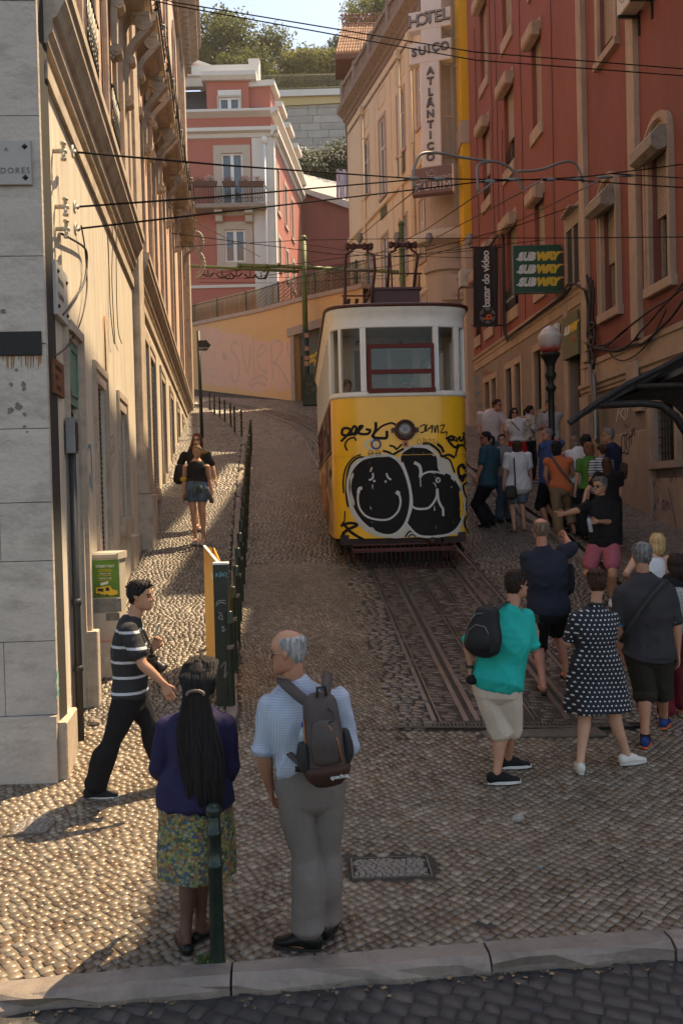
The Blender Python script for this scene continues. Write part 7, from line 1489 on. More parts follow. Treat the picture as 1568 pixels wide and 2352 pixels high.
def tower(name,X,Y,u):
 """X(x,y): crop-6 pixel points"""
 b=MB(); k6=lambda x,y,du=0.0:RX(*K('6',x,y),u+du)
 for (du,ox) in ((0,0),(.35,6)):
  for side in X: b.tube([k6(x+ox,y,du) for x,y in side],.019,6)
 for l in Y: b.tube([k6(x,y,0) for x,y in l],.015,6)
 for side in X:
  for (x,y) in (side[-1],side[-2]): b.tube([k6(x,y,0),k6(x+6,y,.35)],.018,5)
 return b
bt=tower('l',[[(300,545),(300,475),(298,300),(305,195),(345,175),(345,150)],[(478,545),(482,440),(500,305),(492,200),(450,185),(450,155)]],[[(280,475),(480,475)],[(290,308),(505,305)],[(298,470),(305,300)]],1.0)
for yy in (136,152):
 bt.tube([RX(*K('6',318,yy),1.0),RX(*K('6',475,yy-4),1.0)],.022,6);
 for x in (318,360,430,475): bt.ball(RX(*K('6',x,yy-2),1.0),.045,6)
bt.tube([RX(*K('6',300,476),1.0),RX(*K('6',300,545),1.0)],.03,6); bt.build('collector_tower',m_tm,TR)
bt=tower('r',[[(580,435),(590,330),(595,190),(635,170),(638,140)],[(760,435),(770,330),(790,200),(745,165),(742,140)]],[[(605,325),(820,325)],[(618,435),(615,330),(605,200)],[(800,440),(800,330)]],2.0)
for yy in (122,136):
 bt.tube([RX(*K('6',608,yy),2.0),RX(*K('6',770,yy+6),2.0)],.026,6)
 for x in (608,650,725,770): bt.ball(RX(*K('6',x,yy+3),2.0),.05,6)
bt.build('collector_tower',m_tm,TR)
def onfront(x,y,o):
 w=(x-926)/2000*TD; H=plan(); a=min(abs(w),1.09); u=float(np.interp(a,[q[0] for q in H],[q[1] for q in H])); w=math.copysign(a,w)
 return Ft.p(u-o,w,tz(y)) if a<1.0 else Ft.p(u-o*.6,w+math.copysign(o*.8,w),tz(y))
m_gb=mat('tram_black_paint',(.010,.009,.009),.6,var=.3,scale=4,bump=.05,spec=.15); m_gw=mat('tram_white_paint',(.52,.50,.47),.45,var=.12,scale=3,bump=.05); m_gwt=mat('chalky_overspray',(.50,.46,.38),.6,var=.15,scale=9,bump=0); m_gn=mat('tram_blue_paint',(.04,.04,.16),.45,bump=0)
def fstroke(b,pts,w,o,cl=False,k6=True):
 w=w*1.3
 P_=np.array([K('6',*p) if k6 else p for p in pts],float)
 if cl: P_=np.vstack([P_,P_[:1]])
 p=smoothline(P_,6); wv=w*.59524/1.74171
 for i in range(len(p)-1):
  a=p[i];c=p[i+1];d=c-a;L=math.hypot(*d)
  if L<1e-6: continue
  px,py=-d[1]/L*wv/2,d[0]/L*wv/2; e=d/L*wv*.22; oo=o+(i%30)*.00004
  b.add([onfront(a[0]-e[0]+px,a[1]-e[1]+py,oo),onfront(a[0]-e[0]-px,a[1]-e[1]-py,oo),onfront(c[0]+e[0]-px,c[1]+e[1]-py,oo),onfront(c[0]+e[0]+px,c[1]+e[1]+py,oo)],[(0,1,2,3)])
def ffill(b,pts,o,n=6):
 p=smoothline(np.vstack([np.array([K('6',*q) for q in pts],float),[K('6',*pts[0])]]),n)
 ys=np.linspace(p[:,1].min(),p[:,1].max(),46)
 for y0,y1 in zip(ys[:-1],ys[1:]):
  def xr(y):
   xs=[]
   for i in range(len(p)-1):
    (xa,ya),(xb,yb)=p[i],p[i+1]
    if (ya-y)*(yb-y)<0: xs.append(xa+(xb-xa)*(y-ya)/(yb-ya))
   xs.sort(); return xs
  A=xr(y0+1e-4); B=xr(y1-1e-4)
  if len(A)<2 or len(B)<2:
   A=A or B; B=B or A
   if len(A)<2: continue
   if len(B)<2: B=A
  for k in range(0,min(len(A),len(B))-1,2):
   n_=max(1,int((A[k+1]-A[k])/12));
   for j in range(n_):
    f=lambda X,t:X[k]+(X[k+1]-X[k])*t
    b.add([onfront(f(A,j/n_),y0,o),onfront(f(A,(j+1)/n_),y0,o),onfront(f(B,(j+1)/n_),y1,o),onfront(f(B,j/n_),y1,o)],[(0,1,2,3)])
SM=[(530,1545),(620,1552),(690,1620),(735,1760),(740,1880),(700,2010),(620,2080),(520,2070),(420,2000),(350,1890),(322,1760),(345,1650),(420,1570)]
BB=[(770,1490),(860,1500),(930,1560),(945,1650),(1020,1680),(1085,1760),(1118,1870),(1100,1990),(1030,2075),(920,2100),(790,2090),(710,2010),(740,1880),(735,1760),(690,1620),(690,1540)]
HAL=[(500,1535),(600,1535),(660,1560),(700,1500),(790,1475),(880,1482),(960,1540),(1020,1580),(1035,1660),(1100,1700),(1140,1800),(1150,1950),(1110,2060),(1060,2098),(900,2104),(700,2104),(600,2104),(480,2080),(390,2010),(330,1900),(308,1760),(330,1640),(400,1560)]
b=MB(); ffill(b,HAL,.0035); b.build('white_graffiti_halo',m_gwt,TR)
b=MB(); ffill(b,SM,.005); b.build('round_graffiti_face',m_gb,TR); b=MB(); ffill(b,BB,.0055); b.build('bubble_graffiti_letter',m_gb,TR)
b=MB(); fstroke(b,SM,13,.0075,True); fstroke(b,[(690,1600),(720,1690),(740,1780),(745,1890),(700,2020)],14,.009); fstroke(b,BB[:12],12,.0078)
fstroke(b,[(392,1790),(388,1840),(400,1900),(440,1950),(510,1975),(590,1975),(650,1930),(672,1870),(668,1820),(655,1800)],10,.0095); fstroke(b,[(392,1790),(400,1765),(414,1762)],16,.0097); fstroke(b,[(650,1795),(662,1805)],20,.0098)
fstroke(b,[(492,1665),(492,1690),(480,1704),(466,1708)],9,.0095); fstroke(b,[(584,1668),(590,1690),(604,1705),(612,1708)],9,.0095); fstroke(b,[(498,1712),(502,1720)],10,.0096); fstroke(b,[(574,1718),(578,1725)],10,.0096)
fstroke(b,[(775,1600),(805,1620),(815,1660),(810,1695)],16,.0096); fstroke(b,[(810,1690),(860,1665),(920,1665),(980,1680)],9,.0095); fstroke(b,[(810,1700),(812,1760)],5,.0097); fstroke(b,[(740,1880),(770,1905),(820,1912),(870,1900),(915,1840),(922,1785)],11,.0097); fstroke(b,[(925,1780),(930,1850),(945,1890),(960,1915),(962,1960)],12,.0099)
b.build('white_graffiti_lines',m_gw,TR)
b=MB()
for l,w in (([(288,1440),(330,1400),(350,1370),(330,1355),(300,1360),(300,1400),(370,1395),(390,1360),(375,1345),(355,1380),(380,1400),(420,1360),(430,1345),(410,1350),(405,1390),(440,1400),(470,1395),(480,1375),(455,1368)],13),([(325,1505),(312,1470),(330,1435),(370,1420),(385,1440)],9),([(490,1415),(520,1385),(560,1350),(620,1330),(650,1340)],10),([(520,1325),(518,1370),(500,1420),(560,1430),(590,1425),(592,1385)],15),
 ([(815,1360),(850,1345),(845,1390),(820,1398)],6),([(865,1345),(858,1390),(900,1350),(895,1400)],6),([(870,1372),(905,1368)],5),([(915,1355),(918,1400),(935,1350),(942,1400)],6),([(955,1355),(985,1350),(960,1400),(1000,1395),(995,1420)],6),
 ([(995,1440),(1040,1425),(1045,1450),(1010,1450),(1055,1500),(1085,1480)],13),([(1040,1440),(1060,1430),(1075,1460),(1055,1450)],8),([(1100,1430),(1085,1440),(1110,1455),(1130,1415),(1125,1400)],13),([(1060,1560),(1080,1500),(1120,1485),(1155,1530)],12),([(1130,1470),(1140,1440),(1155,1450),(1150,1475),(1130,1470)],9),
 ([(835,1472),(880,1475),(940,1520),(965,1560),(1010,1550),(1050,1570)],14),([(935,1480),(960,1500),(975,1530)],15),([(985,1570),(1020,1590),(1050,1670)],10),([(565,1515),(600,1525),(630,1540),(670,1520),(700,1505)],12),([(610,1480),(640,1490),(655,1505),(690,1475)],10),
 ([(455,1560),(400,1555),(345,1600),(320,1680),(312,1800),(322,1885)],10),([(415,1535),(360,1560),(315,1620),(295,1700),(295,1790)],8),
 ([(1140,1640),(1110,1620),(1080,1640),(1085,1690),(1125,1700),(1145,1670),(1105,1620)],16),([(1085,1700),(1110,1730),(1120,1690),(1140,1690)],14),([(1150,1740),(1115,1760),(1125,1820),(1165,1850),(1172,1790),(1140,1745)],12),([(1165,1860),(1140,1880),(1135,1920),(1170,1950)],12),([(1170,1960),(1130,1980),(1118,2020),(1140,2070),(1172,2085)],13),([(1140,1970),(1160,1985)],14),
 ([(300,1915),(295,1980),(280,1995)],7),([(275,2012),(330,1995),(378,2010),(300,2050),(272,2110)],15),([(290,2000),(340,2060),(415,2105)],14),([(280,2060),(330,2050),(400,2100)],10),([(700,2095),(735,2060),(790,2090)],9),([(720,2096),(745,2082),(770,2096)],7)):
 fstroke(b,l,w,.0062)
b.build('black_graffiti_tags',m_gb,TR)
b=MB()
for l,w in (([(805,1435),(795,1470),(820,1465),(815,1440)],3),([(835,1430),(840,1470),(850,1440),(858,1470)],3),([(870,1450),(885,1440),(885,1470),(870,1470),(870,1450)],3),([(895,1450),(910,1445),(905,1470),(940,1465)],3),([(1120,1540),(1125,1565)],3),([(1130,1540),(1140,1565),(1128,1562)],3)): fstroke(b,l,w,.0063)
b.build('fine_graffiti_writing',mat('brown_marker',(.30,.13,.02),.6,bump=0),TR)
b=MB(); fstroke(b,[(482+30*math.cos(t),1470+30*math.sin(t)) for t in np.linspace(0,2*PI,13)[:-1]],10,.0075,True); o=b.build('emblem_ring',m_gw,TR); b=MB(); fstroke(b,[(518+30*math.cos(t),1470+30*math.sin(t)) for t in np.linspace(0,2*PI,13)[:-1]],10,.0080,True); b.build('emblem_ring',m_gn,TR)
b=MB()
for cx in (482,530): fstroke(b,[(cx+18*math.cos(t),1531+18*math.sin(t)) for t in np.linspace(0,2*PI,13)[:-1]],3,.0075,True); fstroke(b,[(cx-13,1533),(cx+13,1529)],7,.0077)
b.build('small_round_stamp',mat('dark_green_print',(.12,.10,.03),.6,bump=0),TR)
b=MB(); ffill(b,[(698,1455),(735,1455),(735,1492),(698,1492)],.0075,1); o=b.build('sticker',mat('red_white_sticker',(.50,.16,.13),.5,var=.5,scale=40,bump=0),TR)
b=MB(); ffill(b,[(716+9*math.cos(t),1474+12*math.sin(t)) for t in np.linspace(0,2*PI,9)[:-1]],.0085,1); b.build('portrait_spot',m_td,o)
b=MB(); ffill(b,[(931+19*math.cos(t),1720+19*math.sin(t)) for t in np.linspace(0,2*PI,11)[:-1]],.0105,1); o=b.build('round_sticker',m_gw,TR); b=MB(); fstroke(b,[(922,1712),(932,1724),(942,1710)],5,.0125); fstroke(b,[(930,1724),(936,1732)],4,.0125); b.build('bird_mark',m_gb,o)
rr=random.Random(4)
cols=[(.50,.16,.06),(.03,.03,.03),(.35,.33,.30),(.12,.2,.25),(.5,.10,.10),(.62,.5,.35)]
for k in range(6):
 b=MB(); m_=mat('flank_paint_%s'%'abcdef'[k],cols[k],.6,bump=0)
 for j in range(7):
  u=rr.uniform(.7,7.8); z=rr.uniform(Z0+.3,Z1-.2); pts=[(u+rr.uniform(-.4,.4),z+rr.uniform(-.4,.4)) for _ in range(4)]; p=smoothline(np.array([(a,min(max(c,Z0+.15),Z1-.1)) for a,c in pts]),5)
  for i in range(len(p)-1):
   a=p[i];c=p[i+1];d=c-a;L=math.hypot(*d)+1e-9;px,py=-d[1]/L*.06,d[0]/L*.06; o=1.107+.002*k+.0001*i
   b.add([Ft.p(a[0]+px,-o,a[1]+py),Ft.p(a[0]-px,-o,a[1]-py),Ft.p(c[0]-px,-o,c[1]-py),Ft.p(c[0]+px,-o,c[1]+py)],[(0,1,2,3)])
 b.build('flank_graffiti',m_,TR)
# ================================================================ PEOPLE
def vnoise(p,f,seed,n=5):
 r=np.random.RandomState(seed); o=np.zeros(len(p))
 for i in range(n):
  k=r.normal(size=3); k/=np.linalg.norm(k); o+=np.sin(p@(k*f*(.6+1.1*r.rand()))+r.rand()*6.28+1.3*np.sin(p@(r.normal(size=3)*f*.35)))
 return o/n
def loft(b,path,rad,side,n=14,sub=4,cap=True,sq=2.0,wave=None):
 """path points, rad list of (half width, half depth), side: width direction(s)"""
 path=np.array([tuple(p) for p in path],float); rad=np.array(rad,float)
 if sub>1 and len(path)>1:
  pp=smoothline(path,sub); rr_=smoothline(rad,sub)
 else: pp,rr_=path,rad
 m_=len(pp); sd=[Vector(s) for s in (side if isinstance(side,list) else [side])]
 vs=[]; T=np.gradient(pp,axis=0)
 def ring(c,t,s,a,d,tt=0):
  t=Vector(t).normalized(); s=(s-t*s.dot(t)).normalized(); e=t.cross(s); out=[]
  for j in range(n):
   th=2*PI*j/n; cx,cy=math.cos(th),math.sin(th)
   if sq!=2: cx=math.copysign(abs(cx)**(2/sq),cx); cy=math.copysign(abs(cy)**(2/sq),cy)
   w_=1+(wave(th,tt) if wave else 0); out.append(Vector(c)+(s*cx*a+e*cy*d)*w_)
  return out
 rings=[]
 for i in range(m_):
  f=i/(m_-1); x=f*(len(sd)-1); k=min(int(x),len(sd)-2) if len(sd)>1 else 0
  s=sd[k].lerp(sd[k+1],x-k) if len(sd)>1 else sd[0]
  rings.append((pp[i],T[i],s,max(rr_[i][0],.001),max(rr_[i][1],.001),f))
 if cap:
  c,t,s,a,d,f=rings[0]; tn=Vector(t).normalized(); r_=min(a,d)
  pre=[(Vector(c)-tn*r_*q1,t,s,a*q2,d*q2,0) for q1,q2 in ((.55,.35),(.4,.7))]
  c,t,s,a,d,f=rings[-1]; tn=Vector(t).normalized(); r_=min(a,d)
  post=[(Vector(c)+tn*r_*q1,t,s,a*q2,d*q2,1) for q1,q2 in ((.4,.7),(.55,.35))]
  rings=pre+rings+post
 for r in rings: vs+=ring(*r)
 R=len(rings); fs=[(i*n+j,i*n+(j+1)%n,(i+1)*n+(j+1)%n,(i+1)*n+j) for i in range(R-1) for j in range(n)]+[tuple(range(n))[::-1],tuple(range((R-1)*n,R*n))]
 return b.add(vs,fs,True)
def remesh(b,vox,sm=2):
 me=bpy.data.meshes.new('x'); me.from_pydata([tuple(v) for v in b.v],[],b.f); me.update()
 out=bake(me,[('REMESH',dict(mode='VOXEL',voxel_size=vox)),('SMOOTH',dict(iterations=sm,factor=.5))]); bpy.data.meshes.remove(me); return out
def wrinkle(me,amp,f,seed,vert=1.0):
 n=len(me.vertices); a=np.empty(n*3); me.vertices.foreach_get('co',a); a=a.reshape(-1,3); nn=np.empty(n*3); me.vertices.foreach_get('normal',nn); nn=nn.reshape(-1,3)
 q=a*np.array([1,1,vert]); d=(1-3.2*np.abs(vnoise(q,f,seed)))*amp*1.1+(1-3*np.abs(vnoise(q,f*2.3,seed+5)))*amp*.45; d=np.maximum(d,-.55*amp); a+=nn*d[:,None]; me.vertices.foreach_set('co',a.ravel()); me.update()
HEAD=[(0.0,.09,.34,-.04),(.05,.17,.40,.08),(.13,.235,.405,.20),(.24,.275,.395,.29),(.37,.305,.385,.37),(.49,.32,.365,.415),(.60,.33,.39,.435),(.73,.325,.375,.44),(.84,.28,.315,.39),(.92,.21,.22,.30),(.975,.11,.11,.16),(1.0,.03,.03,.04)]
def head_ring(z,off=0.0):
 t=np.array(HEAD); return tuple(float(np.interp(z,t[:,0],t[:,i]))+off for i in (1,2,3))
def head_point(z,th,off=0.0):
 w_,f,bk=head_ring(z,off); c,s=math.cos(th),math.sin(th)   # th=0 front
 y=f*c if c>0 else bk*c; x=w_*s*(abs(s)**-.0)
 return x,y
def make_head(b,fr,h):
 """fr: function (right,fwd,up)->world with chin at 0; h head height"""
 zs_=[0,.03,.08,.13,.18,.24,.30,.37,.43,.49,.55,.60,.67,.73,.79,.84,.88,.92,.95,.975,1.0]; n=24; vs=[]
 for z in zs_:
  for j in range(n):
   th=2*PI*j/n; x,y=head_point(z,th); c=math.cos(th)
   if c>.5:  # face relief: eye hollows, lips, brow
    e=math.exp(-((z-.50)/.045)**2)*math.exp(-((abs(x)-.145)/.06)**2)*.035; y-=e
    y+=math.exp(-((z-.17)/.03)**2)*math.exp(-(x/.10)**2)*.02+math.exp(-((z-.585)/.03)**2)*.012
   vs.append(fr(x*h,y*h,z*h))
 m_=len(zs_); b.add(vs,[(i*n+j,i*n+(j+1)%n,(i+1)*n+(j+1)%n,(i+1)*n+j) for i in range(m_-1) for j in range(n)]+[tuple(range(n))[::-1],tuple(range((m_-1)*n,m_*n))],True)
 loft(b,[fr(0,.37*h,.58*h),fr(0,.43*h,.46*h),fr(0,.475*h,.37*h),fr(0,.41*h,.325*h)],[(.03*h,.03*h),(.04*h,.04*h),(.06*h,.05*h),(.045*h,.03*h)],fr(1,0,0)-fr(0,0,0),n=8,sub=2)
 for s in (-1,1):
  loft(b,[fr(s*.30*h,-.01*h,.36*h),fr(s*.345*h,-.03*h,.45*h),fr(s*.345*h,-.05*h,.53*h),fr(s*.31*h,-.03*h,.57*h)],[(.02*h,.03*h),(.022*h,.06*h),(.022*h,.075*h),(.015*h,.04*h)],fr(1,0,0)-fr(0,0,0),n=8,sub=2)
def hair_shell(b,fr,h,line,off=.035,top=.05,rough=.01,seed=1,zs_=None,zmax=2):
 """line(theta)-> lowest z of the hair at that angle; surface dips under the skin below it"""
 zz=zs_ or [.02,.08,.14,.2,.26,.32,.38,.44,.5,.55,.6,.65,.7,.75,.8,.84,.88,.92,.95,.975,1.0]; n=32; vs=[]; rr=random.Random(seed)
 for z in zz:
  for j in range(n):
   th=2*PI*j/n; d=z-line(th if th<=PI else th-2*PI); k=max(0,min(1,d/.05+.5))*max(0,min(1,(zmax-z)/.06+.5)); o=-.03+k*(off+.03)+(top-off)*max(0,(z-.75)/.25)*k+k*rough*rr.uniform(-1,1)
   x,y=head_point(z,th,o); vs.append(fr(x*h,y*h,(z+(top*.9*k if z>.9 else 0))*h))
 m_=len(zz); b.add(vs,[(i*n+j,i*n+(j+1)%n,(i+1)*n+(j+1)%n,(i+1)*n+j) for i in range(m_-1) for j in range(n)]+[tuple(range((m_-1)*n,m_*n))],True)
def hline(style):
 def f(th):
  a=abs(th)
  if style=='short': return float(np.interp(a,[0,.7,1.05,1.35,1.7,2.2,PI],[.80,.80,.66,.56,.42,.22,.17]))
  if style=='bald': return float(np.interp(a,[0,.9,1.2,1.5,1.9,2.4,PI],[1.2,1.2,.9,.60,.40,.22,.18]))
  if style=='crop': return float(np.interp(a,[0,.7,1.05,1.35,1.7,2.2,PI],[.86,.84,.68,.56,.42,.22,.17]))
  if style=='bob': return float(np.interp(a,[0,.6,.9,1.2,1.6,PI],[.78,.74,.45,.12,.0,-.1]))
  if style=='long': return float(np.interp(a,[0,.5,.9,1.2,1.6,PI],[.82,.78,.5,.2,.05,-.1]))
  if style=='up': return float(np.interp(a,[0,.6,1.0,1.4,1.8,2.4,PI],[.82,.80,.68,.58,.40,.16,.10]))
 return f
def hairmat(name,col):
 if name in _M: return _M[name]
 mt,b=newmat(name); v=b.co((55,55,4)); n1=b.noise(v,1.0,3,.6); b.k(b.ramp(n1,[(.3,tuple(c*.55 for c in col)),(.7,tuple(min(1,c*1.5) for c in col))]),b.b.inputs['Base Color']); b.b.inputs['Roughness'].default_value=.65; b.b.inputs['Specular IOR Level'].default_value=.15; b.bump(n1,.6,.006); _M[name]=mt; return mt
def skinmat(name,col):
 if name in _M: return _M[name]
 mt,b=newmat(name); v=b.co(); n1=b.noise(v,9,4,.6); b.k(b.ramp(n1,[(.3,(col[0]*.9,col[1]*.82,col[2]*.8)),(.7,(col[0]*1.08,col[1]*1.05,col[2]*1.0))]),b.b.inputs['Base Color']); b.b.inputs['Roughness'].default_value=.5
 b.b.inputs['Subsurface Weight'].default_value=.08; b.b.inputs['Subsurface Radius'].default_value=(.012,.004,.002); b.b.inputs['Specular IOR Level'].default_value=.35; _M[name]=mt; return mt
def cloth(name,col,rough=.85,var=.1,bs=350,**k): return mat('cloth_'+name,col,rough,var=var,scale=5,bump=.25,bs=bs,bd=.002,spec=.2,**k)
SK1=skinmat('skin_tanned',(.42,.22,.14)); SK2=skinmat('skin_fair',(.50,.29,.20)); SK3=skinmat('skin_dark',(.085,.04,.024)); SK4=skinmat('skin_warm',(.46,.25,.155)); SK5=skinmat('skin_ruddy',(.46,.215,.15))
H_blk=hairmat('hair_black',(.014,.012,.012)); H_brn=hairmat('hair_brown',(.05,.024,.014)); H_drk=hairmat('hair_dark_brown',(.025,.015,.011)); H_gry=hairmat('hair_grey',(.17,.16,.155)); H_wht=hairmat('hair_white',(.30,.285,.27)); H_bln=hairmat('hair_blonde',(.42,.28,.13)); H_aub=hairmat('hair_auburn',(.10,.035,.018)); H_gbr=hairmat('hair_greybrown',(.16,.11,.075)); H_red=hairmat('hair_reddish',(.17,.07,.035))
m_lensd=mat('sunglass_lens',(.008,.008,.01),.1,bump=0,spec=.8); m_gold=mat('thin_metal',(.45,.36,.22),.3,met=.9,bump=0)
def ik(S,E,l1,l2,hint):
 d=E-S; L=d.length
 if L>(l1+l2)*.999: d=d*((l1+l2)*.999/L); E=S+d; L=d.length
 a=(l1*l1-l2*l2+L*L)/(2*L); hh=math.sqrt(max(l1*l1-a*a,1e-6)); u=d.normalized(); v=hint-u*hint.dot(u)
 if v.length<1e-5: v=u.orthogonal()
 return S+u*a+v.normalized()*hh,E
PEO={}
def person(key,label,foot,top,yaw,skin,hair,sex='m',wide=1.0,belly=0.0,head=None,hyaw=0,htilt=0.0,lf=None,rf=None,lw=None,rw=None,le=None,re_=None,
           shirt=None,pants=None,shoes=None,near=0,group=None,shoul=None,hips=None,base=None,neckpx=None,barefoot=False,fyl=0,fyr=0,handdir=None,fist=None,lean=0.0,lk=None,rk=None,H=None,eyes=True):
 g=Vector(base) if base else Gs(*foot); d=g.y; k=F/d
 if H is None: H=P(foot[0] if not base else 0,top,d).z-g.z
 s=H/1.75
 if head is not None and H: pass
 fy=math.radians(yaw); fwd=Vector((math.sin(fy),math.cos(fy),0)); rt=Vector((math.cos(fy),-math.sin(fy),0)); up=Vector((0,0,1))
 def B(r,f,z): return g+(rt*r+fwd*f+up*z)*s
 def J(v,default):
  if v is None: return B(*default)
  if len(v)>=3 and v[0]=='p': return P(v[1],v[2],d+(v[3] if len(v)>3 else 0))
  return B(*v)
 fm=(sex=='f'); W=wide
 pelvis=J(hips,(0,0,.95)); neck=J(neckpx,(0,lean*.5+.0,1.475)); shw=(.185 if not fm else .165)*(.5+.5*W); hpw=.092 if not fm else .098
 spine=(neck-pelvis)
 chest=pelvis.lerp(neck,.66)-fwd*.0+fwd*.01*s;
 if shoul: Ls,Rs=J(shoul[0],(0,0,0)),J(shoul[1],(0,0,0))
 else: Ls=neck-rt*shw*s-up*.045*s; Rs=neck+rt*shw*s-up*.045*s
 sax=(Rs-Ls).normalized(); Lh=pelvis-rt*hpw*s-up*.02*s; Rh=pelvis+rt*hpw*s-up*.02*s
 def footp(v,dr):
  if v is None: q=B(dr,0,0)
  elif v[0]=='p': q=Gs(v[1],v[2]) if len(v)<4 else P(v[1],v[2],d+v[3])
  else: q=B(v[0],v[1],0)
  if not base and not (v is not None and v[0]=='p' and len(v)>3): q.z=zf(q.x,q.y)+.006
  elif base: q.z=g.z
  return q
 LF=footp(lf,-.10); RF=footp(rf,.10); ah=.085*s
 legs=[]
 for hp,ft,kn,fa in ((Lh,LF,lk,fyl),(Rh,RF,rk,fyr)):
  fv=math.radians(yaw+fa); ff=Vector((math.sin(fv),math.cos(fv),0)); an=ft+up*ah-ff*.02*s
  if kn is not None: kk=J(kn,(0,0,0))
  else: kk,an2=ik(hp,an,.445*s,.425*s,ff+up*.02);
  legs.append((hp,kk,an,ft,ff))
 def arm(S,wv,ev,dr):
  if wv is None: w_=B(dr*(shw+.085),.05,.90)
  else: w_=J(wv,(0,0,0))
  if ev is not None: e=J(ev,(0,0,0))
  else: e,w_=ik(S,w_,.285*s,.25*s,(-fwd*.8+rt*dr*.5-up*.35))
  return S,e,w_
 LA_=arm(Ls,lw,le,-1); RA_=arm(Rs,rw,re_,1)
 hy=math.radians(yaw+hyaw); hf=Vector((math.sin(hy),math.cos(hy),0)); hr=Vector((math.cos(hy),-math.sin(hy),0)); ti=htilt; hf2=hf*math.cos(ti)-up*math.sin(ti); hu=up*math.cos(ti)+hf*math.sin(ti)
 hh=.232*s*(1.0 if not fm else .97)
 if head is not None: hc=P(head[0],head[1],d+(head[2] if len(head)>2 else 0)); chin=hc-hu*hh*.5
 else: chin=neck+up*.055*s+hf*.01*s if hips or neckpx else B(0,lean+.01,1.75)-hu*hh
 hfr=lambda r,f,z:chin+hr*r+hf2*f+hu*z
 T=thing('person',g,label,'person',group); ORG[T.name]=Vector(g)
 vox=.009 if near else .013; b=MB(); n_=12
 wb=W*(1 if not fm else .93); hb=(W*.5+.5)*(1.0 if not fm else 1.06)
 bl=belly*s
 tor=[(pelvis-up*.10*s,.155*hb,.105),(pelvis,.172*hb,.118),(pelvis.lerp(neck,.28)+fwd*bl*.5,(.150 if not fm else .128)*wb,.108+belly*.5),(pelvis.lerp(neck,.62),(.168 if not fm else .148)*wb,.118+belly*.25),(pelvis.lerp(neck,.86),(.165 if not fm else .14)*wb,.09),(neck,.075,.07)]
 sides=[rt,rt,rt.lerp(sax,.5),sax,sax,sax]
 def torso(bb,e,z0=0,hem=None,fl=1.0,sqv=2.3,bare=False):
  pts=[];rad=[];L=tor if hem is None else tor[1:]
  if hem is not None:
   c=pelvis+up*(hem*s); pts.append(c); rad.append(((.172*hb+e)*s*fl,(.118+belly*.25+e)*s*fl))
   if hem<-.12: pts.append(pelvis+up*hem*.4*s); rad.append(((.176*hb+e)*s*(1+(fl-1)*.5),(.122+e)*s*(1+(fl-1)*.5)))
  if bare: L=L[:-1]
  for c,a,dd in L:
   if hem is not None and c is tor[1][0] and hem>-.02: continue
   pts.append(c); rad.append(((a+e)*s,(dd+e)*s))
  loft(bb,pts,rad,[rt,rt,sax,sax],n=20,sub=4,sq=sqv)
 torso(b,0)
 loft(b,[neck-up*.04*s,neck.lerp(chin,.5),chin+hu*hh*.28-hf*.02*s],[(.062*s,.062*s),(.055*s*(1 if not fm else .85),.057*s*(1 if not fm else .88)),(.052*s,.055*s)],hr,n=12,sub=3)
 def armt(bb,A,e=0,frac=1.0,flare=0):
  S,E_,Wr=A; q=[(S,.060,.060),(S.lerp(E_,.35),.052,.054),(S.lerp(E_,.85),.041,.043),(E_,.040,.042),(E_.lerp(Wr,.3),.043,.040),(E_.lerp(Wr,.75),.031,.028),(Wr,.028,.021)]
  tot=(E_-S).length+(Wr-E_).length; Lc=[0,(E_-S).length*.35,(E_-S).length*.85,(E_-S).length]+[(E_-S).length+(Wr-E_).length*t for t in (.3,.75,1)]
  pts=[];rad=[];m_=(.93 if fm else 1)*(.6+.4*W)
  for (p,a,c),l in zip(q,Lc):
   if l<=frac*tot+1e-6: pts.append(p); rad.append(((a*m_+e)*s,(c*m_+e)*s))
   else:
    l0=Lc[len(pts)-1]; t=(frac*tot-l0)/(l-l0); p0=q[len(pts)-1]; pts.append(p0[0].lerp(p,t)); rad.append((((p0[1]*(1-t)+a*t)*m_+e+flare)*s,((p0[2]*(1-t)+c*t)*m_+e+flare)*s)); break
  sd=(E_-S).cross(Wr-E_); sd=sd if sd.length>1e-4 else fwd
  loft(bb,pts,rad,sd,n=12,sub=3)
 armt(b,LA_); armt(b,RA_)
 def legt(bb,L_,e=0,frac=1.0,flare=0,full_=False):
  hp,kk,an,ft,ff=L_; q=[(hp+up*.03*s,.085,.095),(hp.lerp(kk,.35),.082,.088),(hp.lerp(kk,.85),.058,.062),(kk,.055,.058),(kk.lerp(an,.28)-ff*.012*s,.053,.060),(kk.lerp(an,.7),.037,.040),(an,.033,.038)]
  l1=(kk-hp).length;l2=(an-kk).length; Lc=[0,l1*.35,l1*.85,l1,l1+l2*.28,l1+l2*.7,l1+l2]; tot=l1+l2; pts=[];rad=[];m_=(.7+.3*W)*(1.0 if not fm else 1.0)
  for i,((p,a,c),l) in enumerate(zip(q,Lc)):
   ee=e+(max(0,i-2)*.011 if full_ else 0)+flare*(l/tot)
   if l<=frac*tot+1e-6: pts.append(p); rad.append(((a*m_+ee)*s,(c*m_+ee)*s))
   else:
    l0=Lc[len(pts)-1]; t=(frac*tot-l0)/(l-l0); p0=q[len(pts)-1]; ee2=e+(max(0,i-2)*.011 if full_ else 0)+flare*frac; pts.append(p0[0].lerp(p,t)); rad.append((((p0[1]*(1-t)+a*t)*m_+ee2)*s,((p0[2]*(1-t)+c*t)*m_+ee2)*s)); break
  loft(bb,pts,rad,rt,n=14,sub=3)
 for L_ in legs: legt(b,L_)
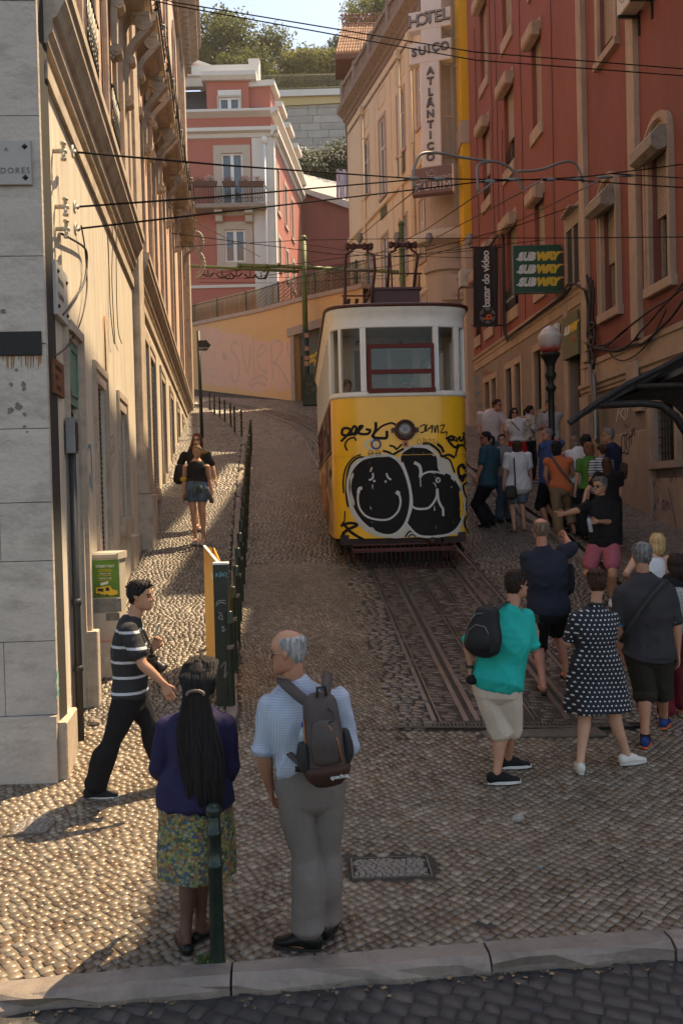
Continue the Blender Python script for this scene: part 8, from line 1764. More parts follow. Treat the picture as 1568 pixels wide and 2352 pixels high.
 for hp,kk,an,ft,ff in legs:
  fr_=Vector((ff.y,-ff.x,0)); loft(b,[an-up*.0*s,ft+up*.045*s-ff*.02*s,ft+up*.035*s+ff*.07*s,ft+up*.025*s+ff*.15*s],[(.034*s,.036*s),(.036*s,.045*s),(.042*s,.03*s),(.036*s,.018*s)],fr_,n=10,sub=3)
 hands=[]
 for i,(S,E_,Wr) in enumerate((LA_,RA_)):
  hd=(Wr-E_).normalized()
  if handdir and handdir[i] is not None: hd=(Vector(handdir[i])).normalized()
  dr=-1 if i==0 else 1; side=(rt*dr); palmn=side-hd*side.dot(hd); palmn=(-palmn).normalized() if palmn.length>.1 else fwd
  if fist and fist[i]=='flat': palmn=(-up-hd*(-up).dot(hd)).normalized()
  wd=hd.cross(palmn).normalized();
  if wd.dot(fwd+up*.2)<0: wd=-wd
  pc_=Wr+hd*.05*s; loft(b,[Wr-hd*.01*s,Wr+hd*.03*s,Wr+hd*.065*s,Wr+hd*.088*s],[(.026*s,.018*s),(.038*s,.017*s),(.042*s,.015*s),(.039*s,.012*s)],wd,n=10,sub=3)
  hands.append((Wr,hd,palmn,wd,fist[i] if fist else None))
 me=remesh(b,vox*max(.8,s),2)
 body=MB(); body.mesh(me); body.sm=[True]*len(body.f); bpy.data.meshes.remove(me)
 make_head(body,hfr,hh)
 for (Wr,hd,pn,wd,fs_) in hands:
  c0={None:.35,'fist':1.25,'flat':.12,'point':.9,'grip':.95}[fs_]
  for j in range(4):
   cur=c0 if not (fs_=='point' and j==0) else .05
   o=wd*(.030-.020*j)*s; L=(.070,.078,.073,.056)[j]*s; p0=Wr+hd*.078*s+o; a1=cur*.6;a2=cur*1.5;a3=cur*2.1
   dv=lambda a:hd*math.cos(a)+pn*math.sin(a); p1=p0+dv(a1)*L*.42; p2=p1+dv(a2)*L*.33; p3=p2+dv(a3)*L*.25
   body.tube([p0-hd*.012*s,p0,p1,p2,p3],[.0088*s,.0088*s,.0082*s,.0075*s,.0055*s],6)
  q0=Wr+hd*.025*s+wd*.030*s; q1=q0+(hd*.7+wd*.55+pn*.3).normalized()*.036*s; q2=q1+(hd*.85+wd*.1+pn*(.3+c0*.3)).normalized()*.034*s
  body.tube([q0-wd*.012*s,q0,q1,q2],[.013*s,.012*s,.0098*s,.007*s],6)
 bo=body.build('body',skin,T)
 st,hm=hair[0],hair[1]; hbm=MB()
 if st in ('short','crop','bald'): hair_shell(hbm,hfr,hh,hline(st),off=.035 if st=='short' else .012,top=.075 if st=='short' else .012,rough=.012 if st=='short' else .003,seed=len(label),zmax=.86 if st=='bald' else 2)
 if st=='bob':
  hair_shell(hbm,hfr,hh,hline('bob'),off=.085,top=.07,rough=.014,seed=len(label)); loft(hbm,[hfr(0,-.22*hh,.5*hh),hfr(0,-.24*hh,.2*hh),hfr(0,-.2*hh,-.08*hh)],[(.36*hh,.24*hh),(.38*hh,.26*hh),(.30*hh,.16*hh)],hr,n=16,sub=3)
 if st in ('long','braids'):
  hair_shell(hbm,hfr,hh,hline('long'),off=.06 if st=='long' else .10,top=.06 if st=='long' else .05,rough=.012,seed=len(label))
 if st=='long':
  L_=hair[2] if len(hair)>2 else 1.2
  loft(hbm,[hfr(0,-.2*hh,.7*hh),hfr(0,-.30*hh,.2*hh),hfr(0,-.36*hh,-.35*hh*L_),hfr(0,-.42*hh,-L_*hh)],[(.34*hh,.22*hh),(.40*hh,.22*hh),(.36*hh,.15*hh),(.14*hh,.06*hh)],hr,n=16,sub=4,wave=lambda th,t:.05*math.sin(th*7+t*5))
 if st in ('up','bun','pony'):
  hair_shell(hbm,hfr,hh,hline('up'),off=.04,top=.05,rough=.008,seed=len(label))
 if st=='bun': hbm.ball(hfr(0,-.30*hh,.98*hh) if len(hair)<3 else hfr(*[q*hh for q in hair[2]]),.17*hh,10)
 if st=='pony': loft(hbm,[hfr(0,-.42*hh,.62*hh),hfr(0,-.60*hh,.5*hh),hfr(0,-.58*hh,.1*hh),hfr(0,-.5*hh,-.45*hh)],[(.08*hh,.08*hh),(.13*hh,.12*hh),(.13*hh,.12*hh),(.04*hh,.04*hh)],hr,n=10,sub=4)
 if st=='short' and len(hair)>2:
  for _ in range(70):
   rr=random; th=rr.uniform(-PI,PI); z=rr.uniform(.72,.98); x,y=head_point(z,th,.04); q=hfr(x*hh,y*hh,(z+.04)*hh); hbm.tube([q,q+(q-hfr(0,0,.5*hh)).normalized()*.09*hh+hf*.02*hh],[.03*hh,.006*hh],4)
 if near and st in ('short','bald','crop','bob'):
  rr=random.Random(len(label)); hl=hline(st if st!='bob' else 'up')
  for _ in range(420 if st!='bald' else 160):
   th=rr.uniform(-PI,PI); z=rr.uniform(.2,.97 if st!='bald' else .84)
   if z<hl(th)+.02: continue
   o=.012 if st in('crop','bald') else .035; x,y=head_point(z,th,o+.015); x2,y2=head_point(max(.1,z-.10),th+rr.uniform(-.12,.12),o+.03); p0=hfr(x*hh,y*hh,z*hh); p1=hfr(x2*hh,y2*hh,(z-.09 if st!='short' else z-.05+rr.uniform(0,.09))*hh); hbm.tube([p0,p0.lerp(p1,.5)+(p0-hfr(0,0,.5*hh)).normalized()*.01*hh,p1],[.010*hh,.012*hh,.002*hh],3,False)
 if hbm.v: hbm.build('hair',hm,T)
 if eyes:
  e=MB()
  for s_ in (-1,1): e.ball(hfr(s_*.135*hh,.335*hh,.495*hh),.035*hh,8,(1.2,1.2,.75))
  e.build('eyes',mat('eye_dark',(.03,.02,.015),.25,bump=0),T)
  e=MB()
  for s_ in (-1,1): e.tube([hfr(s_*.07*hh,.39*hh,.58*hh),hfr(s_*.15*hh,.375*hh,.60*hh),hfr(s_*.21*hh,.31*hh,.575*hh)],.016*hh,4)
  e.build('eyebrows',hm if hair[0]!='bald' else H_gry,T)
 ctx=dict(T=T,g=g,s=s,B=B,fwd=fwd,rt=rt,up=up,pelvis=pelvis,neck=neck,Ls=Ls,Rs=Rs,L=LA_,R=RA_,hfr=hfr,hh=hh,hr=hr,hf=hf,legs=legs,chin=chin,d=d,hands=hands,k=k)
 seed=len(label)*7%97; cv=vox*1.05*max(.8,s)
 if pants:
  kd,pm=pants[0],pants[1]; b=MB()
  if kd in ('pants','shorts','shortshorts','wide','cropped'):
   tk=.20 if (shirt and shirt[3]>.05) else .07
   loft(b,[pelvis-up*.11*s,pelvis-up*.02*s,pelvis.lerp(neck,tk)],[(.160*hb*s+.012*s,.118*s),(.178*hb*s+.010*s,.128*s),(.155*wb*s+.01*s,.112*s+bl*.3)],rt,n=18,sub=3,sq=2.3)
   fr_={'pants':.965,'shorts':.56,'shortshorts':.30,'wide':.95,'cropped':.86}[kd]
   if len(pants)>2: fr_=pants[2]
   for L_ in legs: legt(b,L_,.014 if kd!='shorts' else .018,fr_,{'pants':0.0,'wide':.05,'shorts':.045,'shortshorts':.05,'cropped':.012}[kd],kd in('pants','cropped','wide'))
  elif kd=='skirt':
   ln=pants[2]; fl=pants[3] if len(pants)>3 else 1.15
   lo=(legs[0][1]+legs[1][1])/2; base_=Vector((pelvis.x*.6+lo.x*.4,pelvis.y*.6+lo.y*.4,pelvis.z-ln*s))
   loft(b,[base_,pelvis.lerp(base_,.5),pelvis,pelvis.lerp(neck,.2)],[(.19*hb*fl*s,.16*fl*s),(.195*hb*s*(.5+.5*fl),.15*s),(.182*hb*s,.128*s),(.14*wb*s,.11*s)],rt,n=40,sub=5,sq=2.2,cap=False,wave=lambda th,t:.055*(1-t)*math.sin(th*7+1.0*math.sin(th*2)))
  me=remesh(b,cv,2); wrinkle(me,.004*s,26/s,seed,.6 if kd!='skirt' else .3); o=MB(); o.mesh(me); o.sm=[True]*len(o.f); bpy.data.meshes.remove(me)
  o.build({'pants':'trousers','wide':'trousers','cropped':'trousers','shorts':'shorts','shortshorts':'shorts','skirt':'skirt'}[kd],pm,T)
 if shirt:
  kd,sm_=shirt[0],shirt[1]; sl=shirt[2]; hem=shirt[3]; e=shirt[4] if len(shirt)>4 else .018; b=MB()
  if kd=='dress':
   fl=shirt[5]; ln=-hem; lo=(legs[0][1]+legs[1][1])/2; base_=Vector((pelvis.x*.55+lo.x*.45,pelvis.y*.55+lo.y*.45,pelvis.z-ln*s)); torso(b,e)
   loft(b,[base_,pelvis.lerp(base_,.5),pelvis,pelvis.lerp(neck,.25)],[(.20*hb*fl*s,.165*fl*s),(.20*hb*s*(.5+.5*fl),.155*s),(.186*hb*s,.135*s),(.15*wb*s,.12*s)],rt,n=40,sub=5,sq=2.2,cap=False,wave=lambda th,t:.05*(1-t)*math.sin(th*6+1.0*math.sin(th*2)))
  else: torso(b,e,hem=hem,fl=shirt[5] if len(shirt)>5 else 1.02,bare=(kd=='tight' and sl==0))
  if sl>0:
   for A_ in (LA_,RA_): armt(b,A_,e*.75,sl,.012 if sl<.7 else .0)
  me=remesh(b,cv,2); wrinkle(me,.0055*s if kd!='tight' else .0015,20/s,seed+3,.7); o=MB(); o.mesh(me); o.sm=[True]*len(o.f); bpy.data.meshes.remove(me)
  nm={'tee':'shirt','polo':'shirt','dress':'dress','tight':'top','cardigan':'cardigan','blouse':'blouse','shirt':'shirt'}[kd]
  so_=o.build(nm,sm_,T)
  if kd in ('polo','shirt'):
   c=MB(); loft(c,[neck-up*.03*s-fwd*.0,neck+up*.028*s-fwd*.006*s],[(.082*s,.082*s),(.068*s,.070*s)],rt,n=18,sub=2,cap=False); c.build('collar',sm_,so_)
  ctx['shirt']=so_
 if shoes:
  for hp,kk,an,ft,ff in legs:
   fr_=Vector((ff.y,-ff.x,0)); b=MB(); so2=MB()
   kind,mu,ms=shoes
   L=.285*s/2
   outl=[]
   for t in np.linspace(0,2*PI,17)[:-1]:
    c,sn=math.cos(t),math.sin(t); w_=.047*s*(1.0 if c>0 else .82); outl.append(ft+ff*(L*c+.045*s)+fr_*w_*math.copysign(abs(sn)**.8,sn))
   th_=.024*s if kind=='sneaker' else .012*s
   so2.ext([q+up*.001 for q in outl],up*th_)
   if kind in('sneaker','shoe'):
    loft(b,[ft-ff*.085*s+up*.05*s,ft-ff*.05*s+up*.052*s,ft+ff*.03*s+up*.05*s,ft+ff*.10*s+up*.035*s,ft+ff*.165*s+up*.026*s],[(.034*s,.045*s),(.040*s,.050*s),(.044*s,.046*s),(.046*s,.026*s),(.034*s,.016*s)],fr_,n=14,sub=4)
    u_=b.build('shoe',mu,T); so2.build('sole',ms,u_)
   elif kind=='flat':
    loft(b,[ft-ff*.085*s+up*.03*s,ft-ff*.03*s+up*.026*s,ft+ff*.05*s+up*.026*s,ft+ff*.13*s+up*.022*s,ft+ff*.175*s+up*.018*s],[(.034*s,.032*s),(.040*s,.026*s),(.044*s,.022*s),(.044*s,.020*s),(.026*s,.012*s)],fr_,n=12,sub=4)
    u_=b.build('shoe',mu,T); so2.build('sole',ms,u_)
   else:
    u_=so2.build('sandal',ms,T); b.tube([ft+fr_*.048*s+ff*.05*s+up*.012*s,ft+ff*.075*s+up*.062*s,ft-fr_*.048*s+ff*.05*s+up*.012*s],[.012*s]*3,5); b.build('strap',mu,u_)
 PEO[key]=ctx; return ctx
def shades(c,mt=None,clear=False,up=.0):
 hfr,hh=c['hfr'],c['hh']; b=MB(); fr_=MB()
 for s_ in (-1,1):
  ce=hfr(s_*.145*hh,(.405)*hh,(.50+up)*hh); pts=[ce+c['hr']*.095*hh*math.cos(t)+Vector((0,0,1))*.075*hh*math.sin(t)*(1.0 if math.sin(t)<0 else .85)-c['hf']*.05*hh*abs(math.cos(t)) for t in np.linspace(0,2*PI,13)[:-1]]
  if not clear: b.ext(pts,c['hf']*.012*hh)
  fr_.tube(pts+[pts[0]],.012*hh,4); fr_.tube([hfr(s_*.25*hh,.36*hh,(.53+up)*hh),hfr(s_*.345*hh,.0,(.52+up)*hh)],.012*hh,4)
 fr_.tube([hfr(-.05*hh,.42*hh,(.52+up)*hh),hfr(.05*hh,.42*hh,(.52+up)*hh)],.012*hh,4)
 o=fr_.build('glasses' if clear else 'sunglasses',mt or m_lensd,c['T'])
 if not clear: b.build('lenses',m_lensd,o)
 return o
def ribbon(pts,w,t,face):
 """flat strap along pts, width w, thickness t, facing 'face' directions"""
 b=MB(); p=smoothline(np.array([tuple(q) for q in pts]),5); fc=[Vector(f) for f in face]; R=[]
 T_=np.gradient(p,axis=0)
 for i in range(len(p)):
  x=i/(len(p)-1)*(len(fc)-1); k=min(int(x),len(fc)-2) if len(fc)>1 else 0; n_=fc[k].lerp(fc[k+1],x-k) if len(fc)>1 else fc[0]
  tt=Vector(T_[i]).normalized(); n_=(n_-tt*n_.dot(tt)).normalized(); sd=tt.cross(n_); c=Vector(p[i]); R+= [c-sd*w/2-n_*t/2,c+sd*w/2-n_*t/2,c+sd*w/2+n_*t/2,c-sd*w/2+n_*t/2]
 n=len(p); return b.add(R,[(i*4+j,i*4+(j+1)%4,(i+1)*4+(j+1)%4,(i+1)*4+j) for i in range(n-1) for j in range(4)]+[(3,2,1,0),(n*4-4,n*4-3,n*4-2,n*4-1)],True)
def pack(c,name,label,cat,ctr,ax,ay,az,size,mt,taper=.85,seg=None):
 """soft rounded bag: centre, axes (right, out, up) and half sizes"""
 T=thing(name,ctr,label,cat); b=MB(); a,o_,u=Vector(ax).normalized(),Vector(ay).normalized(),Vector(az).normalized(); w_,d_,h_=size
 pts=[ctr-u*h_*.97,ctr-u*h_*.8,ctr-u*h_*.2,ctr+u*h_*.45,ctr+u*h_*.85,ctr+u*h_]; rad=[(w_*.75,d_*.7),(w_*.97,d_*.95),(w_,d_*1.02),(w_*(taper+.08),d_*.9),(w_*taper,d_*.7),(w_*taper*.7,d_*.35)]
 loft(b,pts,rad,a,n=24,sub=4,sq=3.2); b.build('bag_body',mt,T); return T,(a,o_,u)
K8=lambda x,y:K('8',x,y); KE=lambda x,y:K('E',x,y); KG=lambda x,y:K('G',x,y); KA=lambda x,y:K('A',x,y)
def p_(q,dd=0.0): return ('p',q[0],q[1],dd)
def striped(name,base,stripe,freq,duty,off=0.0):
 mt,b=newmat(name); c=b.a('ShaderNodeTexCoord'); s=b.a('ShaderNodeSeparateXYZ'); b.k(c.outputs['Object'],s.inputs[0]); z=b.math('ADD',s.outputs[2],off)
 f=b.math('FRACT',b.math('MULTIPLY',z,freq)); m_=b.math('LESS_THAN',f,duty); b.k(b.mix(m_,base,stripe),b.b.inputs['Base Color']); b.b.inputs['Roughness'].default_value=.85; b.bump(b.noise(b.co(),300,3),.25,.002); return mt
def dotted(name,base,dot,freq,rad):
 mt,b=newmat(name); v=b.co((freq,freq,freq)); s=b.a('ShaderNodeSeparateXYZ'); b.k(v,s.inputs[0])
 row=b.math('FLOOR',s.outputs[2]); x=b.math('ADD',b.math('ADD',s.outputs[0],b.math('MULTIPLY',s.outputs[1],.35)),b.math('MULTIPLY',b.math('MODULO',row,2.0),.5))
 dx=b.math('SUBTRACT',b.math('FRACT',x),.5); dz=b.math('SUBTRACT',b.math('FRACT',s.outputs[2]),.5); r=b.math('SQRT',b.math('ADD',b.math('MULTIPLY',dx,dx),b.math('MULTIPLY',dz,dz)))
 b.k(b.mix(b.math('LESS_THAN',r,rad),base,dot),b.b.inputs['Base Color']); b.b.inputs['Roughness'].default_value=.85; return mt
def floral(name,scale,cols,bg_=None,thr=.5):
 mt,b=newmat(name); v=b.co(); vo=b.a('ShaderNodeTexVoronoi'); vo.inputs['Scale'].default_value=scale; b.k(v,vo.inputs['Vector']); sp=b.a('ShaderNodeSeparateColor'); b.k(vo.outputs['Color'],sp.inputs[0])
 c=b.ramp(sp.outputs[0],[(i/len(cols),q) for i,q in enumerate(cols)]);
 for n in b.n:
  if n.type=='VALTORGB': n.color_ramp.interpolation='CONSTANT'
 n1=b.noise(v,scale*.35,3)
 c2=b.mix(b.math('LESS_THAN',n1,thr),c,bg_) if bg_ else c
 d=b.ramp(vo.outputs['Distance'],[(.0,(1.15,1.15,1.15)),(.55,(.55,.55,.5))]); c2=b.mix(1.0,c2,d,'MULTIPLY'); b.k(c2,b.b.inputs['Base Color']); b.b.inputs['Roughness'].default_value=.85; return mt
def gingham(name,c0,c1,freq):
 mt,b=newmat(name); v=b.co((freq,freq,freq)); s=b.a('ShaderNodeSeparateXYZ'); b.k(v,s.inputs[0]); f=lambda o:b.math('LESS_THAN',b.math('FRACT',o),.42)
 g=b.math('MULTIPLY',b.math('ADD',f(b.math('ADD',s.outputs[0],b.math('MULTIPLY',s.outputs[1],.3))),f(s.outputs[2])),.5); b.k(b.mix(g,c0,c1),b.b.inputs['Base Color']); b.b.inputs['Roughness'].default_value=.8; b.bump(b.noise(b.co(),200,3),.2,.002); return mt
c_navy=cloth('navy',(.014,.014,.022)); c_black=cloth('black',(.012,.011,.012)); c_char=cloth('charcoal',(.038,.034,.036)); c_white=cloth('white',(.58,.56,.56)); c_khaki=cloth('khaki',(.20,.135,.075)); c_jean=cloth('jean',(.07,.10,.15)); c_jeanl=cloth('light_denim',(.14,.19,.25)); c_dark=cloth('near_black_trousers',(.010,.010,.012))
m_skinshoe=cloth('leather_black',(.010,.009,.008),.35); m_solew=mat('white_sole',(.55,.53,.50),.6,bump=0); m_solek=mat('dark_sole',(.02,.018,.016),.7,bump=0)
W1=person('braids','person with long black braids, navy cardigan and flowered skirt, back turned by the foreground bollard',(444,2166),1505,4,SK3,('braids',H_blk),'f',1.14,near=1,
  hips=p_((447,1800)),head=(462,1560,.0),neckpx=p_((455,1632)),shoul=(p_((388,1662)),p_((512,1660))),lw=p_((398,1800),.28),rw=p_((500,1805),.28),le=p_((366,1762),.02),re_=p_((530,1762),.02),lf=('p',426,2182),rf=('p',466,2155),lk=p_((432,2010),.02),rk=p_((463,2000),.06),fyl=-25,fyr=28,
  pants=('skirt',floral('flowered_cotton',58,[(.30,.27,.07),(.07,.12,.20),(.22,.25,.14),(.30,.14,.07),(.06,.10,.06),(.36,.32,.18)]),.56,1.08),shirt=('cardigan',cloth('indigo_knit',(.020,.017,.055)),.96,-.12,.028,1.06),shoes=('flat',m_skinshoe,m_solek),eyes=False)
c=W1; b=MB(); rr=random.Random(4); hfr,hh=c['hfr'],c['hh']
for k in range(96):   # braids: swept over the skull, gathered, hanging down the back
 a=rr.uniform(-1,1); lvl=rr.random(); sx=a*.30; ln=rr.uniform(2.45,3.1)-abs(a)*.25
 top=hfr((a*.40+rr.uniform(-.02,.02))*hh,(.30-.58*lvl)*hh,(.86+.24*math.sqrt(max(0,1-a*a*.9))*(.6+.4*(1-abs(lvl-.4))))*hh)
 mid=hfr((a*.47)*hh,(-.36-.16*math.cos(a*1.4))*hh,(.70-.1*lvl)*hh); tie=hfr(a*.32*hh,(-.60)*hh,.22*hh)
 e1=hfr((a*.46+rr.uniform(-.06,.06))*hh,(-.60-.05*rr.random())*hh,-.7*hh); e2=hfr((a*.50+.14+rr.uniform(-.08,.08))*hh,(-.66-.05*rr.random())*hh,-ln*.62*hh); e3=hfr((a*.42+.18+rr.uniform(-.08,.08))*hh,(-.62-.06*rr.random())*hh,-ln*hh)
 pts=smoothline(np.array([tuple(q) for q in (top,mid,tie,e1,e2,e3)]),7); r_=.0088; n_=len(pts)
 b.tube([Vector(q) for q in pts],[r_*(1+.28*math.sin(i*2.6+k))*(1.0 if i<n_-6 else (n_-i)/6*.9+.1) for i in range(n_)],5)
for s_ in (-1,):
 for j in range(2): b.tube([hfr(s_*.36*hh,0,.4*hh),hfr(s_*(.44+.05*j)*hh,-.05*hh,0),hfr(s_*(.50+.05*j)*hh,-.2*hh,-.6*hh),hfr(s_*(.52)*hh,-.3*hh,-1.5*hh),hfr(s_*(.45)*hh,-.34*hh,-2.1*hh)],.008,5)
b.build('braids',H_blk,c['T'],kind='stuff')
b=MB()
for k in range(26): t=PI*k/25; q=hfr(-.22*hh*math.cos(t)*1.0,(-.69)*hh,(.24+.10*math.sin(t))*hh); b.ball(q,.010,6)
b.build('hair_clip',mat('pearl_clip',(.14,.10,.08),.35,var=.5,scale=90,bump=0),c['T'])
W2=person('elder','elderly balding person in pale blue checked shirt and grey trousers with a taupe backpack',(700,2180),1443,-12,SK1,('bald',H_wht),'m',1.06,belly=.05,near=1,hyaw=-62,htilt=.12,
  hips=p_((712,1795)),head=(662,1497,-.02),neckpx=p_((680,1572)),shoul=(p_((625,1612),-.03),p_((772,1600),.03)),lw=p_((620,1812),.10),le=p_((603,1725),-.05),rw=p_((770,1790),.22),re_=p_((800,1712),.03),lf=('p',700,2182),rf=('p',752,2150),lk=p_((702,1985),-.01),rk=p_((750,1975),.05),fyl=-62,fyr=25,
  pants=('pants',mat('cloth_grey_wool',(.15,.125,.11),.85,var=.08,scale=60,bump=.2,bs=250,bd=.002)),shirt=('shirt',gingham('blue_gingham',(.42,.45,.51),(.24,.30,.41),80),.47,.11,.020,1.05),shoes=('shoe',m_skinshoe,m_solek))
c=W2; s=c['s']; shades(c,m_gold,clear=True)
b=MB(); loft(b,[c['pelvis']+Vector((0,0,.095)),c['pelvis']+Vector((0,0,.125))],[(.178*s,.138*s)]*2,c['rt'],n=24,sub=1,cap=False,sq=2.3); b.build('belt',cloth('belt',(.03,.018,.014),.5),c['T'])
m_pk1=mat('taupe_pack_cloth',(.060,.045,.040),.7,var=.2,scale=14,bump=.3,bs=200,bd=.003); m_pk2=mat('dark_brown_pack',(.045,.016,.010),.7,var=.2); m_org=mat('rust_orange_zip',(.30,.10,.03),.6,bump=0)
d0=c['d']; back=-c['fwd']
ctr=P(742,1692,d0-.23); tip=(P(732,1590,d0-.23)-P(752,1785,d0-.25)).normalized(); ax=(c['rt']-tip*c['rt'].dot(tip)).normalized()
BP,_=pack(c,'backpack','taupe sling backpack with rust zips and brown base on the elderly man','backpack',ctr,ax,back,tip,(.106,.08,.212),m_pk1,.78)
f=lambda a,o,u:ctr+ax*a*.9+back*o*.95+tip*u*.9
b=MB(); loft(b,[f(.0,-.0,-.235),f(0,0,-.19),f(0,0,-.165)],[(.10,.07),(.120,.09),(.121,.091)],ax,n=22,sub=2,sq=3.2); b.build('base_panel',m_pk2,BP)
b=MB(); loft(b,[f(.0,.07,-.12),f(0,.085,.0),f(0,.075,.10)],[(.075,.03),(.08,.035),(.062,.025)],ax,n=18,sub=3,sq=3); pk=b.build('front_pocket',m_pk1,BP)
b=MB(); b.tube([f(.075,.10,-.13),f(.060,.115,.0),f(.02,.105,.085)],.005,5); b.tube([f(-.105,.03,.12),f(-.112,.05,.0),f(-.116,.045,-.1)],.005,5); b.build('zip',m_org,BP)
b=MB(); q=f(-.02,.108,.06); b.add([q+ax*-.03,q+tip*-.022,q+ax*.03,q+tip*.022],[(0,1,2,3)]); b.build('leather_patch',m_pk2,BP)
b=MB(); b.tube([f(.03,.07,.17),f(.05,.10,.15),f(.045,.11,.11),f(.02,.10,.10)],.004,5); b.tube([f(-.02,.05,.235),f(-.012,.045,.285),f(.03,.04,.285),f(.035,.045,.235)],.009,6); b.build('pull_cord',m_solek,BP)
b=MB(); loft(b,[f(.105,.0,-.15),f(.125,.02,-.08),f(.118,.02,.02)],[(.028,.05),(.034,.06),(.024,.05)],ax,n=12,sub=3); loft(b,[f(-.115,.0,-.16),f(-.13,.02,-.09),f(-.12,.02,-.02)],[(.028,.05),(.032,.06),(.026,.05)],ax,n=12,sub=3); b.build('mesh_pocket',mat('black_mesh',(.02,.018,.018),.8),BP)
text_part('lettering','quechua',.028,f(.0,.095,-.212),ax,tip,m_solew,BP,ext=.001,bold=.0008)
P6=lambda x,y,dd:P(x,y,d0+dd)
b=ribbon([P6(645,1560,.02),P6(652,1568,-.10),P6(690,1602,-.17),P6(722,1625,-.21)],.055,.012,[back+Vector((0,0,.6)),back]); b.build('strap',m_pk1,BP)
b=ribbon([P6(752,1545,.04),P6(752,1560,-.09),P6(745,1598,-.17),P6(735,1625,-.21)],.055,.012,[back+Vector((0,0,.6)),back]); b.build('strap',m_pk1,BP)
b=ribbon([P6(640,1705,.0),P6(660,1728,-.12),P6(700,1765,-.19)],.03,.006,[back]); b.build('strap',m_pk1,BP)
T=thing('water_bottle',P6(698,1705,-.25),'clear water bottle with blue cap in the side pocket of the taupe backpack','water bottle')
m_pet=glass('clear_plastic',(.45,.5,.52),.08,.45); q=P6(700,1735,-.25)
b=MB(); b.lathe(q,[(.028,0),(.030,.01),(.028,.05),(.030,.07),(.030,.11),(.020,.135),(.012,.145)],12); b.build('bottle',m_pet,T); b=MB(); b.lathe(q+Vector((0,0,.145)),[(.014,0),(.016,.003),(.016,.02),(.012,.024)],10); b.build('cap',mat('blue_cap',(.02,.05,.22),.4,bump=0),T)
W3=person('strider','person in a black polo with thin white stripes striding right, phone in hand',(300,1822),1326,88,SK4,('short',H_blk,1),'m',1.02,near=1,hyaw=6,htilt=.05,belly=.01,
  hips=p_((297,1598)),head=(322,1369,.0),neckpx=p_((299,1425)),shoul=(p_((304,1448),.17),p_((292,1442),-.17)),rw=p_((378,1572),-.20),re_=p_((328,1527),-.23),lw=p_((352,1490),.16),le=p_((322,1525),.22),
  rf=('p',222,1836,-.06),lf=('p',392,1806,.08),rk=p_((250,1718),-.1),lk=p_((347,1670),.08),handdir=((.28,0,.55),(.35,0,-.9)),fist=('grip',None),
  pants=('pants',c_dark),shirt=('polo',striped('black_white_stripes',(.016,.016,.018),(.50,.50,.52),8.2,.17,.03),.42,.02,.022,1.03),shoes=('sneaker',cloth('black_canvas',(.018,.018,.02)),m_solew))
c=W3; d0=c['d']
T=thing('smartphone',P(357,1447,d0+.15),'white backed smartphone held up by the man in the striped polo','smartphone')
b=MB(); a=P(352,1470,d0+.14); e_=P(366,1432,d0+.14); ux=(e_-a).normalized(); uy=Vector((0,1,0)); un=ux.cross(uy).normalized()
b.boxv([a+uy*v+un*w for v,w in ((-.035,-.004),(.035,-.004),(.035,.004),(-.035,.004))]+[e_+uy*v+un*w for v,w in ((-.035,-.004),(.035,-.004),(.035,.004),(-.035,.004))]); b.build('case',mat('phone_white',(.5,.48,.45),.3,bump=0),T)
b=MB(); w_=.0045; b.add([a+uy*-.03+un*w_+ux*.01,a+uy*.03+un*w_+ux*.01,e_+uy*.03+un*w_-ux*.01,e_-uy*.03+un*w_-ux*.01],[(0,1,2,3)]); b.build('screen',m_lensd,T)
T=thing('camera',P(357,1530,d0-.05),'black camera with lens hanging on a neck strap at the striding man chest','camera')
b=MB(); cc=P(348,1522,d0-.02); b.box(cc.x-.035,cc.x+.035,cc.y-.065,cc.y+.065,cc.z-.045,cc.z+.04); b.box(cc.x-.02,cc.x+.03,cc.y-.02,cc.y+.02,cc.z+.04,cc.z+.065); b.lathe(cc+Vector((.03,0,-.005)),[(.036,0),(.04,.01),(.038,.05),(.042,.055),(.042,.09),(.036,.092)],14,True,(.75,-.1,-.6)); b.build('camera_body',mat('camera_black',(.012,.012,.013),.4,bump=.1),T)
b=MB(); b.tube([P(308,1418,d0-.06),P(330,1450,d0-.07),P(345,1490,d0-.05),P(350,1516,d0-.03)],.006,5); b.tube([P(318,1420,d0+.05),P(335,1455,d0+.02),P(349,1490,d0+.02),P(352,1514,d0+.02)],.006,5); b.build('strap',m_solek,T)
c_den=cloth('denim_blue',(.09,.135,.19))
W4=person('tank','person in black tank top and denim shorts, jacket tied at the waist',(457,1250),1019,181,SK4,('bun',hairmat('hair_light_brown',(.22,.13,.07)),(0,.0,1.10)),'f',.96,htilt=.18,
  head=(452.3,1037),shoul=(p_((475,1071)),p_((426,1071))),lw=p_((488,1138),-.02),le=p_((481,1103),.03),rw=p_((421,1137),-.05),re_=p_((423,1101),.02),lf=('p',467,1251),rf=('p',449,1250),hips=p_((452,1112)),
  pants=('shortshorts',c_den,.27),shirt=('tight',c_black,0,.06,.010,1.0),shoes=('sneaker',cloth('pink_canvas',(.42,.25,.19)),m_solew))
shades(W4,m_gold,clear=True); c=W4
b=MB(); loft(b,[c['pelvis']+Vector((0,0,-.03)),c['pelvis']+Vector((0,0,.04))],[(.172,.128)]*2,c['rt'],n=18,sub=2);
for (x0,y0,x1,y1,w) in ((448,1118,446,1141,.030),(459,1116,461,1130,.030),(433,1124,425,1149,.026),(475,1122,486,1154,.036)): loft(b,[P(x0,y0,c['d']-.15),P((x0+x1)/2,(y0+y1)/2,c['d']-.17),P(x1,y1,c['d']-.14)],[(w,.02),(w*1.2,.025),(w*.8,.015)],c['rt'],n=10,sub=3)
b.build('tied_jacket',cloth('grey_denim',(.075,.085,.085)),c['T'])
b=MB()
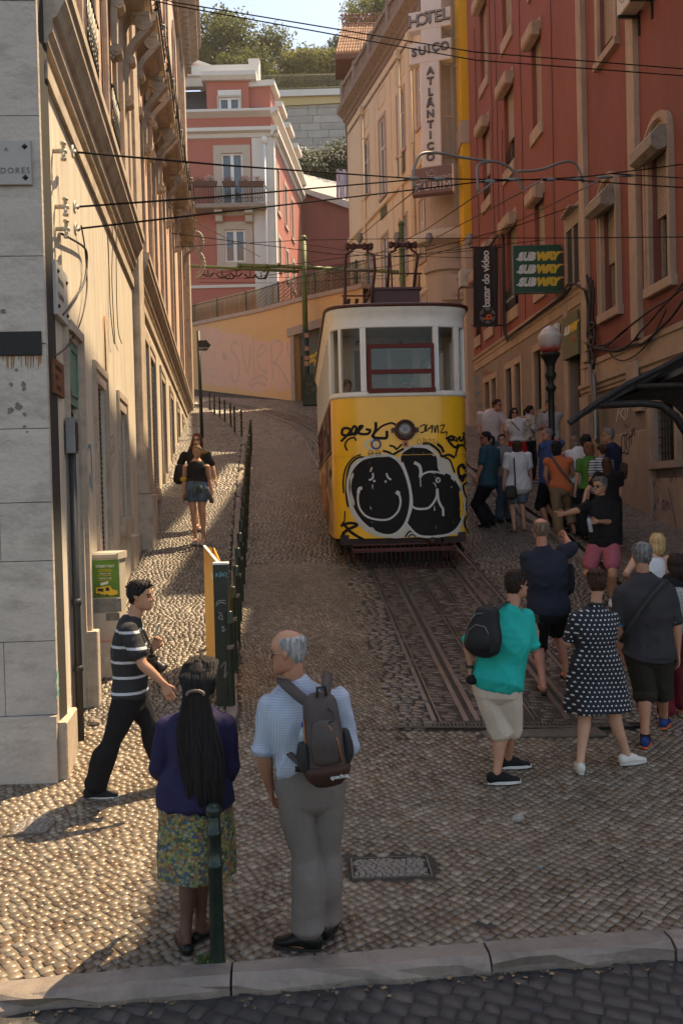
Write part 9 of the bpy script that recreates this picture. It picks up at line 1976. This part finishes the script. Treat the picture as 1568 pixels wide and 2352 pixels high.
for x in (431,469): b.add(ribbon([P(x,1066,c['d']-.05),P(x,1075,c['d']-.12),P(x+.5,1100,c['d']-.12)],.035,.006,[(0,-1,.2)]).v,[]) if False else None
for x in (431,470):
 r=ribbon([P(x,1068,c['d']+.02),P(x,1073,c['d']-.11),P(x+.5,1098,c['d']-.13)],.03,.006,[Vector((0,-1,.5)),Vector((0,-1,0))]); b.add(r.v,r.f)
b.build('straps',c_black,c['T'])
b=MB(); b.lathe(P(421.5,1101,c['d']+.0),[(.048,-.03),(.058,-.01),(.056,.02),(.046,.035)],12); b.build('armband',mat('yellow_scrunchie',(.62,.36,.02),.7),c['T']); b=MB(); b.lathe(P(422,1133,c['d']-.04),[(.03,-.01),(.034,0),(.03,.012)],10); b.build('wristband',_M['yellow_scrunchie'],c['T'])
W5=person('bandtee','person with long auburn hair and sunglasses right behind the tank top woman',(456,1216),993,184,SK2,('long',H_aub,1.1),'f',1.12,head=(453,1010.5),
  hips=p_((452,1098)),shoul=(p_((475,1040)),p_((425,1042))),lw=p_((495,1101),-.05),le=p_((488,1072),.02),rw=p_((405,1096),-.08),re_=p_((411,1072),.02),lf=('p',463,1218),rf=('p',452,1216),pants=('shortshorts',c_black,.30),shirt=('tee',c_black,.42,-.02,.022),shoes=('sneaker',cloth('pale_pink_canvas',(.40,.28,.24)),m_solew))
shades(W5); c=W5
text_part('lettering','ANGELS',.075,P(459,1041,c['d']-.165),(1,0,0),(0,0,1),_M['yellow_scrunchie'],c['T'],ext=.001,align='CENTER')
b=MB(); b.lathe(P(494.5,1099,c['d']-.04),[(.03,-.01),(.034,0),(.03,.012)],10); b.build('wristband',_M['yellow_scrunchie'],c['T'])
loft_=MB(); loft(loft_,[hp for hp in (c['hfr'](.32*c['hh'],.1*c['hh'],.5*c['hh']),c['hfr'](.40*c['hh'],.2*c['hh'],0),c['hfr'](.55*c['hh'],.30*c['hh'],-.5*c['hh']),c['hfr'](.62*c['hh'],.25*c['hh'],-.95*c['hh']))],[(.1*c['hh'],.08*c['hh']),(.17*c['hh'],.10*c['hh']),(.22*c['hh'],.10*c['hh']),(.06*c['hh'],.04*c['hh'])],c['hr'],n=12,sub=4); loft_.build('hair_lock',H_aub,c['T'])
BP,_=pack(c,'handbag','black leather bag under the arm of the woman in the printed T-shirt','handbag',P(412,1089,c['d']-.12),(1,0,0),(0,-1,0),(0.1,0,1),(.10,.06,.17),cloth('black_leather',(.012,.012,.014),.4),.8)
W6=person('teal','person in turquoise T-shirt and cream shorts photographing, small black backpack on the back',(1160,1800),1314,22,SK1,('short',H_drk),'m',1.18,belly=.09,near=1,hyaw=38,htilt=-.02,
  hips=p_((1140,1568)),head=(1186,1344,.02),neckpx=p_((1168,1400)),shoul=(p_((1112,1420),-.02),p_((1203,1412),.05)),rw=p_((1231,1450),.20),re_=p_((1222,1490),.03),lw=p_((1079,1527),.0),le=p_((1075,1476),.0),
  lf=('p',1146,1802),rf=('p',1172,1766),lk=p_((1153,1690),.06),rk=p_((1172,1672),.12),fyl=62,fyr=62,handdir=((.05,0.1,-.9),(-.1,.1,.9)),fist=('grip','grip'),
  pants=('shorts',cloth('cream_cotton',(.52,.43,.34)),.58),shirt=('tee',cloth('turquoise',(.018,.36,.30)),.52,-.01,.024,1.06),shoes=('sneaker',c_black,m_solew))
c=W6; d0=c['d']; shades(c)
ctr=P(*K8(232,880),d0-.20); up_=(P(*K8(255,720),d0-.18)-P(*K8(205,1010),d0-.20)).normalized(); back=(-c['fwd']-Vector((.35,0,0))).normalized(); ax=up_.cross(back)*-1
BP,_=pack(c,'backpack','small black nylon backpack with grey zips on the turquoise T-shirt','backpack',ctr,ax,back,up_,(.145,.085,.185),cloth('black_nylon',(.014,.014,.015),.6),.62)
f=lambda a,o,u:ctr+ax*a+back*o+up_*u
b=MB(); loft(b,[f(.0,.07,-.13),f(0,.085,-.05),f(0,.06,.04)],[(.10,.04),(.11,.045),(.06,.03)],ax,n=16,sub=3); b.build('front_pocket',_M['cloth_black_nylon'],BP)
m_zip=mat('grey_zip',(.12,.12,.125),.5,bump=0); b=MB(); b.tube([f(-.09,.10,-.0),f(-.05,.10,.05),f(.03,.11,.055),f(.085,.11,.0),f(.09,.115,-.09)],.0045,5); b.tube([f(-.02,.06,.15),f(.06,.075,.13),f(.115,.07,.05),f(.125,.07,-.09)],.0045,5); b.build('zip',m_zip,BP)
P7=lambda x,y,dd:P(*K8(x,y),d0+dd)
for l,w in (([P7(262,665,.02),P7(268,690,-.12),P7(250,725,-.17)],.04),([P7(400,690,.06),P7(360,695,-.09),P7(322,725,-.15),P7(310,745,-.17)],.045),([P7(470,905,.1),P7(455,912,-.07),P7(380,955,-.12),P7(325,985,-.15)],.022)):
 ribbon(l,w,.008,[back+Vector((0,0,.7)),back]).build('strap',m_solek,BP)
T=thing('compact_camera',P7(562,795,.2),'small black compact camera held up by the man in turquoise','camera'); b=MB(); q=P7(560,800,.20); b.box(q.x-.03,q.x+.035,q.y-.05,q.y+.05,q.z-.03,q.z+.03); b.lathe(q+Vector((0,.05,0)),[(.022,0),(.024,.03),(.02,.032)],10,True,(0,1,0)); b.build('camera_body',_M['camera_black'],T)
T=thing('camera_pouch',P7(145,1215,-.02),'black zipped pouch carried in the lowered hand of the man in turquoise','pouch'); b=MB(); q=P7(148,1212,-.03); loft(b,[q+Vector((-.035,0,.045)),q,q+Vector((.045,0,-.045))],[(.035,.03),(.042,.035),(.036,.03)],(0,1,0),n=12,sub=3,sq=3) if False else b.ball(q,.055,12,(.95,.7,.75)); b.build('case',c_black,T)
b=MB(); b.lathe(P7(130,1122,.0),[(.031,-.012),(.034,0),(.031,.012)],12); b.build('wristwatch',m_solek,W6['T'])
W7=person('navyman','bald person in navy T-shirt and black shorts with one arm raised',(1262,1590),1190,3,SK5,('bald',H_gbr),'m',1.20,belly=.08,near=1,hyaw=2,
  head=(1241.5,1217,-.0),neckpx=p_((1247,1263)),hips=p_((1259,1392)),shoul=(p_((1212,1275)),p_((1290,1270))),rw=p_((1300,1236),.34),re_=p_((1312,1262),.10),lw=p_((1228,1330),.34),le=p_((1209,1345),.06),
  lf=('p',1247,1592),rf=('p',1301,1561),pants=('shorts',c_dark,.53),shirt=('tee',cloth('navy_marl',(.020,.021,.032)),.46,-.02,.026,1.05),shoes=('sandal',m_solek,m_solek))
BP,_=pack(W7,'shoulder_bag','black shoulder bag hanging at the right hip of the bald man in navy','shoulder bag',P(1300,1330,W7['d']+.06),(1,0,0),(0,1,0),(0.15,0,1),(.09,.07,.15),c_black,.7)
W8=person('polka','person in a black polka dot dress and white sneakers',(1390,1768),1309,8,SK2,('short',H_brn,1),'f',1.22,belly=.04,near=1,hyaw=5,
  head=(1371,1340),neckpx=p_((1366,1396)),hips=p_((1366,1520)),shoul=(p_((1325,1418)),p_((1402,1416))),lw=p_((1325,1455),.30),le=p_((1304,1478),.06),rw=p_((1411,1541),.02),re_=p_((1398,1482),-.02),lf=('p',1332,1775),rf=('p',1444,1757),lk=p_((1343,1640),.06),rk=p_((1410,1640),.04),fyl=0,fyr=62,handdir=(None,(-.15,.1,-.9)),fist=(None,'fist'),
  shirt=('dress',dotted('polka_dots',(.010,.010,.016),(.60,.60,.60),27,.19),.40,-.42,.022,1.22),shoes=('sneaker',cloth('white_leather',(.58,.56,.50),.5),m_solew))
c=W8; b=MB()
for hp,kk,an,ft,ff in c['legs']: b2=MB(); b2.ball(ft-ff*.075*c['s']+Vector((0,0,.065)),.028,8,(1,1,.8)); b2.build('heel_tab',mat('tan_heel_tab',(.17,.05,.022),.6,bump=0),c['T'])
b=MB(); b.tube([c['neck']+Vector((-.07,-.05,.04)),c['neck']+Vector((0,-.10,.045)),c['neck']+Vector((.07,-.06,.03))],.01,5); b.build('neck_strap',m_solek,c['T'])
W9=person('greypolo','grey haired person in charcoal polo with diagonal strap and blue trainers',(1500,1710),1246,5,SK1,('crop',H_gry),'m',1.28,belly=.07,near=1,
  head=(1474,1275),neckpx=p_((1476,1325)),hips=p_((1489,1490)),shoul=(p_((1430,1358)),p_((1527,1356))),lw=p_((1428,1500),.04),le=p_((1418,1440),0),rw=p_((1556,1500),.02),re_=p_((1552,1432),0),lf=('p',1482,1716),rf=('p',1526,1672),lk=p_((1480,1588),.05),rk=p_((1519,1575),.08),fyl=18,fyr=24,
  pants=('shorts',cloth('olive_black',(.026,.022,.017)),.56),shirt=('polo',c_char,.50,-.03,.026,1.05),shoes=('sneaker',cloth('cobalt',(.018,.045,.17),.6),mat('orange_sole',(.60,.12,.03),.6,bump=0)))
c=W9; d0=c['d']; ribbon([P(1535,1336,d0+.0),P(1522,1340,d0-.14),P(1480,1390,d0-.18),P(1440,1450,d0-.15),P(1425,1475,d0-.02)],.045,.008,[(0,-1,.6),(0,-1,0),(-.5,-1,0)]).build('bag_strap',m_solek,c['T'])
b=MB();
for (S,E_,Wr) in (c['L'],c['R']): b.lathe(S.lerp(E_,.93),[(.069,-.006),(.071,0),(.069,.006)],14,True,E_-S)
b.build('cuff_trim',mat('cyan_trim',(.06,.22,.38),.7,bump=0),c['T'])
for hp,kk,an,ft,ff in c['legs']: b=MB(); b.lathe(an+Vector((0,0,-.01)),[(.042*1.1,-.03),(.040*1.1,.04)],12); b.build('sock',c_black,c['T'])
W10=person('blonde','blonde short haired person in a white sleeveless top, mostly hidden behind the charcoal polo',(1500,1548),1221,10,SK2,('bob',H_bln),'f',1.08,head=(1509,1247),shirt=('tight',c_white,0,-.04,.016),pants=('cropped',c_khaki),shoes=('sandal',m_solek,m_solek),lw=p_((1440,1330),.25),le=p_((1437,1318),-.05))
W11=person('lattice','person with dark bob hair and maroon trousers at the right edge',(1545,1655),1268,8,SK1,('bob',H_drk),'f',1.12,head=(1553,1298),shirt=('tee',c_black,.4,-.02,.02),pants=('pants',cloth('maroon',(.12,.012,.022))),shoes=('sandal',cloth('brown_strap',(.08,.035,.02)),m_solew),lf=('p',1530,1662),rf=('p',1568,1645))
BP,_=pack(W11,'backpack','pale grey backpack with a lattice pattern at the right edge of the picture','backpack',P(1552,1402,W11['d']-.20),(1,0,0),(0,-1,0),(0,0,1),(.14,.08,.20),None or gingham('lattice_print',(.30,.31,.29),(.20,.21,.20),30),.85)
W12=person('pointer','grey haired person in black T-shirt and pink shorts pointing left',(1398,1392),1088,196,SK1,('short',H_gry,1),'m',1.15,belly=.05,near=1,hyaw=38,
  head=(1377,1117),neckpx=p_((1383,1146)),hips=p_((1388,1243)),shoul=(p_((1411,1162)),p_((1352,1161))),rw=p_((1297,1180),-.12),re_=p_((1330,1171),-.10),lw=p_((1372,1198),-.30),le=p_((1413,1200),-.06),lf=('p',1405,1392),rf=('p',1362,1288,.35),handdir=((-.9,-.1,0),(-1,0,0)),fist=('grip','point'),
  pants=('shorts',cloth('faded_pink',(.36,.10,.13)),.38),shirt=('tee',c_black,.46,-.03,.026,1.06),shoes=('sneaker',c_white,m_solew))
shades(W12); c=W12; b=MB(); b.lathe(P(1371,1197.5,c['d']-.29),[(.030,-.012),(.036,0),(.030,.012)],12,True,(1,0,0)); b.build('wristwatch',m_gold,c['T'])
T=thing('water_bottle',P(1356,1205,c['d']-.36),'clear water bottle held by the man in pink shorts','water bottle'); q=P(1357,1222,c['d']-.36); b=MB(); b.lathe(q,[(.028,0),(.031,.01),(.028,.06),(.031,.09),(.031,.16),(.020,.185),(.012,.20)],12,True,(-.15,0,1)); b.build('bottle',m_pet,T); b=MB(); b.lathe(q+Vector((-.03,0,.198)),[(.015,0),(.015,.022)],10); b.build('cap',_M['blue_cap'],T)
GQ='people queueing beside the tram'
def qp(key,label,fx,fy,top,yaw,skin,hair,**k): return person(key,label,(fx,fy),top,yaw,skin,hair,group=GQ,**k)
c_str=striped('navy_white_stripes',(.48,.48,.50),(.03,.035,.06),22,.4)
qp('q13','person with long brown hair and black top behind the man in pink shorts',1402,1272,1046,2,SK2,('long',H_brn,.9),sex='f',wide=1.15,head=(1393,1066),le=p_((1347,1128),-.02),lw=p_((1337,1163),-.05),re_=p_((1424,1132),-.02),rw=p_((1408,1156),-.1),shirt=('tee',c_black,.35,-.02,.02),pants=('skirt',c_black,.75,1.0),shoes=('flat',m_skinshoe,m_solek))
qp('q14','person in navy and white striped T-shirt with hair in a bun in the queue',1384,1245,1019,-28,SK2,('bun',H_brn,(.0,-.52,.62)),sex='f',wide=1.2,head=(1381,1035),shirt=('tee',c_str,.42,-.05,.024,1.05),pants=('wide',c_dark),shoes=('flat',m_skinshoe,m_solek))
qp('q15','person in green T-shirt with short reddish brown hair in the queue',1356,1240,1016,-8,SK2,('bob',H_red),sex='f',wide=1.0,shirt=('tee',cloth('green',(.07,.17,.03)),.36,-.02,.02),pants=('wide',c_dark),shoes=('flat',m_skinshoe,m_solek))
qp('q16','person with black hair in a loose white long sleeved blouse, elbow out, in the queue',1332,1226,996,4,SK4,('bob',H_blk),sex='f',wide=1.1,head=(1345,1013),shirt=('blouse',c_white,.72,-.13,.034,1.08),pants=('pants',c_jean),shoes=('flat',m_skinshoe,m_solek),le=p_((1309,1072),0),lw=p_((1316,1095),.15))
qp('q17','person with long blond streaked hair and dark camisole, half hidden in the queue',1316,1222,1000,14,SK4,('long',H_gbr,1.2),sex='f',head=(1320,1016),shirt=('tight',c_black,0,-.02,.014),pants=('pants',c_dark),shoes=('flat',m_skinshoe,m_solek))
qp('q18','grey haired person in navy shirt looking left, tallest at the right end of the queue',1408,1232,984,-45,SK1,('short',H_gry),wide=1.0,hyaw=-40,head=(1396,1001),shirt=('shirt',cloth('navy_blue_shirt',(.020,.026,.06)),.5,-.03,.022),pants=('pants',c_dark),shoes=('shoe',m_skinshoe,m_solek))
pack(PEO['q18'],'shoulder_bag','brown shoulder bag behind the man in the navy shirt','shoulder bag',P(1428,1082,PEO['q18']['d']-.05),(1,0,0),(0,1,0),(.2,0,1),(.10,.06,.14),cloth('brown_bag',(.06,.035,.022),.5),.8)
qp('q19','person in orange sleeveless top and khaki cropped trousers with a grey crossbody strap',1300,1231,1007,2,SK1,('bob',H_blk),sex='f',wide=1.22,head=(1277,1028),hips=p_((1287,1118)),neckpx=p_((1281,1050)),lf=('p',1283,1231),rf=('p',1318,1229),lw=p_((1256,1108),.14),le=p_((1252,1092),.06),rw=p_((1312,1108),.14),re_=p_((1316,1090),.06),shirt=('tight',cloth('coral_knit',(.50,.13,.05)),.14,-.02,.020,1.03),pants=('cropped',c_khaki),shoes=('sandal',c_jean,m_solek))
c=PEO['q19']; ribbon([P(1265,1046,c['d']),P(1270,1052,c['d']-.13),P(1290,1082,c['d']-.17),P(1312,1108,c['d']-.12)],.035,.008,[(0,-1,.6),(0,-1,0)]).build('bag_strap',cloth('grey_strap',(.10,.09,.085)),c['T'])
pack(c,'crossbody_bag','grey crossbody bag at the right hip of the person in orange','handbag',P(1318,1126,c['d']-.05),(1,0,0),(0,-1,0),(0,0,1),(.09,.05,.12),cloth('grey_strap',(.10,.09,.085)),.85)
qp('q20','person in blue shirt and dark shorts looking left behind the orange top',1266,1205,982,-38,SK5,('crop',H_gry),wide=1.12,belly=.05,hyaw=-50,head=(1256,998),hips=p_((1262,1104)),shirt=('shirt',cloth('mid_blue',(.045,.07,.17)),.5,-.03,.024),pants=('shorts',c_dark,.56),shoes=('shoe',m_skinshoe,m_solek),re_=p_((1290,1020),.1),rw=p_((1277,1010),.25),lw=p_((1243,1018),.1),le=p_((1240,1045),.0))
qp('q21','person in loose white blouse and denim shorts with brown bob hair',1192,1222,1005,-4,SK2,('bob',H_brn),sex='f',wide=1.18,head=(1187,1027),lf=('p',1180,1222),rf=('p',1203,1219),shirt=('blouse',c_white,.45,-.16,.034,1.10),pants=('shorts',c_jeanl,.42),shoes=('sandal',c_jean,m_solek))
c=PEO['q21']; pack(c,'handbag','dark brown leather shoulder bag against the white blouse','handbag',P(1173,1131,c['d']-.22),(1,0,.15),(0,-1,0),(0,0,1),(.11,.05,.12),cloth('dark_leather',(.025,.018,.014),.45),.85)
ribbon([P(1178,1045,c['d']-.02),P(1180,1056,c['d']-.16),P(1182,1090,c['d']-.20),P(1183,1116,c['d']-.2)],.022,.006,[(0,-1,.6),(0,-1,0)]).build('bag_strap',cloth('dark_leather',(.025,.018,.014),.45),c['T'])
qp('q22','person in dark teal shirt with thin ponytail and sunglasses looking left, nearest the tram',1122,1210,990,-50,SK5,('pony',H_blk),wide=1.15,belly=.04,hyaw=-35,head=(1115,1006),hips=p_((1120,1106)),neckpx=p_((1124,1027)),shirt=('shirt',cloth('teal_shirt',(.030,.075,.10)),.5,-.05,.026,1.06),pants=('pants',c_dark),shoes=('shoe',m_skinshoe,m_solek))
shades(PEO['q22'])
qp('q23','person in grey printed T-shirt and jeans with arms crossed and sunglasses on the head',1158,1200,994,165,SK2,('pony',H_drk),sex='f',wide=1.1,hyaw=25,head=(1152,1011),lw=p_((1140,1066),-.16),le=p_((1168,1062),-.02),rw=p_((1166,1064),-.15),re_=p_((1138,1062),-.02),shirt=('tee',cloth('heather_grey',(.22,.20,.19)),.42,-.04,.024,1.04),pants=('pants',c_jean),shoes=('shoe',c_black,m_solek))
qp('q24','person in white V-neck T-shirt and blue sunglasses, back row near the tram',1128,1112,914,165,SK5,('short',H_drk),wide=1.18,hyaw=-35,head=(1141,931),lw=p_((1158,990),-.22),le=p_((1161,972),.0),rw=p_((1102,992),-.2),re_=p_((1100,972),0),shirt=('tee',cloth('white_tee',(.60,.52,.50)),.45,-.06,.026,1.05),pants=('pants',c_jean),shoes=('shoe',c_black,m_solek))
shades(PEO['q24'],mat('blue_mirror',(.03,.08,.25),.15,bump=0))
qp('q25','person in white top, red skirt and sunglasses with long dark hair, back row',1190,1118,933,178,SK1,('long',H_drk,.8),sex='f',head=(1180,949),lw=p_((1166,990),-.2),le=p_((1165,980),0),rw=None,shirt=('tee',c_white,.42,.06,.022),pants=('skirt',cloth('red_cotton',(.36,.014,.02)),.36,1.1),shoes=('flat',m_skinshoe,m_solek))
shades(PEO['q25']); c=PEO['q25']; ribbon([P(1172,966,c['d']-.05),P(1178,972,c['d']-.14),P(1190,985,c['d']-.16),P(1200,1000,c['d']-.08)],.02,.006,[(0,-1,.6),(0,-1,0)]).build('bag_strap',m_solek,c['T'])
qp('q26','person in white floral blouse and black trousers with dark ponytail, facing right',1216,1106,928,72,SK1,('pony',H_blk),sex='f',hyaw=10,head=(1217,943),rw=p_((1238,985),-.05),lw=p_((1240,983),.1),shirt=('blouse',floral('maroon_flowers',26,[(.60,.57,.53),(.58,.55,.52),(.60,.57,.53),(.16,.03,.04),(.55,.5,.48),(.58,.55,.52)]),.88,-.02,.03,1.04),pants=('pants',c_dark),shoes=('sneaker',cloth('red_canvas',(.30,.02,.02)),m_solew))
qp('q27','person in light grey polo looking at a phone behind the lamp post',1268,1105,918,200,SK1,('short',H_blk),hyaw=-10,head=(1261,932),lw=p_((1252,980),-.2),rw=p_((1246,982),-.18),shirt=('polo',cloth('pale_grey',(.30,.30,.32)),.46,-.04,.022),pants=('pants',c_jean),shoes=('shoe',c_black,m_solek))
fl=Ft.p(1.0,-.78,2.76)
person('pass','passenger with dark wavy hair and white T-shirt looking down behind the left cab window',(812,0),800,140,SK4,('long',H_brn,.6),base=fl,H=1.62,sex='f',shirt=('tee',c_white,.4,-.02,.02),pants=('pants',c_jean),shoes=('shoe',m_skinshoe,m_solek),lw=(-.1,.35,1.15),rw=(.1,.35,1.12),htilt=.3,hyaw=20)
fl=Ft.p(.95,.18,2.76)
person('driver','tram driver in teal cap and patterned shirt seen dimly through the centre window',(930,0),800,170,SK1,('short',H_drk),base=fl,H=1.62,shirt=('shirt',floral('olive_print',30,[(.14,.13,.05),(.05,.08,.04),(.2,.18,.1)]),.5,-.02,.02),pants=('pants',c_dark),shoes=('shoe',m_skinshoe,m_solek),htilt=.2)
c=PEO['driver']; b=MB(); b.lathe(c['hfr'](0,0,.72*c['hh']),[(.36*c['hh'],0),(.37*c['hh'],.1*c['hh']),(.30*c['hh'],.3*c['hh']),(.1*c['hh'],.36*c['hh'])],14); b.build('cap',mat('teal_cap',(.02,.13,.14),.8),c['T'])
# ================================================================ HAZE
mt=bpy.data.materials.new('haze'); mt.use_nodes=True; n_=mt.node_tree.nodes; n_.remove(n_['Principled BSDF']); v=n_.new('ShaderNodeVolumePrincipled'); v.inputs['Color'].default_value=(1,.93,.84,1); v.inputs['Density'].default_value=.0003; v.inputs['Anisotropy'].default_value=.35
mt.node_tree.links.new(v.outputs[0],n_['Material Output'].inputs['Volume'])
b=MB(); b.box(-223,223,-123,424,-1.2,52); b.build('haze',mt,kind='stuff',label='thin warm haze in the air of the street',cat='haze')
